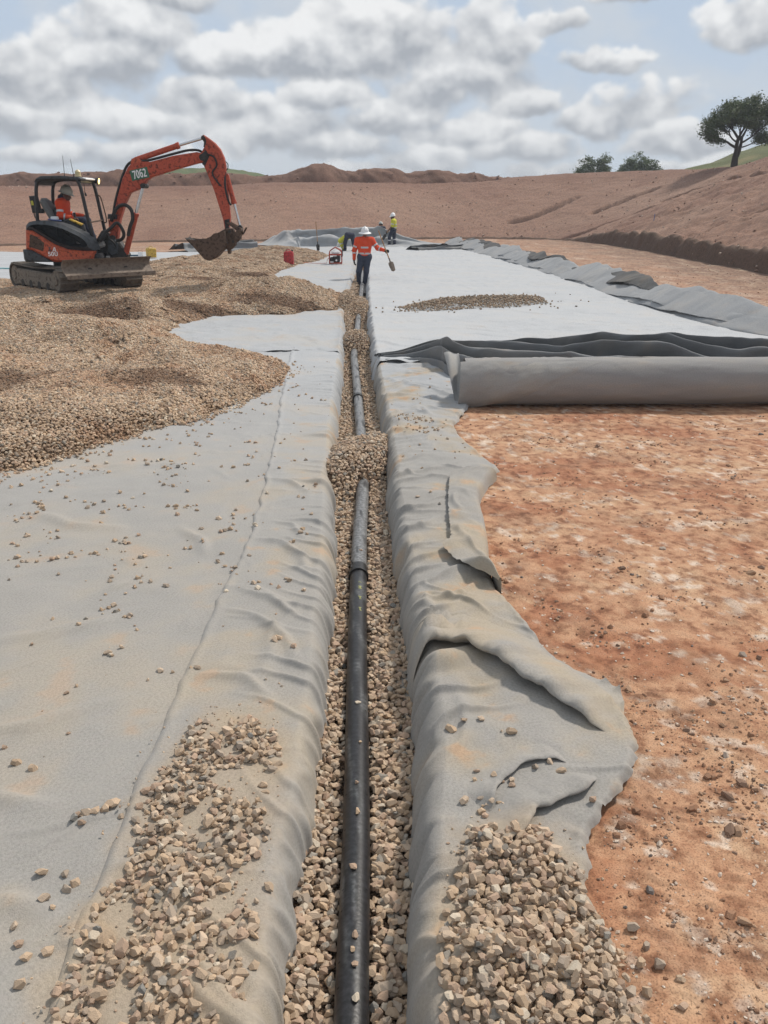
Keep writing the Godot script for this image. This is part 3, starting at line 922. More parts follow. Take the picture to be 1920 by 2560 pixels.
func sheets() -> void:
	# main sheet on the left
	var zs := spaced(1.35, 41.0, 0.006, 0.014, 0.35)
	var off := spaced(0.6, 17.6, 0.022, 0.016, 0.5)
	var p := PackedVector3Array()
	var c := PackedColorArray()
	for d in zs:
		for o in off:
			var x := at(SEAM, d) + 0.18 - (o - 0.6)
			var far := 1.0 + 0.0 * x
			p.append(Vector3(x, fl(x, -d) * far, -d + nz.wob.get_noise_2d(x * 0.4, 3.0) * 0.7 * smoothstep(36.0, 41.0, d)))
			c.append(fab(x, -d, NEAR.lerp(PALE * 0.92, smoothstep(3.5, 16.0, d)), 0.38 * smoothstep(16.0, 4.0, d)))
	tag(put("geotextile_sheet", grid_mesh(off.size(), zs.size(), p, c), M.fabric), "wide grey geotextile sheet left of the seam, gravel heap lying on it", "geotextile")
	# the sheet that lines the left side of the trench, its free edge along the seam
	zs = rows_near(1.35, 13.75)
	p = PackedVector3Array()
	c = PackedColorArray()
	var nu := 0
	for d in zs:
		nu = 0
		var brink := wall_point(-1, d, 0.0)
		var sx: float = at(SEAM, d) + nz.wob.get_noise_2d(d * 2.0, 40.0) * 0.02
		for i in 54:
			var t := i / 54.0
			var x := lerpf(sx, brink.x, t)
			var pull := smoothstep(0.35, 1.0, t)
			var y := fl(x, -d) + 0.012 + 0.010 * exp(-pow(t * 54.0 / 2.0 - 1.0, 2.0))
			y += pull * (crease(x * 0.8, -d, 0.55, 3.4, 0.45, 0.18) * 0.042 * smoothstep(0.0, 0.5, nz.mask.get_noise_2d(d * 0.7, 5.0) + 0.45))
			if i == 0: y -= 0.012
			p.append(Vector3(x, y, -d))
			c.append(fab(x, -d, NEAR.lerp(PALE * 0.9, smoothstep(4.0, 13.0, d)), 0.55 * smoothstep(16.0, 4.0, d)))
			nu += 1
		for i in 16:
			var t := i / 12.0
			var q := wall_point(-1, d, t)
			var keep := 1.0 - minf(t, 1.0)
			q.y += (fl(q.x, -d) + 0.012) * keep
			var pc: float = crease(brink.x * 0.8, -d, 0.55, 3.4, 0.45, 0.18) * 0.042 * smoothstep(0.0, 0.5, nz.mask.get_noise_2d(d * 0.7, 5.0) + 0.45) * (1.0 - 0.55 * minf(t, 1.0))
			var ang := minf(t, 1.0) * PI * 0.5
			q += Vector3(sin(ang), cos(ang), 0.0) * pc
			q.x += (crease(q.y * 0.6, -d, 0.3, 4.0, 0.8, 0.24) * 0.035 + nz.mid.get_noise_2d(q.y * 1.5, d * 1.5) * 0.014) * minf(t * 2.0, 1.0) * (1.0 if t < 1.0 else 0.3)
			p.append(q)
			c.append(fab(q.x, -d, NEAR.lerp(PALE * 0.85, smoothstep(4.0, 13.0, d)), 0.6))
			nu += 1
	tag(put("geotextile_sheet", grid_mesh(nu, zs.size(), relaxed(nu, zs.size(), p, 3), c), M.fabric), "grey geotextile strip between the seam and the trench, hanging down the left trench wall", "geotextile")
	# further along the left side
	left_far("geotextile_sheet", "paler geotextile sheet on the left beyond the gravel tongue, overlapping the near strip", 13.35, 46.0)
	right_near()
	right_far()
	strips()

func left_far(called: String, label: String, a: float, b: float) -> void:
	var zs := spaced(a, b, 0.006, 0.04, 0.3)
	var p := PackedVector3Array()
	var c := PackedColorArray()
	var nu := 0
	for d in zs:
		nu = 0
		var brink := wall_point(-1, d, 0.0)
		for i in 60:
			var t := i / 60.0
			var x := lerpf(-4.6, brink.x, pow(t, 0.8))
			var y: float = fl(x, -d) + 0.014 + 0.03 * exp(-pow((d - a) / 0.15, 2.0)) * smoothstep(-0.8, -0.45, x) * (1.0 + 1.4 * nz.mid.get_noise_2d(x * 0.6, 90.0)) + crease(x, -d, 0.05, 1.2, 0.25, 0.16) * 0.035 * smoothstep(24.0, 14.0, d) - 0.018 * exp(-(d - a) / 0.03)
			p.append(Vector3(x, y, -d + (nz.mid.get_noise_2d(x * 0.5, 77.0) * 0.12 - 0.1) * smoothstep(a + 0.5, a, d)))
			c.append(fab(x, -d, PALE * 0.9, 0.25))
			nu += 1
		for i in 14:
			var t := i / 11.0
			var q := wall_point(-1, d, t)
			q.y += (fl(q.x, -d) + 0.03) * (1.0 - minf(t, 1.0))
			q.x += nz.mid.get_noise_2d(q.y, d * 1.2) * 0.05 * minf(t * 2, 1)
			p.append(q)
			c.append(fab(q.x, -d, PALE * 0.82, 0.5))
			nu += 1
	tag(put(called, grid_mesh(nu, zs.size(), p, c), M.fabric_far), label, "geotextile")

const PLEAT := [1.06, -3.20, 0.92, -3.38, 0.80, -3.54, 0.66, -3.72, 0.55, -3.88, 0.43, -3.99, 0.31, -3.98, 0.22, -3.88, 0.16, -3.78]
const PLEAT2 := [0.93, -2.94, 0.82, -2.81, 0.70, -2.72, 0.63, -2.70, 0.60, -2.66, 0.55, -2.59, 0.47, -2.52, 0.40, -2.49]
const PLEAT4 := [0.84, -3.02, 0.66, -3.0, 0.52, -2.86, 0.44, -2.7]

func pleat(l: PackedVector2Array, high: float, wide: float, base: Callable) -> ArrayMesh:  # a lap of cloth thrown over itself along a line, its lip to the right of the run
	var pts := PackedVector2Array()
	for i in l.size() - 1:
		var n := int(l[i].distance_to(l[i + 1]) / 0.012) + 1
		for k in n: pts.append(l[i].cubic_interpolate(l[i + 1], l[maxi(i - 1, 0)], l[mini(i + 2, l.size() - 1)], k / float(n)))
	var prof := [[0.34, -0.12], [0.24, 0.05], [0.12, 0.22], [0.02, 0.40], [-0.045, 0.55], [-0.07, 0.68], [-0.065, 0.80], [-0.035, 0.92], [0.01, 0.98], [0.06, 1.0], [0.14, 0.95], [0.24, 0.84], [0.36, 0.68], [0.5, 0.48], [0.65, 0.29], [0.79, 0.13], [0.91, 0.01], [1.0, -0.10]]
	var p := PackedVector3Array()
	var c := PackedColorArray()
	for i in pts.size():
		var t := i / float(pts.size() - 1)
		var e := (pts[mini(i + 5, pts.size() - 1)] - pts[maxi(i - 5, 0)]).normalized()
		var o := Vector2(-e.y, e.x)
		var ends := smoothstep(0.0, 0.2, t) * smoothstep(1.0, 0.82, t)
		var h: float = high * ends * (1.0 + 0.5 * nz.mid.get_noise_2d(pts[i].x * 1.5, pts[i].y * 1.5))
		for q in prof:
			var d: float = q[0] * wide * (0.35 + 0.65 * ends) + nz.mid.get_noise_2d(pts[i].x * 1.3 + 8, pts[i].y * 1.3) * 0.03
			var at2 := pts[i] + o * d
			var y: float = base.call(at2.x, -at2.y) + h * q[1] - 0.008 * (1.0 - ends)
			if q[1] > 0.5: y += nz.fine.get_noise_2d(at2.x * 0.6, at2.y * 0.6) * 0.012 * ends
			p.append(Vector3(at2.x, y, at2.y))
			c.append(fab(at2.x, at2.y, NEAR, 0.8))
	return grid_mesh(prof.size(), pts.size(), p, c)

func right_near() -> void:
	var pl := V2(PLEAT)
	var p2 := V2(PLEAT2)
	var p4 := V2(PLEAT4)
	var zs := rows_near(1.35, 12.75)
	var p := PackedVector3Array()
	var c := PackedColorArray()
	var nu := 0
	for d in zs:
		nu = 0
		var brink := wall_point(1, d, 0.0)
		var rag: float = at(RAG, d) + nz.fine.get_noise_2d(d * 0.9, 12.0) * 0.025
		for i in range(15, -1, -1):
			var t := i / 12.0
			var q := wall_point(1, d, t)
			q.y += right_y(q.x, d, brink.x, rag) * (1.0 - minf(t, 1.0))
			q.x += (crease(q.y * 0.6 + 3, -d, -0.35, 3.6, 0.8, 0.24) * 0.04 + nz.mid.get_noise_2d(q.y * 1.5 + 8, d * 1.3) * 0.02) * minf(t * 2.0, 1.0) * (1.0 if t < 1.0 else 0.3)
			if d < 5.0:
				q.y += 0.0
			p.append(q)
			c.append(fab(q.x, -d, NEAR * 0.92, 0.5))
			nu += 1
		for i in 92:
			var t := (i + 1) / 92.0
			var x := lerpf(brink.x, rag, t)
			var q := Vector3(x, right_y(x, d, brink.x, rag), -d)
			p.append(q)
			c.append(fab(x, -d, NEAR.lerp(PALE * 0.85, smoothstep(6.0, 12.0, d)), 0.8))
			nu += 1
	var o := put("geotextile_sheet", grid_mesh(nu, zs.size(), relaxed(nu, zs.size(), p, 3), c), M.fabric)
	var cover := func(x, d):
		var w := at(WR, d)
		var foot := at(XR, d)
		var s := clampf(1.0 - (x - foot) / w, 0.0, 1.0)
		return right_y(x, d, foot + w, at(RAG, d)) * (1.0 - s) - DEPTH * (1.0 - sqrt(1.0 - s * s)) + 0.01 * s
	put("fold", pleat(pl, 0.085, 0.38, cover), M.fabric, o)
	put("fold", pleat(p2, 0.045, 0.18, cover), M.fabric, o)
	put("fold", pleat(p4, 0.025, 0.12, cover), M.fabric, o)
	tag(o, "creased dusty geotextile strip right of the trench with a ragged edge on the clay", "geotextile")
	# a length of the free edge folded back over the strip
	p = PackedVector3Array()
	c = PackedColorArray()
	nu = 40
	var rows := spaced(4.72, 7.0, 0.004, 0.02)
	var left := curve([Vector2(0, 0.5), Vector2(4.6, 0.80), Vector2(4.72, 0.78), Vector2(4.85, 0.66), Vector2(5.0, 0.57), Vector2(5.2, 0.51), Vector2(5.31, 0.50), Vector2(5.43, 0.565), Vector2(6.0, 0.60), Vector2(6.93, 0.71), Vector2(7.1, 0.95), Vector2(65, 0.95)])
	for d in rows:
		var rag := at(RAG, d) + 0.015
		var lf: float = at(left, d) + nz.fine.get_noise_2d(d * 1.5, 31.0) * 0.012
		var arch := exp(-pow((d - 4.86) / 0.10, 2.0)) * 0.10 + 0.018 * exp(-pow((d - 5.32) / 0.12, 2.0))
		for i in nu:
			var t := i / (nu - 1.0)
			var x := lerpf(rag, lf, t)
			var y: float = right_y(x, d, 0.3, rag) * 0.6 + 0.012 + 0.042 * sin(minf(t * 5.0, 1.0) * PI * 0.5) + 0.012 * sin(t * PI) + arch * sin(t * PI * 0.9) + nz.mid.get_noise_2d(x * 2, d * 2) * 0.012
			y += crease(x, -d, 0.2, 4.0, 1.0, 0.25) * 0.012
			if i == 0: y -= 0.05
			p.append(Vector3(x, y, -d))
			c.append(fab(x, -d, NEAR * 0.98, 0.75))
	put("folded_edge", grid_mesh(nu, rows.size(), relaxed(nu, rows.size(), p, 2), c), M.fabric, o)

func right_y(x: float, d: float, brink: float, rag: float) -> float:
	var t := clampf((x - brink) / maxf(rag - brink, 0.1), 0, 1)
	var y: float = fl(x + 50, -d) * 0.9 + 0.014 + 0.02 * sin(t * PI) * (1.0 + nz.mid.get_noise_2d(d * 0.5, 60.0))
	y += crease(x, -d, 0.75, 2.0, 0.35, 0.19) * 0.042 * smoothstep(-0.1, 0.5, nz.mask.get_noise_2d(x + 9, d)) + crease(x + 15, -d, -0.2, 2.2, 0.4, 0.18) * 0.034 * smoothstep(0.0, 0.5, nz.mask.get_noise_2d(x * 1.2 + 29, d))
	y += (crease(x * 0.8 + 2, -d, -0.6, 3.0, 0.3, 0.22) * 0.06) * smoothstep(0.55, 0.05, t) + nz.mid.get_noise_2d(x * 0.9 + 40, d * 0.9) * 0.02
	var lip := (1.0 - t) * (rag - brink)
	y += 0.008 * exp(-pow((lip - 0.03) / 0.02, 2.0)) * (1.0 + 2.0 * nz.mid.get_noise_2d(d, 21.0)) - 0.03 * exp(-lip / 0.012)
	return y

const STRIP_IN := [0.0, 9.0, 12.0, 8.6, 13.4, 7.7, 14.7, 6.95, 15.6, 6.45, 18.7, 6.05, 22.65, 5.82, 27.7, 5.63, 32.9, 5.28, 40.0, 4.72, 46.5, 3.9, 65.0, 3.9]

func right_far() -> void:
	var inn := curve(Array(V2(STRIP_IN)))
	var zs := spaced(12.3, 47.0, 0.005, 0.05, 0.25)
	var p := PackedVector3Array()
	var c := PackedColorArray()
	var nu := 0
	for d in zs:
		nu = 0
		var brink := wall_point(1, d, 0.0)
		var lip: float = 0.035 * exp(-pow((d - 12.42) / 0.12, 2.0)) * (1.0 + 1.3 * nz.mid.get_noise_2d(d, 3.0))
		for i in range(13, -1, -1):
			var t := i / 11.0
			var q := wall_point(1, d, t)
			q.y += (far_y(q.x, d) + lip) * (1.0 - minf(t, 1.0))
			q.x += nz.mid.get_noise_2d(q.y + 3, d * 0.9) * 0.05 * minf(t * 2.0, 1.0)
			p.append(q)
			c.append(fab(q.x, -d, PALE * 0.94, 0.15))
			nu += 1
		for i in 120:
			var t := (i + 1) / 120.0
			var x := lerpf(brink.x, at(inn, d) + 0.1, pow(t, 1.25))
			p.append(Vector3(x, far_y(x, d) + lip + (0.06 * nz.mid.get_noise_2d(x * 0.6, 4.0) * smoothstep(12.6, 12.3, d)), -d + nz.mid.get_noise_2d(x * 0.5, 31.0) * 0.12 * smoothstep(13.0, 12.3, d)))
			c.append(fab(x, -d, PALE, 0.12))
			nu += 1
	tag(put("geotextile_sheet", grid_mesh(nu, zs.size(), p, c), M.fabric_far), "large pale geotextile sheet spread right of the trench beyond the roll", "geotextile")

func far_y(x: float, d: float) -> float:
	var y: float = 0.03 + nz.big.get_noise_2d(x * 0.45 + 33, d * 0.45) * 0.035 + nz.mid.get_noise_2d(x * 0.4, d * 0.3 + 20) * 0.012
	y += crease(x + 4, -d, 0.06, 0.7, 0.12, 0.12) * 0.03 + crease(x + 40, -d, 0.4, 0.9, 0.2, 0.12) * 0.022 * smoothstep(-0.1, 0.4, nz.mask.get_noise_2d(x * 0.4, d * 0.4))
	return y

func fold_strip(path: PackedVector2Array, step: float, width: Callable, amp: Callable, waves: float, lean: float, body: float, seed_: int, ns: int, col: Color, rough := 1.0, drift := 0.0) -> ArrayMesh:  # cloth pushed up into folds beside a line; widths run to the right of its direction
	var pts := PackedVector2Array()
	for i in path.size() - 1:
		var n := int(path[i].distance_to(path[i + 1]) / step) + 1
		for k in n: pts.append(path[i].cubic_interpolate(path[i + 1], path[maxi(i - 1, 0)], path[mini(i + 2, path.size() - 1)], k / float(n)))
	pts.append(path[path.size() - 1])
	var n1 := noise(seed_, 0.35, 3)
	var n2 := noise(seed_ + 1, 1.5, 3)
	var p := PackedVector3Array()
	var c := PackedColorArray()
	for i in pts.size():
		var e := (pts[mini(i + 3, pts.size() - 1)] - pts[maxi(i - 3, 0)]).normalized()
		var o := Vector2(-e.y, e.x)
		var s := i * step
		var w: float = width.call(s, pts[i])
		var a: float = amp.call(s, pts[i])
		for j in ns:
			var t := j / (ns - 1.0)
			var ph := TAU * (waves * t + drift * s + 0.55 * n1.get_noise_2d(s * rough, t * 1.2) + 0.05 * n2.get_noise_2d(s * 0.7, t * 3.0))
			var env := pow(sin(PI * clampf(t, 0.0, 1.0)), 0.55)
			var k := 0.8 + 0.55 * n1.get_noise_2d(s * rough + 50, t * 3.0)
			var y := a * env * (body * sin(PI * t) + (1.0 - body) * (0.5 - 0.5 * cos(ph)) * k)
			y += n2.get_noise_2d(s * 0.7, t * 3.0) * 0.07 * a * env
			var q := pts[i] + o * (t * w + lean * a * env * -cos(ph) * k + n2.get_noise_2d(s * 0.7 + 20, t * 2.0) * 0.06 * a)
			p.append(Vector3(q.x, 0.03 + y - 0.05 * smoothstep(0.94, 1.0, t) - 0.02 * smoothstep(0.06, 0.0, t), q.y))
			c.append(fab(q.x, q.y, col, 0.12))
	return grid_mesh(ns, pts.size(), p, c)

func strips() -> void:
	# folds pushed up behind the roll, their shade put into a darker tone
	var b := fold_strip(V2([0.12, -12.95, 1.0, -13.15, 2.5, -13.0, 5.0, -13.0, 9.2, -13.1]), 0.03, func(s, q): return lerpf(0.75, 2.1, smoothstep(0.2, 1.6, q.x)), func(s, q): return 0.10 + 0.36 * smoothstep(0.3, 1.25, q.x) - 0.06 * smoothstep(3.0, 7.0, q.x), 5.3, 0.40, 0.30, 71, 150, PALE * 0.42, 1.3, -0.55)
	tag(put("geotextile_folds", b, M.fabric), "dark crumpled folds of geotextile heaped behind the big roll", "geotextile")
	# the bunched edge of the big sheet
	var e := fold_strip(V2([10.6, -12.2, 8.2, -13.4, 7.05, -14.5, 6.5, -15.7, 6.1, -18.7, 5.9, -22.65, 5.7, -27.7, 5.35, -32.9, 4.8, -40.0, 4.0, -46.4]), 0.06, func(s, q): return 0.95 + 0.2 * sin(s * 0.5), func(s, q): return 0.20 + 0.32 * pow(absf(sin(s * 0.55 + 0.6 * sin(s * 0.37))), 0.7), 3.2, 0.62, 0.26, 75, 80, PALE * 0.66, 0.7, 0.30)
	var o := put("bunched_geotextile", e, M.fabric_far)
	tag(o, "wavy bunched edge of geotextile along the right side of the pale sheet", "geotextile")
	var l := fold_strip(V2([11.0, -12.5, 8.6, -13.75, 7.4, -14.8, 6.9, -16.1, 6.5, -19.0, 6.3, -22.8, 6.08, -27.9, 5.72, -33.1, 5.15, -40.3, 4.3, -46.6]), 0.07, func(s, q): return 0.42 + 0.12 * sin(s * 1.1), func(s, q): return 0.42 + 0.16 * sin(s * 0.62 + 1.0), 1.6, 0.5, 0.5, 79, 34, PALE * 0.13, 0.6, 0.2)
	put("shaded_recess_lip", l, M.fabric_far, o)  # turned lip, coloured near black to stand for the shaded fold recesses
	# the heap at the far end
	var h := fold_strip(V2([-6.0, -47.6, -4.0, -48.6, 0.0, -48.8, 2.6, -48.0, 4.8, -46.0]), 0.08, func(s, q): return 3.6, func(s, q): return 0.93 * smoothstep(-6.1, -5.0, q.x) - 0.75 * smoothstep(0.8, 4.6, q.x), 2.6, 0.42, 0.55, 83, 80, PALE * 0.74, 0.5, 0.05)
	tag(put("geotextile_heap", h, M.fabric_far), "long grey heap of geotextile lying across the far end of the trench", "geotextile")
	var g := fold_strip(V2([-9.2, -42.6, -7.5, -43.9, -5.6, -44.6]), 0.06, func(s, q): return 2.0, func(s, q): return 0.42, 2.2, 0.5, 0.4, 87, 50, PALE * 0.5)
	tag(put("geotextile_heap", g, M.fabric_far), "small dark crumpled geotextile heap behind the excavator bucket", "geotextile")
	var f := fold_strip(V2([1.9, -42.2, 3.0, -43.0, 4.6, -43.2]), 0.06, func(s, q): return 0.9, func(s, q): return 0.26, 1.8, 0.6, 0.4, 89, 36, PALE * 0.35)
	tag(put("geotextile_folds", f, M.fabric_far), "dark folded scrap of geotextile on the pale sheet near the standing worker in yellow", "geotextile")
	roll()

func roll() -> void:
	var o := thing("geotextile_roll", Vector3(1.13, 0.232, -9.92), "big grey roll of geotextile lying across the right side of the trench", "geotextile roll")
	var p := PackedVector3Array()
	var c := PackedColorArray()
	var nx := 150
	for k in 65:
		var a := TAU * k / 64.0
		for i in nx:
			var t := i / (nx - 1.0)
			var x := t * 7.2
			var wx: float = nz.mid.get_noise_2d(x * 0.25, cos(a) * 0.8 + 4) + nz.mid.get_noise_2d(x * 0.3 - sin(a) * 1.1, 14.0)
			var r := 0.268 + wx * 0.006 + crease(x - a * 0.16, a * 0.35, 0.25, 2.0, 0.3, 0.16) * 0.009 * exp(-x * 0.25)
			p.append(Vector3(x, cos(a) * r, sin(a) * r))
			c.append(fab(x, a, Color(0.30, 0.295, 0.29), 0.14))
	put("outer_wrap", grid_mesh(nx, 65, p, c, true), M.fabric, o)
	var b := MB.new()  # the layers of the end
	for k in 11:
		var r := 0.262 - k * 0.021
		b.col = Color(0.16, 0.16, 0.165) * (1.0 if k % 2 == 0 else 0.55)
		var x := 0.012 + 0.006 * sin(k * 2.1) + k * 0.003
		for s in 40:
			var a0 := TAU * s / 40
			var a1 := TAU * (s + 1) / 40
			var q0 := Vector3(x, cos(a0) * r, sin(a0) * r)
			var q1 := Vector3(x, cos(a1) * r, sin(a1) * r)
			b.quad(q0, q1, Vector3(x, cos(a1) * (r - 0.0195), sin(a1) * (r - 0.0195)), Vector3(x, cos(a0) * (r - 0.0195), sin(a0) * (r - 0.0195)), Vector3.LEFT)
			b.quad(q0, q1, q1 + Vector3(0.05, 0, 0), q0 + Vector3(0.05, 0, 0), q0 * Vector3(0, 1, 1))
	part("layered_end", b, M.fabric, o)
	# the loose tail that hangs over the near end
	p = PackedVector3Array()
	c = PackedColorArray()
	for j in 46:
		var t := j / 45.0
		for i in 60:
			var u := i / 59.0
			var x := lerpf(-0.06 - 0.04 * t, 1.55 - 1.25 * t, u)
			var a := lerpf(0.45, 2.72, t)
			var r: float = 0.276 + 0.075 * pow(t, 2.0) * (1.0 - u) + 0.012 * sin(u * 9.0 + t * 3.0) * (1.0 - u) + nz.mid.get_noise_2d(x * 2, t * 2) * 0.006
			if u > 0.92: r = lerpf(r, 0.27, (u - 0.92) / 0.08)
			p.append(Vector3(x, cos(a) * r, sin(a) * r))
			c.append(fab(x + 7, t, Color(0.33, 0.325, 0.315), 0.2))
	put("loose_tail", grid_mesh(60, 46, p, c, true), M.fabric, o)
	# a narrow flap of the tail hanging down beside the end
	p = PackedVector3Array()
	c = PackedColorArray()
	for j in 50:
		var t := j / 49.0
		for i in 14:
			var u := i / 13.0
			var x := lerpf(-0.20 + 0.10 * t, -0.02, u)
			var y := lerpf(0.255, -0.27, t) + 0.02 * sin(u * 6.0)
			var z := lerpf(-0.45, 0.20, pow(t, 0.7)) + 0.03 * sin(u * 5.0 + t * 4.0)
			p.append(Vector3(x, y, z))
			c.append(fab(x + 3, t, Color(0.35, 0.35, 0.345), 0.2))
	put("hanging_flap", grid_mesh(14, 50, p, c), M.fabric, o)

# ------------------------------------------------------------------ gravel
const HEAP := [-3.09, -7.07, -2.71, -7.7, -2.16, -8.62, -1.69, -9.11, -1.35, -10.1, -1.01, -11.1, -0.96, -11.74, -1.26, -12.45, -1.84, -12.9, -2.5, -13.6, -2.96, -14.42, -3.35, -15.2, -3.4, -16.4, -3.17, -17.2, -2.6, -17.75, -1.77, -17.95, -1.1, -18.4, -0.58, -18.66, -0.42, -19.4, -0.42, -20.9, -0.78, -21.65, -1.22, -23.79, -2.05, -25.2, -2.75, -26.5, -2.75, -28.5, -2.43, -31.88, -1.59, -35.13, -1.5, -37.5, -1.99, -39.9, -3.6, -40.9, -5.35, -40.4, -6.78, -37.45, -7.74, -32.9, -9.2, -27.0, -9.86, -24.4, -12.5, -23.0, -15.0, -21.0, -15.0, -5.4, -4.8, -5.2, -3.8, -6.1]
var H0 := Vector2(-15.2, -42.0)
var HN := Vector2i(153, 371)
var hy := PackedFloat32Array()
var hs := PackedFloat32Array()

func heap_at(a: PackedFloat32Array, x: float, z: float) -> float:
	var q := (Vector2(x, z) - H0) * 10.0
	var i := clampi(int(q.x), 0, HN.x - 2)
	var j := clampi(int(q.y), 0, HN.y - 2)
	var f := Vector2(clampf(q.x - i, 0, 1), clampf(q.y - j, 0, 1))
	var k := j * HN.x + i
	return lerpf(lerpf(a[k], a[k + 1], f.x), lerpf(a[k + HN.x], a[k + HN.x + 1], f.x), f.y)

const MOUNDS := [[-2.5, -19.8, 1.4, 0.9, 0.38], [-1.0, -20.0, 0.8, 0.8, 0.24], [-6.0, -13.8, 1.7, 0.8, 0.48], [-3.9, -13.0, 0.8, 0.6, 0.34], [-4.9, -10.6, 1.0, 0.6, 0.16], [-4.3, -17.2, 0.9, 0.6, 0.26], [-2.6, -15.0, 0.5, 0.6, 0.12], [-2.7, -24.0, 1.0, 0.7, 0.15], [-3.9, -23.0, 1.3, 0.8, 0.15], [-5.0, -16.2, 1.1, 0.6, -0.26], [-6.4, -15.9, 0.8, 0.5, -0.12], [-4.1, -9.4, 0.7, 0.5, -0.08], [-2.5, -11.6, 0.9, 0.8, 0.06], [-5.6, -33.0, 1.8, 2.5, 0.12], [-3.6, -39.5, 1.6, 1.2, 0.22]]
const HOLLOW_SHADE := [[-5.3, -16.5, 1.2, 0.7], [-6.5, -16.0, 0.9, 0.5], [-4.3, -9.9, 0.6, 0.5], [-2.35, -10.0, 0.5, 0.4], [-3.9, -22.8, 1.1, 0.6], [-3.2, -17.5, 0.9, 0.4], [-1.9, -18.6, 0.9, 0.35], [-2.9, -26.0, 1.0, 0.3], [-5.2, -23.4, 1.2, 0.3]]  # shade at the hollows of the heap, painted as dark brown gravel

func hollow_shade_at(x: float, z: float) -> float:
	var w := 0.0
	for m in HOLLOW_SHADE:
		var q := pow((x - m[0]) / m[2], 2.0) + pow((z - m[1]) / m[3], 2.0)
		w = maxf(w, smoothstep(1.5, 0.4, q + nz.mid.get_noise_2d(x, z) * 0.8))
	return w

func gravel_tint(x: float, z: float) -> Color:  # dusty and rusty patches of the heap, and its painted hollow shade
	var a: float = nz.stain.get_noise_2d(x * 0.9 + 7, z * 0.9)
	var b: float = nz.stain.get_noise_2d(x * 0.8 + 77, z * 0.8)
	var c := Color(1.06, 1.04, 1.01).lerp(Color(0.82, 0.79, 0.76), smoothstep(0.05, 0.4, a))
	c = c.lerp(Color(0.88, 0.72, 0.62), smoothstep(0.05, 0.4, b) * 0.7)
	return c.lerp(Color(0.36, 0.27, 0.22), hollow_shade_at(x, z) * 0.85)

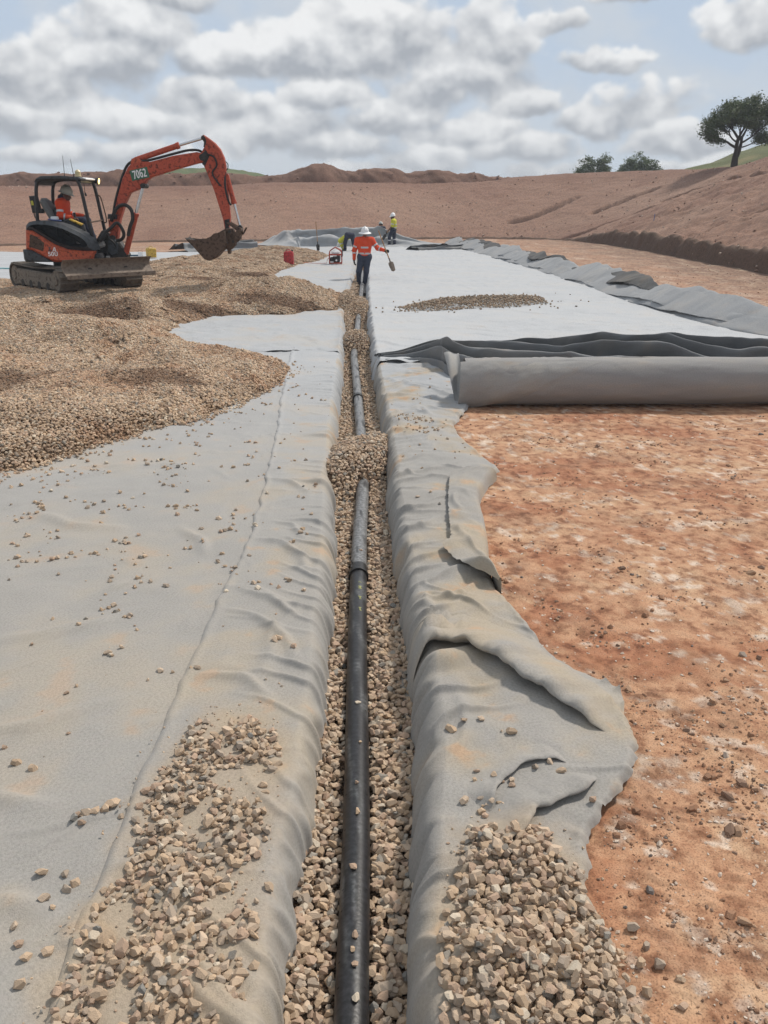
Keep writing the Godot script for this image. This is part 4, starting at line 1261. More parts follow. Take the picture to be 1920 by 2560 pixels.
func gravel() -> void:
	var poly := V2(HEAP)
	hy.resize(HN.x * HN.y)
	hs.resize(HN.x * HN.y)
	var skip := PackedByteArray()
	skip.resize(HN.x * HN.y)
	var p := PackedVector3Array()
	var c := PackedColorArray()
	for j in HN.y:
		for i in HN.x:
			var x := H0.x + i * 0.1
			var z := H0.y + j * 0.1
			var k := j * HN.x + i
			var sd: float = poly_sd(Vector2(x, z), poly) + nz.mid.get_noise_2d(x * 0.7, z * 0.7) * 0.16
			sd = minf(sd, (Vector2((x + 3.25) / 0.75, (z + 24.6) / 0.9).length() - 1.0) * 0.7)
			var cap: float = 0.27 + nz.big.get_noise_2d(x * 0.9 + 70, z * 0.9) * 0.13 + nz.mid.get_noise_2d(x * 0.6, z * 0.6) * 0.05
			cap -= 0.16 * smoothstep(26.0, 34.0, -z)
			for m in MOUNDS: cap += m[4] * exp(-pow((x - m[0]) / m[2], 2.0) - pow((z - m[1]) / m[3], 2.0))
			for tr in [-3.55, -3.1]:  # ruts of a track
				var rt := exp(-pow((x - tr - 0.03 * (z + 13.0)) / 0.11, 2.0)) * smoothstep(-15.6, -14.8, z) * smoothstep(-10.2, -11.2, z)
				cap -= 0.09 * rt * (1.0 + 0.5 * sin(z * 44.0))
			var ex := Vector2(x + 6.3, z + 20.1).length()
			cap = lerpf(0.38, cap, smoothstep(1.3, 2.4, ex))
			var y := -0.04 + (cap + 0.04) * (1.0 - exp(-maxf(sd, 0.0) * 0.75 / maxf(cap, 0.05))) + minf(sd, 0.0) * 0.3
			hs[k] = sd
			hy[k] = y
			skip[k] = 1 if sd < -0.25 else 0
			p.append(Vector3(x, y - 0.012, z))
			var b = Color(0.46, 0.33, 0.22) * (1.0 + nz.mid.get_noise_2d(x * 0.6, z * 0.6) * 0.2)
			c.append(b.lerp(Color(0.12, 0.075, 0.05), hollow_shade_at(x, z) * 0.75))
	var heap := thing("gravel_heap", Vector3.ZERO, "spread heap of tan crushed gravel on the left that the excavator stands on", "gravel", "", "stuff")
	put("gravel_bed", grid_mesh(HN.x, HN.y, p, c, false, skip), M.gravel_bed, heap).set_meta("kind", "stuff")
	var r := RandomNumberGenerator.new()
	r.seed = 301
	var pl := []
	var co := []
	# single stones near the front of the heap
	var z := -5.4
	while z > -11.6:
		var x := -0.47 * -z - 0.7
		while x < -0.6:
			var qx := x + r.randf_range(-0.014, 0.014)
			var qz := z + r.randf_range(-0.014, 0.014)
			x += 0.027
			var sd := heap_at(hs, qx, qz)
			if sd < -0.05 or (sd < 0.14 and r.randf() > 0.35 + (sd + 0.05) * 3.4): continue
			var s := r.randf_range(0.025, 0.043)
			pl.append(Transform3D(spin(r).scaled(Vector3.ONE * s), Vector3(qx, maxf(heap_at(hy, qx, qz), 0.0) + r.randf_range(0.0, 0.018), qz)))
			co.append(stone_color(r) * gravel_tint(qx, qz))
		z -= 0.027
	scatter("stone", stone_meshes, pl, co, M.stone_mix, heap)
	pl = []
	co = []
	var d := 9.0
	while d < 41.0:
		var st := 0.15 if d < 16 else 0.19 if d < 24 else 0.26
		var x := -0.47 * d - 0.7
		while x < -0.3:
			var qx := x + r.randf_range(-0.06, 0.06)
			var qz := -d + r.randf_range(-0.06, 0.06)
			x += st
			if heap_at(hs, qx, qz) < 0.10: continue
			var y := heap_at(hy, qx, qz)
			var n := Vector3(y - heap_at(hy, qx + 0.12, qz), 0.12, y - heap_at(hy, qx, qz + 0.12)).normalized()
			var t := n.cross(Vector3.FORWARD).normalized()
			pl.append(Transform3D(Basis(t, n, t.cross(n)) * Basis(Vector3.UP, r.randf() * TAU) * Basis.from_scale(Vector3(1.1, 1.0, 1.1)), Vector3(qx, y + 0.004, qz)))
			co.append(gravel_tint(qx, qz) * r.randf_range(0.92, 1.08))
		d += st
	scatter("gravel_clump", clump_meshes, pl, co, M.stone_mix, heap)
	strays(r)
	trench_gravel(r)
	piles(r)

func strays(r: RandomNumberGenerator) -> void:
	var pl := []
	var co := []
	var cl := noise(44, 1.6, 2)
	var tries := 0
	while pl.size() < 620 and tries < 40000:
		tries += 1
		var d := r.randf_range(2.2, 12.5)
		var x := r.randf_range(-0.45 * d - 0.2, -0.32)
		var sd := heap_at(hs, x, -d) if d > 5.3 else -1.0
		if sd > 0.05: continue
		var want: float = 0.05 + smoothstep(0.05, 0.5, cl.get_noise_2d(x, d)) * smoothstep(3.8, 4.8, d) * (0.9 if x < -0.8 else 0.35) + 0.9 * exp(sd / 0.25)
		if r.randf() > want: continue
		var n := 1 if r.randf() < 0.7 else r.randi_range(2, 6)
		for k in n:
			var qx := x + r.randfn() * 0.035 * (n - 1) * 0.6
			var qz := -d + r.randfn() * 0.03 * (n - 1) * 0.6
			if qx > -0.36: continue
			var s := r.randf_range(0.016, 0.046) if r.randf() < 0.75 else r.randf_range(0.006, 0.016)
			pl.append(Transform3D(spin(r).scaled(Vector3.ONE * s), Vector3(qx, fl(qx, qz) + (0.012 if qx > at(SEAM, -qz) else 0.0) + s * 0.18, qz)))
			co.append(stone_color(r))
	var o := thing("scattered_stones", Vector3.ZERO, "small tan and grey stones strewn over the grey fabric on the left", "gravel", "", "stuff")
	scatter("stone", stone_meshes.slice(0, 7), pl, co, M.stone_mix, o)
	pl = []
	co = []
	for q in [[0.46, -8.9, 0.11, 0.05, 46], [0.62, -8.6, 0.18, 0.2, 46], [0.42, -7.9, 0.16, 0.5, 18], [0.6, -10.3, 0.22, 0.5, 16], [0.5, -6.0, 0.18, 1.2, 9], [0.8, -7.5, 0.2, 0.6, 12], [0.75, -3.1, 0.2, 0.25, 5]]:
		for k in q[4]:
			var x: float = q[0] + r.randfn() * q[2]
			var z: float = q[1] + r.randfn() * q[3]
			if x < at(XR, -z) + 0.15 or x > at(RAG, -z) - 0.05: continue
			var s := r.randf_range(0.014, 0.04)
			pl.append(Transform3D(spin(r).scaled(Vector3.ONE * s), Vector3(x, right_y(x, -z, at(XR, -z) + at(WR, -z), at(RAG, -z)) + s * 0.2, z)))
			co.append(stone_color(r))
	o = thing("scattered_stones", Vector3.ZERO, "small stones strewn over the fabric strip between the trench and the roll", "gravel", "", "stuff")
	scatter("stone", stone_meshes.slice(3, 8), pl, co, M.stone_mix, o)
	# the low ridge of gravel on the pale sheet
	var poly := V2([0.72, -19.0, 1.4, -20.0, 2.2, -20.5, 3.04, -20.9, 3.7, -20.9, 4.15, -20.6, 4.0, -19.7, 3.08, -19.0, 2.3, -18.75, 1.54, -18.5, 1.0, -18.5])
	pl = []
	co = []
	for k in 9500:
		var x := r.randf_range(0.2, 5.2)
		var z := r.randf_range(-21.6, -17.9)
		var sd: float = poly_sd(Vector2(x, z), poly) + nz.mid.get_noise_2d(x, z) * 0.12
		if sd < 0.0 and r.randf() > 0.06 * exp(sd / 0.3): continue
		var s := r.randf_range(0.03, 0.055)
		var h := 0.13 * (1.0 - exp(-maxf(sd, 0) / 0.22)) * r.randf_range(0.4, 1.0)
		pl.append(Transform3D(spin(r).scaled(Vector3.ONE * s), Vector3(x, far_y(x, -z) + s * 0.3 + h, z)))
		co.append(stone_color(r) * 0.74)
	o = thing("gravel_ridge", Vector3.ZERO, "low ridge of gravel dumped on the pale sheet right of the trench", "gravel", "", "stuff")
	scatter("stone", stone_meshes.slice(0, 6), pl, co, M.stone_mix, o)

func trench_y(x: float, d: float) -> float:
	var y: float = -0.245 + nz.mid.get_noise_2d(x * 1.5, d * 1.2) * 0.014 + 0.03 * smoothstep(-0.14, -0.24, x) * smoothstep(6.0, 3.0, d)
	var cx := x + 0.08
	var wide := exp(-pow(cx / 0.36, 4.0))
	y += 0.285 * exp(-pow((d - 8.0 - x * 1.1) / 0.55, 4.0)) * wide
	y += 0.03 * exp(-pow((d - 7.3) / 0.3, 2.0)) * smoothstep(-0.1, -0.3, x)
	y += 0.30 * exp(-pow((d - 15.1) / 0.66, 4.0)) * exp(-pow((x + 0.17) / 0.25, 4.0))
	y += 0.34 * exp(-pow((d - 20.1) / 1.2, 4.0)) * exp(-pow((x + 0.26) / 0.38, 4.0))
	y += 0.16 * smoothstep(16.5, 18.5, d) * smoothstep(-0.2, -0.36, x)
	return y

func trench_gravel(r: RandomNumberGenerator) -> void:
	var zs := spaced(1.35, 33.0, 0.005, 0.02, 0.15)
	var p := PackedVector3Array()
	var c := PackedColorArray()
	for d in zs:
		for i in 36:
			var x := lerpf(-0.56, 0.34, i / 35.0)
			p.append(Vector3(x, trench_y(x, d) - 0.014, -d))
			c.append(Color(0.30, 0.21, 0.14))
	var o := thing("trench_gravel", Vector3.ZERO, "tan gravel bedding along the trench, mounded over the pipe in places", "gravel", "", "stuff")
	put("gravel_bed", grid_mesh(36, zs.size(), p, c), M.gravel_bed, o).set_meta("kind", "stuff")
	var pl := []
	var co := []
	var d := 1.45
	while d < 22.0:
		var st := 0.0265 if d < 10.0 else 0.036
		var x := -0.62
		while x < 0.3:
			var qx := x + r.randf_range(-0.013, 0.013)
			var qd := d + r.randf_range(-0.013, 0.013)
			x += st
			var y := trench_y(qx, qd)
			var onto := y > -0.05
			if not onto and (qx < at(XL, qd) - 0.015 or qx > at(XR, qd) + 0.015): continue
			if onto and y < 0.02 and (qx < at(XL, qd) - (0.09 if qd < 17.0 else 0.3) or qx > at(XR, qd) + 0.08): continue
			if y < -0.14 and absf(qx - pipe_x(qd)) < 0.062: continue
			for lay in 2:
				if lay == 1 and r.randf() > 0.55: continue
				var s := r.randf_range(0.026, 0.047)
				var xf := Transform3D(spin(r).scaled(Vector3.ONE * s), Vector3(qx + r.randf_range(-0.01, 0.01), y + lay * 0.016 + r.randf_range(-0.006, 0.008), -qd))
				if qd < 3.6:
					near.append([xf, "trench"])
				else:
					pl.append(xf)
					co.append(stone_color(r))
		d += st
	scatter("stone", stone_meshes, pl, co, M.stone_mix, o)
	pl = []
	co = []
	d = 22.0
	while d < 32.0:
		for k in 5:
			var x := lerpf(-0.5, 0.2, (k + r.randf()) / 5.0)
			var y := trench_y(x, d)
			if (x < at(XL, d) - 0.03 or x > at(XR, d) + 0.03) and y < 0.0: continue
			if y < -0.14 and absf(x - pipe_x(d)) < 0.09: continue
			pl.append(Transform3D(Basis(Vector3.UP, r.randf() * TAU) * Basis.from_scale(Vector3(0.8, 1, 0.8)), Vector3(x, y, -d)))
			co.append(Color.WHITE * r.randf_range(0.85, 1.0))
		d += 0.11
	scatter("gravel_clump", clump_meshes, pl, co, M.stone_mix, o)

var near := []

func piles(r: RandomNumberGenerator) -> void:
	var left := pile_l
	var right := pile_r
	var bits := V2([0.34, -2.77, 0.42, -2.90, 0.53, -2.93, 0.64, -2.86, 0.55, -2.72, 0.38, -2.66])
	var gap := noise(46, 2.6, 2)
	for q in [[left, "left", 0.029, 0.35], [right, "right", 0.0255, 0.95], [bits, "bits", 0.034, 0.15]]:
		var poly: PackedVector2Array = q[0]
		var z := -1.5
		while z > -3.5:
			var x := -1.1
			while x < 1.0:
				var qx: float = x + r.randf_range(-0.011, 0.011)
				var qz: float = z + r.randf_range(-0.011, 0.011)
				x += q[2]
				var sd := poly_sd(Vector2(qx, qz), poly)
				if sd < 0 or r.randf() > 0.45 + sd * 14.0: continue
				if q[1] == "left" and gap.get_noise_2d(qx, qz) > 0.16 + 0.22 * smoothstep(-2.6, -2.0, qz): continue
				if q[1] == "bits" and r.randf() > 0.6: continue
				var base := (fl(qx, qz) + 0.012) if qx < 0 else right_y(qx, -qz, at(XR, -qz) + at(WR, -qz), at(RAG, -qz))
				if q[1] == "right": base = maxf(base, 0.0)
				var layers := 1 + int(r.randf() < q[3] * smoothstep(0.01, 0.1, sd)) + int(q[1] == "right" and r.randf() < 0.45 * smoothstep(0.05, 0.2, sd))
				for k in layers:
					var s := lerpf(0.019, 0.046, pow(r.randf(), 1.3))
					near.append([Transform3D(spin(r).scaled(Vector3.ONE * s), Vector3(qx + r.randf_range(-0.01, 0.01) * k, base + s * 0.24 + k * 0.018, qz)), q[1]])
			z -= q[2]
	var fp := []
	var fc := []
	for k in 2600:
		var q := Vector2(r.randf_range(-1.15, 0.95), r.randf_range(-3.5, -1.5))
		var sd := poly_sd(q, pile_l if q.x < 0 else pile_r)
		if sd < -0.14 or r.randf() > exp(minf(sd, 0.0) / 0.05): continue
		if q.x > -0.35 and q.x < at(XR, -q.y) + at(WR, -q.y): continue
		var s := r.randf_range(0.004, 0.014)
		var base := (fl(q.x, q.y) + 0.012) if q.x < 0 else right_y(q.x, -q.y, at(XR, -q.y) + at(WR, -q.y), at(RAG, -q.y))
		fp.append(Transform3D(spin(r).scaled(Vector3.ONE * s), Vector3(q.x, maxf(base, -0.03) + s * 0.2, q.y)))
		fc.append(stone_color(r))
	scatter("chip", stone_meshes.slice(0, 4), fp, fc, M.stone_mix, thing("gravel_fines", Vector3.ZERO, "small chips and fines lying among the stones of the near piles", "gravel", "", "stuff"))
	# strays round the piles, on the fabric and on the pipe
	for q in [[-1.02, -2.35], [-1.05, -2.42], [-1.0, -2.38], [-1.08, -2.3], [-1.13, -2.43], [-1.03, -2.72], [-1.0, -2.74], [-1.06, -2.71], [-1.1, -2.69], [-0.98, -2.77], [-1.0, -2.1], [-1.06, -2.08], [-1.1, -2.13], [-1.04, -1.98], [-1.14, -2.2], [-1.16, -1.9], [-0.34, -2.35], [-0.35, -2.02], [-1.3, -2.2], [-1.36, -2.6], [0.68, -2.98], [0.78, -2.95], [0.86, -2.75], [0.42, -3.28], [0.36, -3.24], [0.5, -3.3], [0.62, -3.2], [0.86, -2.2], [0.9, -2.05], [0.83, -1.95], [0.88, -2.12], [0.92, -1.9], [0.84, -2.05], [0.95, -2.0]]:
		var s := r.randf_range(0.03, 0.05)
		var x: float = q[0]
		var z: float = q[1]
		var base := (fl(x, z) + (0.012 if x > at(SEAM, -z) else 0.0)) if x < 0 else right_y(x, -z, at(XR, -z) + at(WR, -z), at(RAG, -z)) if x < at(RAG, -z) - 0.02 else ground_y(x, z)
		near.append([Transform3D(spin(r).scaled(Vector3.ONE * s), Vector3(x, base + s * 0.2, z)), "loose"])
	for q in [[-0.045, 2.05], [-0.05, 2.18], [-0.058, 2.24], [-0.05, 2.30], [-0.046, 2.93], [-0.052, 3.12], [-0.038, 3.42], [-0.05, 3.75], [-0.047, 5.75], [-0.06, 2.62]]:
		var s := r.randf_range(0.02, 0.032)
		near.append([Transform3D(spin(r).scaled(Vector3.ONE * s), Vector3(q[0], -0.215 + 0.056 + s * 0.28, -q[1])), "pipe"])
	var eye := Vector3(0, 2.2, 0)
	var seen := func(t: Transform3D) -> bool:
		var d := -t.origin.z
		return d > 1.72 + 0.3 * -minf(t.origin.y, 0.0) and absf(t.origin.x) < 0.43 * d + 0.35
	near.sort_custom(func(a, b): return a[0].origin.distance_squared_to(eye) / a[0].basis.x.length_squared() < b[0].origin.distance_squared_to(eye) / b[0].basis.x.length_squared())
	var words := {"left": [" crushed stone in the loose patch at the lower left", "stones of the lower left patch"], "right": [" crushed stone of the thick pile at the lower right", "stones of the lower right pile"], "bits": [" crushed stone in the small handful above the lower right pile", "stones of the small handful"], "trench": [" crushed stone in the trench beside the near length of pipe", "stones beside the near pipe"], "loose": [" crushed stone lying loose on the fabric beside a pile", "loose stones beside the piles"], "pipe": [" stone resting on top of the black pipe", "stones on the pipe"]}
	var rest := {}
	var count := 0
	for e in near:
		if (count < 300 and seen.call(e[0])) or e[1] == "pipe":
			count += 1
			var o := MeshInstance3D.new()
			o.name = numbered("crushed_stone")
			o.mesh = stone_meshes[r.randi() % 14]
			var t := r.randf()
			var tone := 0 if t < 0.28 else 1 if t < 0.48 else 2 if t < 0.65 else 3 if t < 0.78 else 4 if t < 0.82 else 5 if t < 0.94 else 6 if t < 0.948 else 7
			o.material_override = M.tones[tone]
			o.transform = e[0]
			add_child(o, true)
			var big: String = "large " if e[0].basis.x.length() > 0.046 else "small " if e[0].basis.x.length() < 0.034 else ""
			tag(o, big + ["tan", "pale buff", "reddish tan", "brownish grey", "grey", "warm tan", "dark grey", "cream"][tone] + words[e[1]][0], "stone", words[e[1]][1])
		else:
			if not rest.has(e[1]): rest[e[1]] = [[], []]
			rest[e[1]][0].append(e[0])
			rest[e[1]][1].append(stone_color(r))
	for k in rest:
		var o := thing("gravel", Vector3.ZERO, {"left": "rest of the loose gravel patch at the lower left of the fabric", "right": "rest of the thick gravel pile on the fabric at the lower right", "bits": "rest of the small handful of gravel above the lower right pile", "trench": "gravel on both sides of the near length of pipe", "loose": "stray stones round the near gravel piles", "pipe": "stones on the pipe"}[k], "gravel", "", "stuff")
		scatter("stone", stone_meshes, rest[k][0], rest[k][1], M.stone_mix, o)

# ------------------------------------------------------------------ pipe
var PX: PackedFloat32Array

func pipe_x(d: float) -> float:
	if PX.is_empty(): PX = curve([Vector2(0, -0.06), Vector2(2, -0.06), Vector2(2.9, -0.052), Vector2(4.4, -0.06), Vector2(5.44, -0.06), Vector2(6.2, -0.055), Vector2(7.4, -0.035), Vector2(8.5, -0.05), Vector2(9.2, -0.06), Vector2(10, -0.08), Vector2(11.6, -0.12), Vector2(13, -0.16), Vector2(14.2, -0.19), Vector2(17, -0.16), Vector2(20, -0.15), Vector2(24, -0.11), Vector2(27, -0.10), Vector2(65, -0.1)])
	return at(PX, d)

func pipe_run(label: String, a: float, b: float, y0: float, y1: float, dirt: float, coupling: float, rad := 0.056) -> Node3D:
	var o := thing("drain_pipe", Vector3(pipe_x(a), y0, -a), label, "pipe")
	var pts := []
	var d := a
	while d < b + 0.001:
		pts.append(Vector3(pipe_x(d) - pipe_x(a), lerpf(0.0, y1 - y0, smoothstep(a, b, d)), a - d))
		d += 0.06
	var m := MB.new()
	m.tube(pts, rad, 28)
	for i in m.v.size():
		var w := m.v[i]
		var k := smoothstep(0.02, 0.42, nz.stain.get_noise_2d(w.x * 14.0 + w.y * 9.0, (w.z - a) * 2.0 + a * 3) + dirt - 0.35) * dirt
		m.c[i] = Color(0.024, 0.026, 0.029).lerp(Color(0.40, 0.41, 0.42), k * 0.85)
	part("pipe_wall", m, M.pipe, o)
	if a < 9.5:
		var s := MB.new()
		d = a + 0.05
		var n := 0
		while d < b - 0.1:
			for ang in [-0.9, 0.9]:
				var c := Vector3(pipe_x(d) - pipe_x(a) + sin(ang) * rad, lerpf(0.0, y1 - y0, smoothstep(a, b, d)) + cos(ang) * rad, a - d - (0.06 if n % 2 else 0.0))
				s.box(T(c, Vector3(0, 0, -ang)), Vector3(0.010, 0.0008, 0.003), 0.0002)
			d += 0.16
			n += 1
		part("drain_slot", s, M.slot, o).set_meta("kind", "stuff")
	if coupling > 0:
		var k := MB.new()
		var cx := Vector3(pipe_x(coupling) - pipe_x(a), lerpf(0.0, y1 - y0, smoothstep(a, b, coupling)), a - coupling)
		k.lathe([Vector2(rad, -0.075), Vector2(rad + 0.013, -0.075), Vector2(rad + 0.014, -0.06), Vector2(rad + 0.006, -0.05), Vector2(rad + 0.006, 0.06), Vector2(rad, 0.065)], T(cx, Vector3(-PI / 2, 0, 0)), 28)
		for i in k.c.size(): k.c[i] = Color(0.02, 0.021, 0.023)
		var cp := part("coupling", k, M.pipe, o)
		var cl := MB.new()
		cl.box(T(cx + Vector3(-0.045, rad * 0.72, -0.10), Vector3(0, 0.2, 0.6)), Vector3(0.014, 0.012, 0.05), 0.004)
		cl.box(T(cx + Vector3(-0.047, rad * 0.7, -0.02), Vector3(0, -0.2, 0.6)), Vector3(0.012, 0.012, 0.04), 0.004)
		part("clip", cl, M.rubber, cp)
	return o

func pipes() -> void:
	var o := pipe_run("black slotted drain pipe lying nearest, its length running to the coupling with yellow print", 1.2, 5.42, -0.215, -0.205, 0.3, 0.0)
	# what is left of the printed marks
	var m := MB.new()
	for g in [[5.17, [[-0.5, 0.8, 0.1, 0.5], [0.1, 0.8, 0.1, 0.5], [0.6, 0.7, 0.1, 0.2]]], [5.11, [[0.0, 0.6, 1.4, 0.1], [0.1, 0.2, 1.1, 0.1], [0.2, 0.0, 0.1, 0.9], [0.5, -0.4, 0.7, 0.1], [-0.3, -0.3, 0.8, 0.1]]], [4.96, [[0.0, 0.5, 1.4, 0.1], [0.2, 0.1, 0.7, 0.1], [0.0, -0.4, 0.1, 0.5], [0.5, -0.4, 0.1, 0.5]]], [4.80, [[-0.3, 0.6, 0.1, 0.3], [0.3, 0.6, 0.8, 0.1], [0.1, 0.0, 0.1, 0.9], [0.3, 0.0, 0.5, 0.1], [0.5, -0.5, 0.7, 0.1]]]]:
		for s in g[1]:
			var x: float = 0.012 + s[0] * 0.013
			var dz: float = g[0] + s[1] * 0.032
			m.box(T(Vector3(x, sqrt(0.056 * 0.056 - x * x) + 0.0085 * 0 + 0.001 + lerpf(0, 0.01, smoothstep(1.2, 5.42, dz)), 1.2 - dz), Vector3(0, 0, -asin(x / 0.056))), Vector3(maxf(s[2], 0.17) * 0.015, 0.0012, maxf(s[3], 0.17) * 0.034), 0.0004)
	part("yellow_print", m, M.print_yellow, o)
	pipe_run("mud smeared grey length of drain pipe between the coupling and the first gravel mound", 5.43, 8.1, -0.205, -0.20, 0.8, 5.47, 0.0555)
	pipe_run("pale smeared length of drain pipe between two gravel mounds with a dark joint ring", 8.2, 14.9, -0.19, -0.17, 0.85, 10.95)
	pipe_run("short grey length of drain pipe in the trench beside the far gravel tongue", 15.3, 20.0, -0.17, -0.15, 0.9, 16.6)
	pipe_run("far length of grey drain pipe running to the feet of the worker in orange", 20.4, 31.5, -0.15, -0.17, 0.85, 0.0)
	var q := thing("drain_pipe", Vector3(-0.02, -0.20, -24.0), "dark second pipe lying beside the far pipe by the worker's boots", "pipe")
	var t := MB.new()
	t.tube([Vector3(0.0, 0, 0), Vector3(-0.01, 0.0, -3.0), Vector3(0.02, 0.03, -5.6)], 0.05, 20)
	for i in t.c.size(): t.c[i] = Color(0.025, 0.027, 0.03)
	part("pipe_wall", t, M.pipe, q)

# ------------------------------------------------------------------ small things
func grav(x: float, z: float) -> float:
	return maxf(heap_at(hy, x, z), fl(x, z))

func shovel(label: String, top: Vector3, foot: Vector3, face: Vector3, blade_m: Material) -> Node3D:
	var o := thing("shovel", foot, label, "shovel")
	var dir := (top - foot).normalized()
	var side := dir.cross(face).normalized()
	var nrm := side.cross(dir).normalized()
	var h := MB.new()
	h.tube([dir * 0.26, dir * 0.8, top - foot], [0.019, 0.017, 0.016], 10)
	part("handle", h, M.wood, o)
	var b := MB.new()
	var prof := [Vector2(-0.02, 0.0), Vector2(0.06, 0.03), Vector2(0.075, 0.16), Vector2(0.078, 0.26), Vector2(0.06, 0.285), Vector2(0.022, 0.30), Vector2(0.02, 0.38)]
	for i in prof.size() - 1:
		for s in [-1.0, 1.0]:
			var a: Vector2 = prof[i]
			var c: Vector2 = prof[i + 1]
			var p0 := dir * a.y + nrm * 0.018
			var p1 := dir * c.y + nrm * 0.018
			var q0 = dir * a.y + side * s * maxf(a.x, 0.0)
			var q1 = dir * c.y + side * s * c.x
			b.quad(p0, p1, q1, q0, nrm)
			b.quad(p0 - nrm * 0.004, p1 - nrm * 0.004, q1 - nrm * 0.004, q0 - nrm * 0.004, -nrm)
	b.tube([dir * 0.26, dir * 0.42], [0.024, 0.021], 10)
	part("blade", b, blade_m, o)
	return o

func small_things() -> void:
	# red fuel can
	var pos := Vector3(-2.66, grav(-2.66, -31.6) - 0.01, -31.6)
	var o := thing("fuel_can", pos, "red plastic fuel can standing on the gravel", "fuel can")
	var b := MB.new()
	b.prism(V2([-0.17, 0.0, 0.17, 0.0, 0.175, 0.05, 0.17, 0.38, 0.13, 0.44, 0.02, 0.45, -0.13, 0.43, -0.17, 0.38]), Transform3D(), 0.19, 0.03)
	for s in [-1.0, 1.0]: b.prism(V2([-0.11, 0.07, 0.11, 0.07, 0.11, 0.34, -0.11, 0.34]), T(Vector3(0, 0, s * 0.092)), 0.02, 0.008)
	part("can_body", b, M.red_plastic, o)
	b = MB.new()
	b.tube([Vector3(-0.09, 0.43, 0), Vector3(-0.07, 0.485, 0), Vector3(0.04, 0.49, 0), Vector3(0.07, 0.44, 0)], 0.017, 8)
	part("handle", b, M.red_plastic, o)
	b = MB.new()
	b.tube([Vector3(0.11, 0.42, 0), Vector3(0.135, 0.48, 0)], [0.032, 0.032], 12)
	part("cap", b, M.rubber, o)
	# generator in a red tube frame
	pos = Vector3(-1.06, 0.04, -32.6)
	o = thing("generator", pos, "small petrol generator in a red tube frame on the pale fabric", "generator")
	b = MB.new()
	for s in [-1.0, 1.0]:
		var z: float = s * 0.19
		b.tube([Vector3(-0.22, 0.0, z), Vector3(-0.225, 0.36, z), Vector3(-0.20, 0.44, z), Vector3(-0.07, 0.53, z), Vector3(0.0, 0.56, z), Vector3(0.12, 0.50, z), Vector3(0.21, 0.45, z), Vector3(0.225, 0.36, z), Vector3(0.22, 0.0, z)], 0.017, 8)
		b.tube([Vector3(-0.22, 0.02, z), Vector3(0.22, 0.02, z)], 0.018, 8)
		b.tube([Vector3(-0.225, 0.31, z), Vector3(0.225, 0.31, z)], 0.022, 8)
	for q in [[-0.22, 0.03], [0.22, 0.03], [-0.20, 0.43], [0.20, 0.43], [0.0, 0.56]]:
		b.tube([Vector3(q[0], q[1], -0.19), Vector3(q[0], q[1], 0.19)], 0.015, 8)
	part("frame", b, M.red_frame, o)
	b = MB.new()
	b.box(T(Vector3(0.02, 0.15, 0)), Vector3(0.28, 0.20, 0.24), 0.03)
	b.tube([Vector3(-0.14, 0.14, -0.1), Vector3(-0.14, 0.14, 0.12)], 0.085, 18)
	b.box(T(Vector3(0.10, 0.25, 0.04)), Vector3(0.12, 0.08, 0.14), 0.02)
	part("engine", b, M.dark_steel, o)
	b = MB.new()
	b.box(T(Vector3(0, 0.39, 0)), Vector3(0.30, 0.10, 0.26), 0.035)
	part("fuel_tank", b, M.white, o)
	b = MB.new()
	b.tube([Vector3(0.03, 0.12, 0.12), Vector3(0.03, 0.12, 0.145)], 0.035, 14)
	b.box(T(Vector3(-0.13, 0.06, 0.15)), Vector3(0.11, 0.05, 0.03), 0.008)
	b.box(T(Vector3(0.175, 0.2, 0.14)), Vector3(0.03, 0.12, 0.03), 0.008)
	part("socket_panel", b, M.white, o)
	b = MB.new()
	b.tube([Vector3(0.2, 0.46, 0.12), Vector3(0.235, 0.44, 0.15), Vector3(0.24, 0.3, 0.16), Vector3(0.22, 0.24, 0.1)], 0.03, 10)
	part("exhaust_hose", b, M.rubber, o)
	o = thing("power_cord", Vector3(-1.3, 0.04, -32.5), "thin orange power cord trailing left from the generator", "cord")
	b = MB.new()
	b.tube([Vector3(0.02, 0.22, 0), Vector3(-0.05, 0.16, 0.06), Vector3(-0.08, 0.03, 0.1), Vector3(-0.4, 0.02, 0.05), Vector3(-0.9, 0.05, 0.2)], 0.009, 6)
	part("cable", b, M.orange, o)
	# yellow can and white tub behind the excavator
	o = thing("water_can", Vector3(-8.55, 0.03, -36.4), "boxy yellow plastic can on the pale fabric behind the excavator", "can")
	b = MB.new()
	b.prism(V2([-0.17, 0.0, 0.17, 0.0, 0.18, 0.3, 0.15, 0.37, -0.13, 0.39, -0.18, 0.33]), T(Vector3.ZERO, Vector3(0, 0.6, 0)), 0.28, 0.03)
	part("can_body", b, M.yellow_plastic, o)
	b = MB.new()
	b.tube([Vector3(-0.06, 0.38, 0), Vector3(-0.05, 0.43, 0), Vector3(0.06, 0.43, 0), Vector3(0.07, 0.37, 0)], 0.014, 8)
	part("handle", b, M.yellow_plastic, o)
	o = thing("white_tub", Vector3(-8.93, 0.03, -36.2), "small whitish tub beside the yellow can", "tub")
	b = MB.new()
	b.lathe([Vector2(0, 0), Vector2(0.085, 0), Vector2(0.10, 0.2), Vector2(0.105, 0.2), Vector2(0.105, 0.215), Vector2(0.092, 0.215), Vector2(0.08, 0.04), Vector2(0, 0.04)], Transform3D(), 18)
	part("bucket", b, M.white, o)
	b = MB.new()
	b.tube([Vector3(-0.10, 0.2, 0), Vector3(-0.07, 0.28, 0.02), Vector3(0.07, 0.28, 0.02), Vector3(0.10, 0.2, 0)], 0.005, 6)
	part("handle", b, M.dark_steel, o)
	o = thing("pipe_offcut", Vector3(-9.7, 0.06, -37.2), "blue grey offcut of pipe lying left of the yellow can", "pipe")
	b = MB.new()
